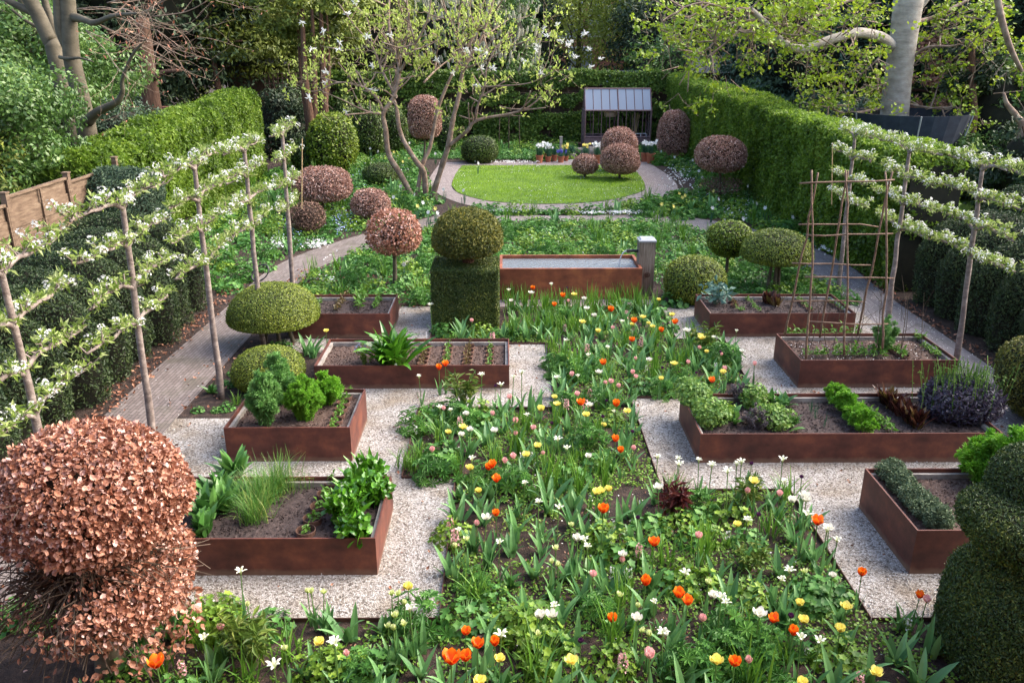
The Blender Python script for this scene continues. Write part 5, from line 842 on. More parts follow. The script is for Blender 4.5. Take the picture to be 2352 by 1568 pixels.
for (x, Y, z1, m, rr_) in ((60, 62, 15, 'conifer', 6), (420, 66, 16, 'conifer_y', 6), (760, 70, 15, 'conifer', 6), (1000, 74, 13, 'spring', 5), (1600, 72, 15, 'conifer_y', 6), (1850, 68, 15, 'conifer', 6), (2100, 62, 15, 'conifer', 6), (2380, 58, 15, 'conifer_b', 6), (2700, 46, 14, 'conifer', 6), (-250, 46, 14, 'conifer', 6), (-500, 34, 13, 'conifer', 5), (2950, 34, 12, 'conifer_b', 5)):
    B('conifer_tree' if m != 'spring' else 'spring_tree', ordw(k_) + ' tree from the left in the far row of tall trees', Xat(x, Y), Y, 0, z1, rr_, 15000, m, .42, .18, 110, .5, .3, group='far row of tall trees'); k_ += 1
# beech trunks top left
t = thing('beech_tree', 'tall smooth grey olive beech trunk with long bare branches at the upper left', 'tree', G(205, 432) if False else (at(205, 400, 24)[0], 24, 0)); Zl = lambda x, y, Y=24: np.array(at(x / 2.8444, y / 2.8444, Y))
mb = MB(); P = [Zl(600, 1150), Zl(575, 900), Zl(530, 650), Zl(470, 380), Zl(452, 120), Zl(440, -60), Zl(430, -300)]; P[0][2] = 0; mb.tube(P, [.36, .27, .24, .225, .2, .19, .18], 14, sub=4); part(mb, 'trunk', M['bark_olive'], t, True); mb = MB(); mb.tube([Zl(440, 300), Zl(395, 180), Zl(385, -50), Zl(380, -250)], [.15, .15, .15, .14], 12, sub=4); part(mb, 'limb', M['bark_olive'], t, True)
mb = MB(); mb.tube([Zl(575, 790, 23.8), Zl(640, 730, 23.6), Zl(760, 670, 23.4), Zl(800, 600, 23.3), Zl(800, 520, 23.2), Zl(860, 370, 23), Zl(950, 260, 22.8)], [.17, .12, .09, .065, .05, .04, .02], 8, sub=4); part(mb, 'branch', M['bark_olive'], t, True)
mb = MB(); mb.tube([Zl(470, 110), Zl(540, 125, 23.6), Zl(620, 150, 23.2), Zl(720, 110, 22.8), Zl(820, 95, 22.4), Zl(920, 90, 22)], [.14, .09, .08, .06, .045, .03], 8, sub=4); part(mb, 'branch', M['bark_olive'], t, True)
mb = MB(); mb.tube([Zl(390, 375), Zl(450, 385, 23.6), Zl(520, 380, 23.4), Zl(610, 405, 23.2)], [.05, .05, .035, .015], 6, sub=3); part(mb, 'branch', M['bark_olive'], t, True)
out, tips = [], []
for (x, y, Y, dx, dz) in [(620, 150, 23.2, 1, -.3), (720, 110, 22.8, 1, .1), (820, 95, 22.4, 1, -.3), (920, 90, 22, 1, -.1), (860, 370, 23, .6, .6), (950, 260, 22.8, .8, .3), (500, 60, 23.5, 1, -.1), (560, 200, 23.4, 1, -.5), (800, 60, 22.5, 1, 0), (1000, 110, 21.8, 1, -.2), (700, 20, 22.8, 1, -.1), (950, 0, 22.5, 1, -.4), (820, 200, 22.6, .7, .2)]:
    for k in range(1 + (x < 800)): grow(Zl(x, y, Y), np.array([dx, rng.normal() * .4, dz + .3 * rng.normal()]), random.uniform(1.0, 1.6), .016, 3, out, tips, .6, .05, 4, .72)
put_branches(out, t, 'bark_mag', 'branchlets', .012); TP = np.array([q[0] for q in tips])[::3]; mb = MB(); mb.leaves(TP, rng.normal(size=(len(TP), 3)), .1, .04, .3, axis=np.tile([0., 0, 1], (len(TP), 1)) * 1.2); part(mb, 'buds', M['buds'], t)['kind'] = 'stuff'
for k, (pts, r, Y, lab) in enumerate([([(370, 400), (330, 280), (250, 100), (190, -20), (150, -200)], .2, 25, 'thick leaning beech trunk at the top left edge'), ([(395, 370), (360, 230), (290, 0), (250, -200)], .1, 26, 'slim leaning beech stem just left of the tall beech trunk'), ([(230, 220), (180, 160), (150, 0), (140, -200)], .16, 27, 'shaded beech stem behind the thick leaning trunk')]):
    P = [Zl(x, y, Y) for x, y in pts]; b = P[0] + (P[0] - P[1]) * .8; b[2] = 0; b[0] = P[0][0] + .3; t = thing('beech_tree', lab, 'tree', (b[0], Y, 0), 'beech stems at the upper left'); mb = MB(); mb.tube([b] + P, [r * 1.3, r * 1.1] + [r] * (len(P) - 1), 12, sub=4); part(mb, 'trunk', M['bark_olive'], t, True)
    mb = MB(); mb.tube([P[-3], P[-3] + [-.8, 0, .4], P[-3] + [-1.5, .2, 1.0]], [r * .6, r * .45, r * .3], 8, sub=3); part(mb, 'limb', M['bark_olive'], t, True)
for (xb, yb2, xt, yt2, Y, r, lab) in ((352, 285, 342, 190, 36, .42, 'thick red brown yew trunk in the shade left of the bright hedge'), (502, 205, 488, 120, 42, .14, 'slim fissured tree trunk in front of the garden shed')):
    a, b = np.array(at(xb, yb2, Y)), np.array(at(xt, yt2, Y)); a2 = a + (a - b) * .3; a2[2] = 0; t = thing('yew_tree', lab, 'tree', a2); mb = MB(); mb.tube([a2, a, b, b + (b - a) * 1.5], [r * 1.3, r * 1.05, r * .85, r * .6], 12, sub=4); part(mb, 'trunk', M['bark_red'], t, True)
    mb = MB(); mb.tube([b, b + [.7, -.3, .4], b + [1.6, -.5, .5]], [r * .4, r * .25, .05], 7, sub=3); part(mb, 'limb', M['bark_red'], t, True)
c0 = at(725, 285, 36); t = thing('red_bark_tree', 'cluster of red brown trunks behind the yellow green yew cone', 'tree', (c0[0], 36, 0))
for k, (xb, xt, r) in enumerate(((712, 700, .17), (722, 722, .15), (738, 742, .17), (730, 755, .1), (705, 690, .08))):
    a, b = np.array(at(xb, 300, 36 + .2 * k)), np.array(at(xt, 170, 36 + .2 * k)); a[2] = 0; mb = MB(); mb.tube([a, (a + b) / 2 + [.06 * (-1) ** k, 0, 0], b, b + [.1, 0, 2.5]], [r * 1.2, r, r * .8, r * .4], 9, sub=4); part(mb, 'trunk', M['bark_red'], t, True)
mb = MB(); crown(mb, (c0[0], 37.2, 7.2), (2.4, 1.6, 2.2), 16000, .2, .08, 70, .3, .6); part(mb, 'crown', M['conifer_y'], t)
# big sycamore
Yb = 31; Zr = lambda x, y, Y=Yb: np.array(at(1525.1 + x / 2.8444, y / 2.8444, Y)); t = thing('sycamore_tree', 'huge smooth grey trunk with sweeping limb and fresh yellow green leaves at the upper right', 'tree', (Zr(1495, 900)[0], Yb, 0))
P = [Zr(1490, 900), Zr(1500, 800), Zr(1525, 550), Zr(1565, 250), Zr(1600, 0), Zr(1640, -250)]; P[0][2] = 0; mb = MB(); mb.tube(P, [.56, .5, .47, .46, .5, .5], 20, sub=6); part(mb, 'trunk', M['bark_grey'], t, True)
mb = MB(); mb.tube([Zr(1640, 60), Zr(1700, -20), Zr(1760, -140)], [.2, .22, .2], 12, sub=4); part(mb, 'limb', M['bark_grey'], t, True)
out, tips = [], []
for pts, r0, r1 in [([(1500, 310, 0), (1440, 260, -.5), (1380, 232, -.9), (1260, 215, -1.4), (1100, 258, -1.8), (900, 320, -2.2), (780, 280, -2.4), (700, 200, -2.6), (640, 130, -2.8), (560, 60, -3)], .2, .09), ([(780, 280, -2.4), (860, 220, -2), (1050, 70, -1.6), (1250, -10, -1.2)], .07, .05), ([(700, 200, -2.6), (560, 160, -3), (470, 220, -3.2), (410, 280, -3.3)], .07, .03), ([(640, 130, -2.8), (420, 160, -3.2), (300, 310, -3.4), (200, 360, -3.4)], .05, .02), ([(560, 60, -3), (420, 60, -3.2), (250, 20, -3.3), (100, 60, -3.4)], .06, .02), ([(1480, 600, 0), (1380, 480, -.3), (1420, 350, -.5)], .06, .03),
                    ([(1600, 400, 0), (1720, 310, -.6), (1900, 300, -1), (2050, 240, -1.3)], .06, .02), ([(1590, 680, 0), (1700, 700, -.6), (1850, 715, -1), (1900, 690, -1.2)], .05, .02), ([(1450, 700, 0), (1300, 730, -.6), (1180, 740, -1), (1050, 690, -1.2)], .06, .02), ([(1600, 150, 0), (1750, 120, .8), (1950, 20, 1.2), (2100, -60, 1.4)], .1, .04)]:
    Q = np.array([Zr(x, y, Yb + dy) for x, y, dy in pts]); tt = np.linspace(0, len(Q) - 1, (len(Q) - 1) * 4 + 1); C = crom(Q, tt); rad = np.linspace(r0, r1, len(C)); mb = MB(); mb.tube(C, rad, 9); part(mb, 'branch', M['bark_grey' if r0 > .15 else 'bark_mag'], t, True)
    for k in range(int(len(C) * .65)):
        i = rng.integers(len(C) // 4 if r0 < .15 else len(C) // 3, len(C)); grow(C[i], unit(rng.normal(size=3) + [-.1, 0, -.15]), random.uniform(.7, 1.3), .03, 2, out, tips, .7, 0, 4, .72)
put_branches(out, t, 'bark_mag', 'branchlets', .012); TP = np.array([q[0] for q in tips]); EX = []
for (x0, x1, y0, y1, n) in ((0, 720, 0, 280, 120), (720, 1480, 0, 170, 75), (900, 1450, 400, 720, 55), (1000, 1480, 200, 420, 30), (1620, 2250, 0, 330, 150), (1600, 2080, 330, 760, 100), (2100, 2352, 250, 640, 45), (500, 1000, 150, 260, 12)):
    for k in range(n): EX.append(Zr(x0 + (x1 - x0) * rng.random(), y0 + (y1 - y0) * rng.random(), Yb - 3 + 4 * rng.random()))
EX = np.array(EX); EX = EX[noise(EX, .8, 77) > -.55]; EX = EX[rng.random(len(EX)) < .72]; TPa = np.concatenate([TP[rng.random(len(TP)) < .4], EX]); tx = Zr(1560, 400)[0]; TPa = TPa[~((np.abs(TPa[:, 0] - tx + (TPa[:, 2] - 3) * -.03) < .85) & (TPa[:, 1] < Yb + .5))]; EX = EX[~((np.abs(EX[:, 0] - tx) < 1.3) & (EX[:, 1] < Yb + .5))]; k = np.repeat(np.arange(len(TPa)), 12); P = TPa[k] + rng.normal(size=(len(k), 3)) * [.14, .14, .08]; mb = MB(); mb.leaves(P, rng.normal(size=(len(k), 3)) * .7 + [0, -.1, .9], .13, .125, .5, LOBED, droop=.6, a=np.clip(rng.random(len(TPa))[k] * .6 + .4 * rng.random(len(k)), 0, 1)); part(mb, 'leaves', M['sycamore'], t)
E0 = EX; E1 = EX + rng.normal(size=EX.shape) * .35 + [0, .3, -.25]; E2 = E1 + rng.normal(size=EX.shape) * .3 + [0, .3, -.2]; mb = MB(); mb.tubes(np.stack([E0, E1, E2], 1), np.array([[.008, .014, .02]]), 4); part(mb, 'twigs', M['bark_mag'], t)
Zq = lambda x, y, Y=26: np.array(at(1525.1 + x / 2.8444, y / 2.8444, Y)); t = thing('young_tree', 'slender curved grey tree stem at the right edge above the pears', 'tree', (Zq(2352, 1000)[0], 26, 0)); mb = MB(); a = Zq(2310, 1010); a[2] = 0; mb.tube([a, Zq(2340, 880), Zq(2300, 760), Zq(2240, 680), Zq(2220, 610)], [.16, .13, .1, .07, .04], 9, sub=4); part(mb, 'trunk', M['bark_mag'], t, True); mb = MB(); mb.tube([Zq(2340, 470), Zq(2270, 330), Zq(2220, 180), Zq(2180, 0), Zq(2170, -200)], [.05, .08, .09, .1, .1], 9, sub=4); part(mb, 'branch', M['bark_mag'], t, True)
t = thing('slim_tree', 'slim pole like trunk in front of the mossy fence', 'tree', (Zq(2020, 900, 30)[0], 30, 0)); mb = MB(); a = Zq(2020, 900, 30); a[2] = 0; mb.tube([a, Zq(2020, 800, 30), Zq(2015, 600, 30), Zq(2010, 300, 30)], [.16, .14, .12, .1], 9, sub=3); part(mb, 'trunk', M['bark_red'], t, True); mb = MB(); c = Zq(2020, 420, 30.5); crown(mb, c, (1.3, .8, .9), 2500, .2, .08, 24, .3, .5); part(mb, 'crown', M['conifer'], t)
# ================================================================ PLANTS
def petals(mb, c, n, R0, H, open_, wid, tipin=.5, k=6, rot=0., cup=.18, flare=0.):
    az = rot + np.arange(n) * 2 * math.pi / n + rng.normal(size=n) * .08; t = np.linspace(0, 1, k)
    rad = R0 * (np.sin(np.clip(t * 1.9, 0, math.pi / 2)) * (1 - tipin * np.clip(t - .45, 0, 1) * 1.2)) + open_ * t + flare * t ** 2.2; z = H * (t - flare * .25 * t ** 4 / max(R0, .01) * .1 if False else t)
    if flare: z = H * np.sin(t * 1.5) * (1 - .15 * t ** 3)
    P = np.stack([c[0] + rad[None] * np.cos(az)[:, None], c[1] + rad[None] * np.sin(az)[:, None], c[2] + np.tile(z, (n, 1)) * (.95 + .1 * rng.random((n, 1)))], -1)
    sd = np.stack([-np.sin(az), np.cos(az), np.zeros(n)], 1); W_ = wid * np.interp(t, [0, .2, .5, .75, .92, 1], [.45, .85, 1, .85, .5, .06] if not flare else [.45, .8, 1, .85, .5, .05])
    b = mb.n; mb.strips(P, sd, np.tile(W_, (n, 1)), -cup); mb.A[-1] = np.tile(np.repeat(t, 3), n)
def mk_tulip(kind, v):
    hh = {'o': .50, 'w': .44, 'l': .54, 'y': .44, 'p': .40, 'u': .46, 'c': .44}[kind] * (1 + .06 * (v - 1)); t = thing('tulip', None, 'tulip', (0, 0, 0)); bend = rng.normal(size=2) * .02
    mb = MB(); mb.tube([(0, 0, 0), (bend[0] * .5, bend[1] * .5, hh * .5), (bend[0], bend[1], hh)], .0055, 5, sub=2); st = part(mb, 'stem', M['stemg'], t)
    c = (bend[0], bend[1], hh - .005); mb = MB()
    if kind == 'o': petals(mb, c, 3, .04, .1, .005 * v, .066, .35); petals(mb, c, 3, .044, .095, .004 + .009 * v, .066, .2, rot=1.05)
    elif kind == 'w': petals(mb, c, 4, .034, .07, .004 * v, .05, .4); petals(mb, c, 5, .042, .064, .006 + .01 * v, .054, .2, rot=.6)
    elif kind == 'y': petals(mb, c, 5, .036, .07, .006 * v, .055, .4); petals(mb, c, 5, .046, .062, .004 + .012 * v, .058, .25, rot=.6)
    elif kind == 'l': petals(mb, c, 3, .017, .078, .0, .028, .0, flare=.018 + .011 * v, k=9); petals(mb, c, 3, .02, .07, .0, .028, .0, rot=1.05, flare=.03 + .011 * v, k=9)
    elif kind == 'p': petals(mb, c, 3, .03, .074, .002 * v, .048, .6); petals(mb, c, 3, .034, .07, .004 * v, .05, .5, rot=1.05)
    elif kind == 'u': petals(mb, c, 3, .022, .05, .002 * v, .034, .6); petals(mb, c, 3, .025, .047, .004, .036, .55, rot=1.05)
    elif kind == 'c': petals(mb, c, 3, .02, .06, .001 * v, .032, .7); petals(mb, c, 3, .024, .056, .01 * v, .034, .3, rot=1.05)
    f = part(mb, 'flower', M['f_' + kind], t, True); lv = []
    for k in range(3): mb = MB(); blades(mb, np.array([[.01 * math.cos(k * 2), .01 * math.sin(k * 2), 0.]]), np.array([.26 + .06 * rng.random()]), .05 - .008 * k, .25 + .1 * k, .45 + .3 * rng.random(), 7, az=np.array([k * 2.1 + rng.random() + v]), prof=(.5, .9, 1, .75, .05), cup=.2); lv.append(part(mb, 'leaf', M['tulipleaf'], t, True))
    return proto(t, st, f, *lv), hh
TP_ = {k: [mk_tulip(k, v) for v in (0, 1, 2)] for k in 'owlypuc'}
for k in TP_:       # open yellow ones
    pass
def mk_hy(col, h, name, cat, n=60):
    t = thing(name, None, cat, (0, 0, 0)); mb = MB(); mb.tube([(0, 0, 0), (0, .01, h)], .006, 5); s_ = part(mb, 'stem', M['stemg'], t); mb = MB(); z = h * (.45 + .55 * rng.random(n)); q = rng.random(n) * 6.28; r_ = (.036 if col == 'f_h' else .02) * np.clip(1.15 - (z / h - .45) ** 2 * 1.6, .3, 1); P = np.stack([r_ * np.cos(q), r_ * np.sin(q), z], 1); N = np.stack([np.cos(q), np.sin(q), .2 * q * 0], 1); mb.leaves(P, N, .028 if col == 'f_h' else .022, .028 if col == 'f_h' else .022, .4, T=PENT)
    f = part(mb, 'flower', M[col], t); mb = MB(); blades(mb, np.zeros((7, 3)) + rng.normal(size=(7, 3)) * [.012, .012, 0], .2, .018, .4, .5, 5); l = part(mb, 'leaves', M['strapleaf'], t); return proto(t, s_, f, l), h * .8
HYP = [mk_hy('f_h', .27, 'hyacinth', 'hyacinth') for _ in range(2)]; MUS = [mk_hy('blossom', .2, 'white_grape_hyacinth', 'grape hyacinth', 26) for _ in range(2)]
T5 = dict(o=[(1315, 578), (1500, 623), (1457, 683), (1825, 719), (1978, 787), (2236, 796), (2153, 853), (1968, 912), (1778, 1063), (697, 1090), (742, 1068), (1620, 1326), (1862, 1326), (1840, 1560)],
 w=[(1290, 604), (1645, 643), (1170, 655), (1668, 710), (1710, 750), (2073, 1040), (1743, 1127), (880, 1393), (897, 1495), (1047, 1497), (848, 1530), (1685, 1335), (2320, 855)],
 l=[(1440, 553), (1153, 590), (652, 684), (578, 1152), (972, 1142), (1092, 1208), (1176, 1155), (1240, 1125), (1520, 915), (1812, 965), (1898, 795), (1462, 1165), (1612, 1153), (1672, 1012), (1275, 1400), (770, 1368), (703, 1357), (1488, 1560), (1848, 1385), (490, 408)],
 y=[(1590, 613), (2135, 648), (2223, 748), (2040, 760), (2068, 803), (2093, 825), (1642, 797), (1738, 852), (1963, 808), (2235, 1062), (2150, 1162), (1458, 1283), (1463, 1333), (1367, 1357), (1656, 1397), (1930, 1382), (1776, 1465), (765, 1512), (845, 1478)],
 p=[(1545, 655), (1558, 1137), (1831, 1180), (1777, 1193), (1863, 1212), (1166, 1287), (1057, 1390), (1188, 1435), (1320, 1480), (1190, 1520), (1964, 1118), (1987, 1155), (1980, 1035), (2333, 1060), (1596, 1268), (918, 783), (733, 1355), (1833, 830)],
 u=[(1540, 570), (1800, 1305), (1780, 1412), (1433, 1457), (1967, 1510), (1062, 1213), (2157, 1087)], h=[(1048, 870), (1522, 820), (1924, 730), (1668, 950), (2021, 905), (1686, 1245), (1532, 1310), (1655, 1315), (837, 1427)],
 m=[(1125, 820), (1425, 890), (1470, 930), (1725, 1290), (1355, 1500), (2055, 1085), (2037, 1190), (545, 1475), (605, 1460), (1215, 1530), (1497, 1280), (1310, 690), (1400, 200), (1265, 130), (1180, 300), (1320, 170), (1800, 340), (1640, 340), (2225, 235), (1890, 120)])
T8 = dict(o=[(1008, 160), (1047, 137), (1073, 242), (1893, 53), (1770, 443), (2103, 645), (2035, 912), (2247, 985), (2313, 1030), (1812, 1145), (862, 1230), (940, 1318), (1053, 1312), (887, 1387), (763, 1415), (1077, 467)],
 w=[(1677, 82), (993, 492), (1607, 613), (1900, 722), (1418, 1130), (1363, 1122), (1988, 1138), (2153, 290), (2163, 1232)],
 l=[(913, 100), (1540, 40), (1250, 258), (1352, 388), (1468, 420), (837, 575), (1087, 652), (1655, 640), (1683, 675), (1455, 1060), (1085, 1260), (2117, 1045), (2317, 850), (20, 1290), (2125, 85), (2265, 105), (2278, 145), (525, 1075)],
 y=[(897, 160), (1260, 68), (955, 307), (1733, 320), (1763, 315), (1803, 297), (1088, 1402), (1583, 1425), (495, 935), (967, 1555), (1335, 10)], p=[(660, 35), (1117, 115), (1175, 88), (1383, 68), (940, 527), (1715, 847), (1898, 767), (105, 1375), (2095, 1370), (1977, 27)],
 c=[(1570, 530), (1453, 667), (1433, 770), (1482, 782), (1897, 997), (2000, 1050), (1338, 1235), (2020, 1230), (2065, 1235), (385, 970), (425, 990), (467, 1035), (403, 1120), (355, 1175), (403, 1193), (470, 1180), (878, 610), (805, 660)], u=[(2000, 475), (1623, 1270)],
 h=[(770, 500), (803, 580), (2010, 672), (1903, 1400)], m=[(1693, 335), (1300, 60), (1330, 120), (1240, 70), (640, 120), (1830, 820), (1915, 810), (1945, 830), (2020, 365), (1840, 520)])
T9 = dict(o=[(1015, 515), (1298, 858), (1657, 992), (712, 1155), (835, 1240), (460, 1445)], w=[(905, 325), (845, 368), (928, 365), (1093, 562), (1108, 862), (320, 988), (617, 1088)],
 l=[(98, 105), (105, 148), (240, 112), (306, 143), (435, 185), (490, 140), (513, 122), (785, 103), (780, 255), (548, 500), (918, 460), (1055, 570), (1128, 630), (837, 832), (755, 895), (143, 848), (372, 1015), (397, 1050), (908, 1285), (1010, 1295), (10, 1235)],
 y=[(887, 1038), (917, 1155), (1180, 1070), (1155, 1208), (352, 1418), (1375, 1478), (907, 1555), (480, 530), (607, 248)], p=[(552, 305), (762, 322), (233, 608), (270, 1143), (567, 1422), (1703, 1020)], u=[(915, 218), (578, 125), (635, 460), (850, 1115)], c=[(283, 902), (903, 838)], h=[(1280, 1520)], m=[(420, 580), (1580, 1140), (1605, 1160), (940, 1330)])
T7 = dict(o=[(1037, 1435)], y=[(262, 1108), (2085, 1290)], l=[(1555, 835), (1333, 1285), (2177, 1285), (1803, 1435)], c=[(2013, 960), (2040, 958), (2090, 970), (1622, 1045), (1867, 1335)], p=[(1450, 1190)], h=[(1180, 1440)])
T6 = dict(y=[(55, 747), (150, 857), (236, 880), (258, 895), (280, 988), (68, 1062), (388, 1118)], o=[(67, 797), (310, 1180)], l=[(475, 857), (322, 898)], w=[(500, 983)], p=[(235, 965), (593, 1070), (405, 1098), (165, 1058), (368, 1005)], u=[(370, 985), (218, 1120)], m=[(340, 1070), (360, 1140)])
T4 = dict(y=[(2125, 850)])
HEADS = []
for tab, ox, oy in ((T5, 762.6, 459.4), (T8, 762.6, 1017.1), (T9, 1525.1, 1017.1), (T7, 0, 1017.1), (T6, 1525.1, 459.4), (T4, 0, 459.4)):
    for k, l in tab.items():
        for x, y in l:
            X, Y = ox + x / 2.8444, oy + y / 2.8444
            if all(abs(X - a) + abs(Y - b) > 5 for a, b, c in HEADS): HEADS.append((X, Y, k))
CN = dict(o='orange goblet tulips', w='round white tulips', l='ivory pointed petal tulips', y='full yellow tulips', p='small pink tulips', u='dark purple tulips', c='greenish cream tulip buds', h='salmon pink hyacinths', m='white grape hyacinths')
made = {k: [] for k in CN}; USED_XY = []
for i, (X, Y, k) in enumerate(HEADS):
    pr, hh = (TP_[k][i % 3] if k in TP_ else (HYP if k == 'h' else MUS)[i % 2]); sc = .94 + .16 * rng.normal() * .5
    if k in 'hm': sc *= 1.05
    p = G(X, Y, (hh + .03) * sc)
    if p[1] > 18.5 and k != 'm': continue
    o = place(pr, (p[0], p[1], 0), rng.random() * 6.28, sc); o['group'] = CN[k]; made[k].append(o); USED_XY.append(p[:2])
for k, l in made.items(): ranked(l, 'the ' + CN[k])
# ---------------------------------------------------------------- foliage clumps in the tulip bed
BED = [(-3.6, 6.45), (-.62, 6.45), (-.62, 9.18), (-1.3, 9.26), (-1.3, 11.25), (.75, 11.25), (.75, 14.15), (-1.2, 14.15), (-1.2, 14.8), (-.1, 14.9), (-.1, 16.3), (3.15, 16.3), (3.1, 14.3), (3.95, 14.2), (3.8, 11.7), (1.87, 11.7), (1.87, 8.85), (3.42, 8.85), (3.42, 6.45), (3.9, 6.4), (3.9, 4.2), (-3.4, 4.2)]
def clump(name, mat, fn, cat='plant'):
    t = thing(name, None, cat, (0, 0, 0)); mb = MB(); fn(mb); p = part(mb, 'leaves', M[mat], t); return proto(t, p)
def f_strap(n, L, W, lean=.45, curl=.7, r=.05): return lambda mb: blades(mb, np.c_[rng.normal(size=(n, 2)) * r, np.zeros(n)], L, W, lean, curl, 6, prof=(.7, 1, .9, .6, .05), cup=.15)
def f_mound(n, r, h, L, T, jit=.5, p=2.):
    def f(mb):
        P, N = blob(n, (0, 0, h * .1), (r, r, h * .9, .02), p, .12, 6, 1, .35); N = N + [0, 0, .7]; mb.leaves(P, N, L, L, jit, T)
        q = rng.random(14) * 6.28; Q = np.stack([np.zeros((14, 3)), np.stack([np.cos(q) * r * .4, np.sin(q) * r * .4, q * 0 + h * .55], 1), np.stack([np.cos(q) * r * .8, np.sin(q) * r * .8, q * 0 + h * .7], 1)], 1); mb.tubes(Q, .003, 3)
    return f
def f_peony(n, h, r):
    def f(mb):
        for k in range(n):
            q = rng.random() * 6.28; e = np.array([r * math.cos(q) * .7, r * math.sin(q) * .7, h * (.7 + .3 * rng.random())]); mb.tube([(0, 0, 0), e * [.4, .4, .6], e], .005, 4); m_ = 16; P = e * (.45 + .6 * rng.random((m_, 1))); a = np.c_[rng.normal(size=(m_, 2)), .35 + .3 * rng.random(m_)]; mb.leaves(P, rng.normal(size=(m_, 3)) * .4 + [0, 0, 1], .13, .035, .3, axis=a * 1.5)
    return f
C_ = {'strap': [clump('bulb_foliage', 'strapleaf', f_strap(26, .3, .016)) for _ in range(3)], 'tall': [clump('bulb_foliage', 'strapleaf', f_strap(22, .42, .018, .22, .35)) for _ in range(2)],
 'tul': [clump('tulip_foliage', 'tulipleaf', f_strap(7, .3, .07, .4, .7, .025)) for _ in range(5)], 'mound': [clump('columbine', 'mound', f_mound(170, .24, .24, .06, LOBED)) for _ in range(3)], 'ger': [clump('geranium', 'mound_d', f_mound(110, .22, .18, .075, DISC)) for _ in range(3)],
 'lup': [clump('lupin', 'lupin', f_mound(60, .27, .3, .14, PALM, .35)) for _ in range(3)], 'peo': [clump('peony', 'peony', f_peony(9, .5, .25)) for _ in range(2)], 'red': [clump('dark_peony', 'redleaf', f_peony(6, .35, .14)) for _ in range(1)], 'pri': [clump('primula', 'foxg', f_strap(11, .17, .06, .8, .6, .015)) for _ in range(2)]}
PH = dict(strap='arching narrow leaf clumps', tall='upright narrow leaf clumps', tul='broad leaved tulip tufts', mound='light green columbine mounds', ger='low green cranesbill mounds', lup='star leaved lupin clumps', peo='red tinted peony shoots', red='dark red peony shoots', pri='oval leaved low rosettes')
MADE = {k: [] for k in PH}
def put(k, x, y, sc=1., z=0):
    o = place(random.choice(C_[k]), (x, y, z), rng.random() * 6.28, sc); o['group'] = PH[k]; MADE[k].append(o); return o
D5 = lambda x, y: (762.6 + x / 2.8444, 459.4 + y / 2.8444); D8 = lambda x, y: (762.6 + x / 2.8444, 1017.1 + y / 2.8444); D9 = lambda x, y: (1525.1 + x / 2.8444, 1017.1 + y / 2.8444); D7 = lambda x, y: (x / 2.8444, 1017.1 + y / 2.8444); D6 = lambda x, y: (1525.1 + x / 2.8444, 459.4 + y / 2.8444)
for k, D, x, y, s_ in [('mound', D8, 1290, 1280, 1.35), ('mound', D8, 1200, 1230, 1.), ('mound', D8, 1810, 690, 1.15), ('mound', D8, 1760, 620, .8), ('mound', D9, 520, 1070, 1.05), ('lup', D9, 470, 1300, 1.1), ('lup', D9, 600, 1370, 1.), ('lup', D9, 400, 1480, 1.1), ('lup', D9, 620, 1500, .9), ('mound', D7, 1380, 1200, 1.2), ('mound', D7, 1500, 1250, 1.), ('mound', D7, 1450, 1130, .9), ('mound', D7, 1320, 1170, .8),
    ('mound', D7, 2090, 1530, 1.), ('mound', D8, 50, 1500, 1.1), ('ger', D8, 230, 1510, 1.2), ('mound', D8, 1370, 1520, .6), ('ger', D9, 1010, 1040, 1.2), ('ger', D9, 1080, 1000, 1.), ('ger', D9, 930, 960, .8), ('lup', D5, 1600, 1170, 1.1), ('lup', D5, 1540, 1110, 1.), ('lup', D5, 1700, 1120, 1.), ('lup', D5, 1480, 1160, .9), ('peo', D5, 860, 1360, 1.15), ('ger', D8, 1740, 160, 1.), ('peo', D6, 250, 1010, 1.1), ('red', D9, 50, 500, 1.1), ('red', D8, 2220, 480, 1.1), ('peo', D9, 560, 420, .8), ('peo', D9, 560, 850, .7),
    ('ger', D5, 750, 880, 1.1), ('ger', D5, 700, 860, .9), ('ger', D5, 1100, 890, 1.), ('ger', D5, 560, 650, 1.), ('mound', D5, 1500, 1060, .9), ('pri', D8, 700, 210, 1.5), ('peo', D7, 1650, 1490, 1.), ('peo', D7, 1600, 1370, .9), ('pri', D7, 1400, 1480, 1.5), ('strap', D8, 480, 170, 1.1), ('strap', D8, 570, 120, 1.), ('ger', D7, 60, 1180, 1.), ('ger', D7, 150, 1130, 1.), ('lup', D7, 250, 1170, .7), ('ger', D5, 1180, 900, .9), ('strap', D8, 1300, 1540, 1.4), ('strap', D8, 930, 1040, 1.2), ('lup', D8, 2350, 1530, 1.1), ('ger', D8, 2230, 960, 1.), ('ger', D9, 560, 680, 1.), ('mound', D9, 300, 640, .8)]:
    p = G(*D(x, y)); put(k, p[0], p[1], s_)
def avoid(P, r=.0): return [p for p in P]
BXS = [(-4.02, -1.34, 7.22, 8.5), (-3.66, -2.03, 9.68, 10.94), (-3.03, .04, 12.09, 13.34), (-3.95, -2.15, 14.47, 15.7), (3.75, 6.45, 14.47, 15.72), (4.62, 7.1, 12.07, 13.34), (2.5, 6.42, 9.6, 10.9), (4.16, 6.9, 7.2, 8.5), (-.15, 3.2, 16.8, 18.1), (-1.42, -.16, 14.95, 16.15)]
def free(P, pad=.08):
    k = np.ones(len(P), bool)
    for a, b, c, d in BXS: k &= ~((P[:, 0] > a - pad) & (P[:, 0] < b + pad) & (P[:, 1] > c - pad) & (P[:, 1] < d + pad))
    return P[k]
def poisson(n, poly, r):
    out = []; 
    for p in free(scatter(n, poly), .15):
        if all((p[0] - q[0]) ** 2 + (p[1] - q[1]) ** 2 > r * r for q in out): out.append(p)
    return out
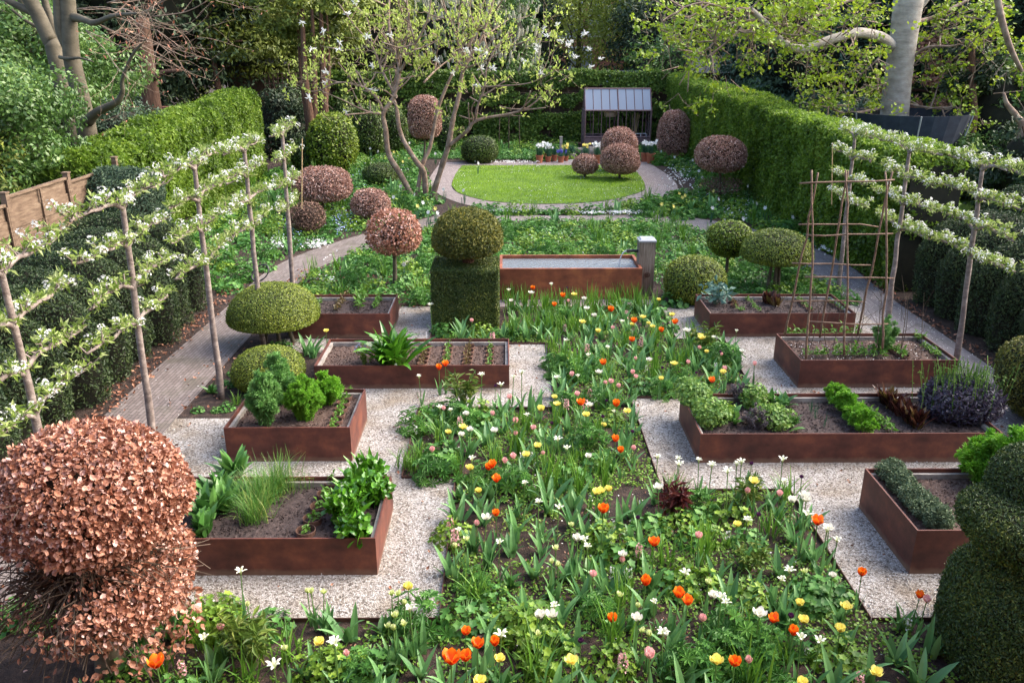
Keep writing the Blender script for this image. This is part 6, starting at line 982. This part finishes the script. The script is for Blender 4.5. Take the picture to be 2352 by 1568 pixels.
for p in poisson(2600, BED, .25):
    dns = noise(np.array([[p[0], p[1], 0]]), 1.1, 61)[0]; far = p[1] > 11.6
    if dns < -.75 and not far: continue
    PB = [.62, .12, .06 if not far else .14, .08, .05 if not far else .02, .05 if not far else .01, .05 if not far else .02]; k = rng.choice(['tul', 'strap', 'tall', 'ger', 'mound', 'pri', 'lup'], p=np.array(PB) / np.array(PB).sum())
    put(k, p[0], p[1], .8 + .45 * rng.random())
for x in np.linspace(0.1, 3.0, 14): put('tall', x + .05 * rng.normal(), 15.9 + .25 * rng.random(), 1.05)
for x in np.linspace(.1, 1.5, 7): put('tall', x, 14.5 + .3 * rng.random(), 1.1)
for x, y in ((.0, 16.72), (.12, 16.74), (.32, 16.72), (2.35, 16.7), (2.55, 16.72), (2.75, 16.7)): put('tall', x, y, .9)
# ground cover of the bed (nobody could count it)
P = free(scatter(120000, BED)); nn = noise(np.c_[P, P[:, 0] * 0], 1.5, 21) + .4 * noise(np.c_[P, P[:, 0] * 0], 5, 22); P1 = P[nn > -.15]; mb = MB(); z = .02 + .06 * rng.random(len(P1)) * np.clip(noise(np.c_[P1, P1[:, 0] * 0], 3, 23) + .6, .1, 1); mb.leaves(np.c_[P1, z], np.tile([0, 0, 1.], (len(P1), 1)), .034, .028, .7, T=FLAT); single(mb, 'ground_cover', M['weed'], kind='stuff', label='low green weeds and seedlings carpeting the tulip bed')
P2 = scatter(15000, BED); nn = noise(np.c_[P2, P2[:, 0] * 0], .9, 41); P2 = P2[(nn > .35) & (P2[:, 1] < 10.5)]; mb = MB(); mb.leaves(np.c_[P2, .02 + .07 * rng.random(len(P2))], np.tile([0, 0, 1.], (len(P2), 1)), .04, .022, .8, T=FLAT); single(mb, 'ground_cover', M['weed_y'], kind='stuff', label='yellowish mossy patches in the tulip bed')
P3 = scatter(5200, BED); mb = MB(); mb.leaves(np.c_[P3, np.full(len(P3), .012)], np.tile([0, 0, 1.], (len(P3), 1)), .03, .014, .3, T=FLAT); single(mb, 'bark_mulch', M['litter'], kind='stuff', label='bark chips and dead leaves on the bed soil')
# ---------------------------------------------------------------- borders further back
FAR = {'M': [G(*q)[:2] for q in ((1100, 484), (1180, 491), (1330, 491), (1250, 495), (1110, 494))], 'N': [G(*q)[:2] for q in ((1345, 492), (1380, 487), (1450, 477), (1510, 464), (1555, 455), (1640, 500), (1560, 503), (1450, 495))], 'L': [(-5.6, 20.6), (-4.2, 23.0), (-2.6, 25.2), (-2.4, 26.0), (-2.5, 29), (-3.5, 34), (-4.2, 40), (-4.2, 44), (-9.5, 44), (-9.5, 20.2), (-5.95, 17.2), (-5.9, 18.6)], 'C': [(-4.6, 16.0), (-4.6, 18.7), (-4.1, 20.3), (-3.1, 22.1), (-2.2, 23.6), (-1.6, 24.8), (5, 24.7), (6.0, 22.8), (6.8, 20.9), (7.1, 18.8), (7.15, 16.3), (3.4, 16.5), (3.4, 18.3), (-.3, 18.3), (-1.5, 17.1), (-1.5, 16.6), (-2.2, 16.3)],
       'R': [(7.2, 24.5), (8.3, 22), (8.5, 19.8), (8.3, 44), (5.6, 44), (6.4, 38.5), (7.2, 36), (7.5, 33), (6.9, 30), (5.4, 27.5), (4.6, 26.5), (6.2, 25.6)], 'B': [(-4, 39), (-1, 38.9), (2.3, 38.4), (3.2, 39.5), (3.4, 44), (-4, 44)]}
GRP = 'plants of the far borders'
for nm, poly in FAR.items():
    a = np.array(poly); 
    for p in poisson(2600 if nm in 'LCR' else 500, poly, .45 if nm in 'CMN' else .6):
        if abs(p[0] + 2.9) < .5 and abs(p[1] - 28.7) < .5: continue
        k = rng.choice(['mound', 'ger', 'lup', 'strap', 'tall', 'tul'], p=[.3, .3, .18, .1, .08, .04]); s_ = (1.15 + .5 * rng.random()) if nm != 'C' else (1.0 + .5 * rng.random()); put(k, p[0], p[1], s_ * (1.15 if p[1] > 25 else 1))
mb = MB(); 
for nm, poly in FAR.items():
    P = scatter(26000 if nm in 'LCRB' else 2500, poly); P = P[noise(np.c_[P, P[:, 0] * 0], .8, 51) > -.75]; mb.leaves(np.c_[P, .03 + .12 * rng.random(len(P))], np.tile([0, -.2, 1.], (len(P), 1)), .075, .055, .7, T=FLAT)
single(mb, 'ground_cover', M['mound_d'], kind='stuff', label='low green foliage filling the borders behind the trough and round the lawn')
# white flower drifts
DR = MB(); DB = MB()
for (x, y, rx, ry, n) in [(1165, 481, 55, 4, 420), (1360, 487, 30, 3.5, 120), (1440, 486, 60, 4.5, 420), (690, 590, 55, 28, 700), (640, 560, 25, 18, 220), (730, 560, 28, 12, 260), (795, 350, 40, 20, 220), (900, 380, 45, 40, 320), (1560, 400, 35, 30, 300), (1620, 430, 40, 25, 220), (1590, 360, 15, 20, 120), (1175, 371, 60, 3, 160), (1690, 470, 60, 30, 240), (1870, 520, 30, 20, 90), (1900, 565, 25, 12, 160), (850, 340, 60, 20, 140), (750, 640, 30, 10, 60), (1250, 540, 80, 20, 50)]:
    for q in range(n):
        p = G(x + rx * rng.normal() * .5, y + ry * rng.normal() * .5, .14)
        if -5.95 < p[0] < -4.5 and p[1] < 21 or rng.random() < .35: continue
        DR.leaves(np.array([p]), np.array([[0, -.5, 1.]]), .05 if y > 480 else .065, .05 if y > 480 else .065, .5, T=PENT, a=np.array([rng.random()]))
single(DR, 'white_flower_drift', M['blossom'], kind='stuff', label='drifts of small white flowers along the far paths and borders')
for (x, y, rx, n) in [(672, 520, 25, 90), (782, 505, 25, 160), (830, 400, 25, 30), (1610, 448, 12, 20)]:
    for q in range(n): p = G(x + rx * rng.normal() * .6, y + rx * .6 * rng.normal(), .2); DB.leaves(np.array([p]), np.array([[0, -.5, 1.]]), .045, .045, .5, T=PENT, a=np.array([rng.random()]))
M['f_pb'] = flowermat('pale_blue_petals', (.3, .38, .7), (.5, .6, .85)); single(DB, 'forget_me_nots', M['f_pb'], kind='stuff', label='pale blue forget me nots under the copper beeches at the left')
# daffodils of the far borders
dt = thing('daffodil', None, 'daffodil', (0, 0, 0)); mb = MB(); mb.tube([(0, 0, 0), (0, 0, .42)], .006, 4); q1 = part(mb, 'stem', M['stemg'], dt); mb = MB(); mb.leaves(np.array([(0, -.02, .43), (.0, -.03, .42)]), np.array([(0, -1, .4), (0, -1, .3)]), .11, .11, .05, T=PENT); q2 = part(mb, 'flower', M['blossom'], dt); mb = MB(); blades(mb, np.zeros((8, 3)) + rng.normal(size=(8, 3)) * [.02, .02, 0], .38, .018, .25, .3, 5); q3 = part(mb, 'leaves', M['daffleaf'], dt); proto(dt, q1, q2, q3)
dy = thing('daffodil', None, 'daffodil', (0, 0, 0)); y1_ = q1.copy(); y2_ = q2.copy(); y2_.data = q2.data.copy(); y2_.data.materials[0] = M['f_y']; y3_ = q3.copy()
for o in (y1_, y2_, y3_): COL.objects.link(o); o.parent = dy
y1_.name, y2_.name, y3_.name = 'stem.900', 'flower.900', 'leaves.900'; proto(dy, y1_, y2_, y3_); DW, DYL = [], []
for (x, y) in [(1097, 377), (851, 343), (1020, 437), (1066, 440), (970, 468), (985, 490), (1003, 492), (955, 450), (920, 430), (905, 455), (940, 330), (870, 350), (1000, 355), (1615, 355), (1590, 370), (1605, 395), (1612, 410), (1663, 352), (1548, 363), (1520, 350), (1735, 470), (1757, 480), (1855, 510), (1818, 502), (1705, 505), (1575, 445), (1880, 505), (1648, 460), (750, 388), (812, 340), (930, 610), (895, 300), (1635, 480), (1720, 430)]: p = G(x, y, .43); o = place(dt, (p[0], p[1], 0), rng.normal() * .5, 1.1); o['group'] = 'white daffodils of the far borders'; DW.append(o)
for (x, y) in [(1559, 446), (1572, 450), (1567, 455), (1520, 470), (1545, 475), (905, 350), (925, 372), (940, 365), (958, 474), (1000, 480), (1640, 440), (1610, 425), (1750, 450)]: p = G(x, y, .43); o = place(dy, (p[0], p[1], 0), rng.normal() * .5, 1.05); o['group'] = 'yellow daffodils of the far borders'; DYL.append(o)
ranked(DW, 'the white daffodils'); ranked(DYL, 'the yellow daffodils')
# small plants in the soil strip by the left path
for k, x, y, s_ in (('pri', 485, 902, 1.1), ('ger', 520, 940, .6), ('ger', 455, 945, .45), ('ger', 497, 945, .4), ('ger', 528, 885, .6), ('ger', 630, 810, .9), ('ger', 650, 800, .8), ('tul', 705, 815, 1.3), ('tul', 720, 820, 1.2), ('strap', 545, 930, .7), ('ger', 540, 860, .6)): p = G(x, y); put(k, p[0], p[1], s_)
for k, l in MADE.items(): ranked(l, 'the ' + PH[k])
# ================================================================ PLANTER CROPS
def crop(name, mat, mb, label, cat, loc, group=None, extra=()):
    t = thing(name, label, cat, loc, group); part(mb, 'leaves', M[mat], t)
    for nm, m2, b2 in extra: part(b2, nm, M[m2], t)
    return t
SZA, SZB, SZC, SZD, SZE, SZF, SZG, SZH = .33, .38, .28, .36, .35, .36, .31, .41
def rosette(mb, c, n, L, W, lean=.5, curl=.8, r=.03, k=6, cup=.12): P = np.c_[c[0] + rng.normal(size=n) * r, c[1] + rng.normal(size=n) * r, np.full(n, c[2])]; blades(mb, P, L, W, lean, curl, k, prof=(.25, .8, 1, .9, .55, .05), cup=cup)
def W_(x, y, h): return G(x, y, h)
for i, (x, y, L, n) in enumerate([(540, 1090, .36, 22), (500, 1130, .33, 22), (480, 1175, .33, 24), (470, 1215, .3, 20), (520, 1160, .3, 16)]): p = W_(x, y + 12, SZA); mb = MB(); rosette(mb, p, n, L, .13, .55, .75); crop('broad_leaf_plant', 'foxg', mb, 'broad dark ribbed leaf clump, %s from the back of the nearest left planter' % ordw(i), 'plant', p, 'broad leaved clumps')
for i, (x, y, L) in enumerate([(640, 1130, .42), (610, 1155, .4), (585, 1195, .38), (685, 1128, .2), (566, 1150, .3)]): p = W_(x, y, SZA); mb = MB(); blades(mb, np.c_[p[0] + rng.normal(size=230 if L > .25 else 40) * .07, p[1] + rng.normal(size=230 if L > .25 else 40) * .07, np.full(230 if L > .25 else 40, p[2])], L, .006, .5, .9, 5, prof=(1, 1, .8, .2), cup=0); crop('chives', 'chive', mb, ('grassy chive clump nearest the back rim beside the broad leaves', 'grassy chive clump in the middle beside the broad leaves', 'grassy chive clump nearest the front rim', 'small sparse chive tuft by the back rim', 'chive clump tucked against the broad leaves')[i], 'chives', p, 'chive clumps')
for i, (x, y, L, n) in enumerate([(850, 1105, .34, 20), (820, 1150, .33, 26), (790, 1185, .32, 26), (860, 1140, .28, 16), (815, 1225, .22, 24)]):
    p = W_(x, y + 14, SZA); mb = MB(); rosette(mb, p, int(n * 1.5), L * 1.1, .085, .4, .6, .05); P, N = blob(110, (p[0], p[1], p[2] + L * .65), (.17, .17, .15), 2, .2, 3, 2, .4); mb.leaves(P, N, .1, .07, .7, BEECH); crop('chard', 'chard', mb, ('chard plant at the back right corner', 'glossy chard in the middle', 'glossy chard left of the middle one', 'chard by the right rim', 'low chard rosette at the front rim')[i] + ' of the nearest left planter', 'chard', p, 'glossy green chard plants')
# collars with seedlings
CT = thing('seedling_collar', None, 'collar', (0, 0, 0)); mb = MB(); mb.lathe([(.085, -.02), (.09, .05), (.086, .051), (.081, -.02)], (0, 0, 0), 18); cp = part(mb, 'ring', M['collar'], CT); proto(CT, cp)
ST = thing('seedling', None, 'seedling', (0, 0, 0)); mb = MB(); P = np.abs(rng.normal(size=(14, 3))) * 0; mb.leaves(rng.normal(size=(14, 3)) * [.02, .02, .02] + [0, 0, .06], rng.normal(size=(14, 3)) * .5 + [0, 0, 1], .055, .03, .4); mb.tube([(0, 0, 0), (0, 0, .07)], .003, 4); sp = part(mb, 'leaves', M['seedling'], ST); proto(ST, sp)
SR = thing('seedling', None, 'seedling', (0, 0, 0)); sr = sp.copy(); sr.data = sp.data.copy(); sr.data.materials[0] = M['seedling_r']; sr.parent = SR; COL.objects.link(sr); sr.name = 'leaves.901'; proto(SR, sr)
COLL, SEED = [], []
def row(x0, y0, x1, y1, n, h, collar=True, red=False, sc=1., cs=1.):
    for i in range(n):
        f = i / (n - 1); p = W_(x0 + (x1 - x0) * f, y0 + (y1 - y0) * f, h)
        if collar: o = place(CT, (p[0], p[1], h + .01), rng.random() * 6, cs); o['group'] = 'rusty seedling collars'; COLL.append(o)
        o = place(SR if red else ST, (p[0] + .012 * rng.normal(), p[1], h + .005), rng.random() * 6, sc * (.8 + .4 * rng.random())); o['group'] = 'row seedlings'; SEED.append(o)
X5 = lambda x, y: (762.6 + x / 2.8444, 459.4 + y / 2.8444)
for xb, xt, red in ((590, 625, True), (742, 765, False), (880, 905, True), (1025, 1035, False)): a, b = X5(xb, 1083), X5(xt, 948); row(*a, *b, 6, SZC, True, red, 1, .95 if xb < 1000 else .8)
row(*X5(10, 1500), *X5(110, 1262), 7, SZB, True, False, 1.1, 1.); row(703, 1228, 765, 1115, 5, SZA, True, False, 1.2, 1.15); row(416, 1112, 425, 1108, 2, SZA, True, False, 1, 1.2)
row(*D6(460, 700), *D6(440, 650), 3, SZE, True, True, 1, .9)
row(*D6(545, 660), *D6(620, 730), 7, SZE, False, False, .8); row(*D6(880, 660), *D6(950, 725), 5, SZE, True, False, .9, .8); row(*D6(1080, 670), *D6(1170, 730), 5, SZE, True, False, .9, .8); row(*D6(480, 720), *D6(520, 728), 3, SZE, False, False, .9)
row(*D6(1630, 910), *D6(1680, 930), 3, SZF, False, False, 1.3); row(*D6(1690, 965), *D6(1790, 1030), 6, SZF, False, False, 1.1)
row(*D6(1440, 965), *D6(1570, 1035), 7, SZF, True, False, 1.3, .9); row(*D6(930, 1025), *D6(1420, 1030), 9, SZF, False, False, 1.5); row(*D6(1130, 1000), *D6(1420, 1005), 6, SZF, False, False, 1.5); row(*D6(800, 895), *D6(1240, 890), 8, SZF, False, False, 1.7)
row(*D6(1290, 1385), *D6(1470, 1520), 10, SZG, False, False, 1.3); row(*X5(30, 725), *X5(90, 640), 7, SZD, False, True, 1.3); row(*X5(170, 715), *X5(215, 630), 6, SZD, False, False, 1.8); row(*X5(285, 710), *X5(315, 640), 8, SZD, False, False, 1.2); row(730, 707, 745, 680, 5, SZD, False, False, 1.)
ranked(COLL, 'the rusty seedling collars'); ranked(SEED, 'the planted seedlings')
def feathery(c, r, h, n, mat, L=.09):
    mb = MB(); ns = max(14, int(n / 26)); q = rng.random(ns) * 6.283; rr = r * np.sqrt(rng.random(ns)) * 1.15; k = 6; tt = np.linspace(0, 1, k); hh = h * (1.12 - .45 * (rr / r) ** 2) * (.75 + .4 * rng.random(ns))
    Q = np.stack([c[0] + (rr * np.cos(q))[:, None] * (.4 + .6 * tt ** 1.3), c[1] + (rr * np.sin(q))[:, None] * (.4 + .6 * tt ** 1.3), c[2] + hh[:, None] * np.sin(tt * 1.75)[None] ** .9], -1) + rng.normal(size=(ns, k, 3)) * .012; mb.tubes(Q, np.linspace(.005, .0015, k)[None], 3, a=rng.random(ns))
    m = int(n / ns); i = np.repeat(np.arange(ns), m); u = (.1 + .9 * rng.random(len(i)) ** .7) * (k - 1); j = np.clip(u.astype(int), 0, k - 2); f = (u - j)[:, None]; P = Q[i, j] * (1 - f) + Q[i, j + 1] * f; ax = unit(Q[i, j + 1] - Q[i, j]) * 1.0 + rng.normal(size=(len(i), 3)) * .75 + [0, 0, .15]
    mb.leaves(P, rng.normal(size=(len(P), 3)), L * 1.1, L * 1.1, .5, T=FEATHER, axis=ax * 1.5, a=np.clip(.6 * rng.random(ns)[i] + .4 * rng.random(len(i)), 0, 1)); return mb
p = W_(703, 962, SZB); crop('dill', 'fern', feathery(p, .25, .5, 5200, 'fern', .065), 'dense bright dill mound in the middle of the fennel planter', 'herb', p)
p = W_(745, 928, SZB); crop('dill', 'fern', feathery(p, .24, .38, 2200, 'fern'), 'dill mound behind and right of the larger one', 'herb', p)
p = W_(612, 975, SZB); mb = feathery((p[0], p[1], p[2]), .2, .62, 1800, 'fern_b', .11); crop('fennel', 'fern_b', mb, 'tall feathery plant at the left of its planter, spilling over the front rim', 'herb', p)
p = W_(648, 925, SZB); crop('fennel', 'fern_b', feathery(p, .22, .62, 1200, 'fern_b', .11), 'tall feathery plant behind the dill mounds', 'herb', p)
p = W_(905, 838, SZC); mb = MB(); rosette(mb, p, 70, .6, .14, .5, 1.25, .08, 8, .2); s2 = MB(); s2.tubes(np.stack([np.tile(p, (16, 1)), np.tile(p, (16, 1)) + np.c_[rng.normal(size=(16, 2)) * .07, np.full(16, .15)], np.tile(p, (16, 1)) + np.c_[rng.normal(size=(16, 2)) * .16, np.full(16, .3)]], 1), .01, 5); crop('horseradish', 'chard', mb, 'big glossy horseradish with long arching leaves in the long left planter', 'vegetable', p, None, [('stalks', 'seedling', s2)])
p = W_(840, 835, SZC); mb = feathery(p, .16, .28, 150, 'seedling', .07); fl_ = MB(); P, N = blob(70, (p[0], p[1], p[2] + .25), (.17, .1, .1), 2, .1, 2, 3, .5); fl_.leaves(P, N, .025, .025, .4, T=PENT); crop('flowering_cress', 'mound', mb, 'small pale flowered cress left of the horseradish', 'herb', p, None, [('flowers', 'f_pb', fl_)])
p = G(762, 795, .0); mb = MB(); mb.box((.0, 0, .06), (.025, .004, .12)); 
lp = W_(980, 782, SZC); t = thing('plant_label', 'white plant label stick at the back of the long left planter', 'label', lp); mb = MB(); mb.box((lp[0], lp[1], lp[2] + .08), (.02, .003, .16), .2); part(mb, 'stick', M['white'], t)
lp = W_(1157, 786, SZC); t = thing('plant_label', 'black plant label stick at the back of the long left planter', 'label', lp); mb = MB(); mb.box((lp[0], lp[1], lp[2] + .05), (.02, .003, .1), .2); part(mb, 'stick', M['black'], t)
# kale and lettuce
p = W_(1640, 700, SZE); mb = MB(); P, N = blob(90, (p[0] + .02, p[1], p[2] + .28), (.28, .24, .2), 2, .1, 2, 3, .5); mb.leaves(P, N, .15, .075, .6); s2 = MB(); s2.tubes(np.stack([np.tile(p, (9, 1)), P[:9]], 1), .01, 5); crop('kale', 'kale', mb, 'blue grey kale at the left end of its planter', 'vegetable', p, None, [('stalks', 'kale', s2)])
p = W_(1768, 700, SZE); mb = MB()
for k in range(3): rosette(mb, (p[0] - .05 + .06 * k, p[1] + .12 - .12 * k, p[2]), 18, .26, .08, .35, .5)
crop('red_lettuce', 'lettuce', mb, 'dark red lettuce clump in the kale planter', 'lettuce', p)
for i in range(7): f = i / 6; p = W_(*D6(1440 + 210 * f, 1330 + 160 * f), SZG); mb = MB(); rosette(mb, p, 26, .25, .09, .4, .5, .03); crop('red_lettuce', 'lettuce', mb, 'dark red lettuce, %s from the back of the row in the longest planter' % ordw(i), 'lettuce', p, 'row of red lettuces')
for i, (x, y, r, h, n, mt, lb) in enumerate([(200, 1330, .26, .42, 1100, 'parsley', 'celery clump at the left back of the longest planter'), (300, 1440, .25, .38, 1000, 'parsley', 'celery clump by the left front of the longest planter'), (150, 1270, .2, .35, 600, 'parsley', 'celery clump hanging over the left wall of the longest planter'), (580, 1320, .2, .36, 700, 'parsley', 'parsley clump left of the carrots at the back'), (700, 1440, .27, .3, 1000, 'parsley', 'parsley clump left of the carrots at the front'), (380, 1390, .17, .25, 300, 'mound', 'celery clump inside the front left group')]):
    p = W_(*D6(x, y + 30), SZG); mb = MB(); P, N = blob(n, (p[0], p[1], p[2] + h * .45), (r, r, h * .5), 2.1, .24, 6, i, .6); mb.leaves(P, N + [0, 0, .4], .05, .042, .8, LOBED); q = rng.integers(0, len(P), 20); s2 = MB(); s2.tubes(np.stack([np.tile(p, (20, 1)), P[q]], 1), .004, 3); crop('celery' if i in (0, 1, 2, 5) else 'parsley', mt, mb, lb, 'herb', p, None, [('stalks', 'stemg', s2)])
for x, y, lb in ((440, 1440, 'spinach like leaves right of the front celery'), (800, 1480, 'broad green leaves right of the front parsley'), (760, 1340, 'broad green leaves at the back beside the parsley')): p = W_(*D6(x, y), SZG); mb = MB(); rosette(mb, p, 24, .2, .075, .6, .8, .06); crop('spinach', 'foxg', mb, lb, 'vegetable', p)
for x, y, lb in ((500, 1330, 'grey lavender like herb behind the celery'), (600, 1490, 'grey lavender like herb at the front of the longest planter')): p = W_(*D6(x, y), SZG); mb = feathery(p, .18, .28, 800, 'lavender', .05); crop('grey_herb', 'lavender', mb, lb, 'herb', p)
for i, (x, y, r) in enumerate([(1120, 1310, .17), (1180, 1370, .18), (1250, 1440, .2), (1290, 1500, .17), (1210, 1400, .15)]): p = W_(*D6(x, y + 12), SZG); crop('carrot_top', 'fern', feathery(p, r, .26, 700, 'fern', .08), 'feathery carrot tops, %s in the slanting row of the longest planter' % ordw(i), 'vegetable', p, 'carrot row')
for i, (x, y) in enumerate([(955, 1390), (1050, 1490), (985, 1430)]): p = W_(*D6(x, y), SZG); mb = MB(); blades(mb, np.c_[p[0] + rng.normal(size=9) * .02, p[1] + rng.normal(size=9) * .02, np.full(9, p[2])], .2, .006, .2, .3, 5, cup=0); crop('onion_seedlings', 'daffleaf', mb, 'thin onion shoots, %s left of the carrots' % ordw(i), 'vegetable', p, 'onion shoots')
p = W_(2205, 960, SZG); p = (6.22, 10.35, SZG); mb = MB(); P, N = blob(5200, (p[0], p[1], p[2] + .26), (.52, .42, .32, .3), 2.2, .12, 3, 2, .35); mb.leaves(P, N, .07, .03, .9); s2 = MB(); n = 170; P0 = np.c_[p[0] + rng.normal(size=n) * .22, p[1] + rng.normal(size=n) * .16, np.full(n, p[2] + .2)]; P2_ = P0 + np.c_[rng.normal(size=(n, 2)) * .07, .42 + .2 * rng.random(n)]; s2.tubes(np.stack([P0, (P0 + P2_) / 2, P2_], 1), .005, 3, a=rng.random(n)); k = np.repeat(np.arange(n), 6); s2.leaves(P2_[k] - (P2_ - P0)[k] * rng.random((len(k), 1)) * .6, rng.normal(size=(len(k), 3)), .035, .012, .5); crop('purple_mizuna', 'mizuna', mb, 'big purple leaved plant with green flower stalks at the right end of the longest planter', 'vegetable', p, None, [('flower_stalks', 'parsley', s2)])
# fennel in bean planter
p = W_(2025, 808, SZF); crop('fennel', 'fern_b', feathery(p, .2, .5, 800, 'fern_b', .1), 'soft feathery fennel at the foot of the bean frame', 'herb', p)
for i, (x, y, r) in enumerate([(2045, 1088, .19), (2070, 1118, .2), (2098, 1150, .2), (2128, 1178, .21), (2150, 1200, .16)]): p = W_(x, y + 12, SZH); mb = MB(); P, N = blob(2600, (p[0], p[1], p[2] + .08), (r * .85, r * .85, .17, .05), 2, .3, 7, i, .45); mb.leaves(P, N, .035, .016, 1.1); crop('thyme', 'thyme', mb, 'grey green thyme cushion, %s from the back along the left rim' % ordw(i), 'herb', p, 'thyme cushions')
for i, (X, Y, r, h, lb) in enumerate([(5.75, 8.05, .42, .75, 'tall feathery plant behind the yew topiary'), (5.5, 8.35, .3, .5, 'feathery plant left of the tall one behind the yew'), (6.3, 8.5, .4, .8, 'feathery plant at the right edge behind the yew')]): p = (X, Y, SZH if i < 2 else 0.2); crop('fennel', 'fern', feathery(p, r, h, 1700, 'fern', .13), lb, 'herb', p)
p = (5.35, 7.8, SZH); mb = feathery(p, .18, .3, 200, 'mound', .08); fl_ = MB(); P, N = blob(60, (p[0], p[1], p[2] + .3), (.12, .1, .06), 2, .1, 2, 3, .5); fl_.leaves(P, N, .03, .03, .4, T=PENT); crop('white_flowered_herb', 'mound', mb, 'white flowered herb in the thyme planter beside the yew', 'herb', p, None, [('flowers', 'blossom', fl_)])
# litter
P = np.concatenate([np.c_[-6.05 + .14 * rng.normal(size=650), 6 + 12 * rng.random(650)], np.c_[8.35 + .08 * rng.normal(size=300), 10 + 9 * rng.random(300)], np.c_[-5.2 + .8 * rng.random(160), 6 + 12 * rng.random(160)] , np.c_[-5 + 3.2 * rng.random(900), 16.3 + 3.2 * rng.random(900)]]); mb = MB(); mb.leaves(np.c_[P, np.full(len(P), .03)], np.tile([0, 0, 1.], (len(P), 1)), .06, .036, .5, BEECH); single(mb, 'fallen_leaves', M['litter'], kind='stuff', label='brown fallen leaves along the foot of the yew buttresses and paths')
P = np.concatenate([np.c_[7.2 + 1.0 * rng.random(900), 9 + 10 * rng.random(900)], np.c_[-5.9 + 1.1 * rng.random(110), 6 + 12 * rng.random(110)], np.c_[4.7 + 2.3 * rng.random(260), 12.2 + 1. * rng.random(260)], np.c_[-4 + 8 * rng.random(500), 4.6 + 6 * rng.random(500)]]); Z0 = np.where((P[:, 0] > 4.6) & (P[:, 0] < 7.05) & (P[:, 1] > 12.1) & (P[:, 1] < 13.3), SZF + .02, .03); mb = MB(); mb.leaves(np.c_[P, Z0], np.tile([0, 0, 1.], (len(P), 1)), .02, .016, .3, T=FLAT); single(mb, 'fallen_petals', M['petal'], kind='stuff', label='white fallen petals strewn over the right brick path')
P = np.concatenate([free(scatter(260, GL)), free(scatter(260, GR))]); mb = MB(); mb.leaves(np.c_[P, np.full(len(P), .03)], np.tile([0, 0, 1.], (len(P), 1)), .045, .028, .5, BEECH); single(mb, 'fallen_leaves', M['litter'], kind='stuff', label='scattered dead leaves on the pale gravel')
# loose pebbles on the gravel
for G_, nm in ((GL, 'left'), (GR, 'right')):
    P = free(scatter(12000, G_), .0); mb = MB(); mb.leaves(np.c_[P, np.full(len(P), .016)], np.tile([0, 0, 1.], (len(P), 1)), .024, .018, .5, T=(np.array([(0, 0, 0), (.5, .5, .0), (1, 0, 0), (.5, -.5, 0), (.5, 0, .3)]), np.array([(0, 1, 4), (1, 2, 4), (2, 3, 4), (3, 0, 4)]))); single(mb, 'pebbles', M['pebble'], kind='stuff', label='loose pale pebbles of the %s gravel' % nm)
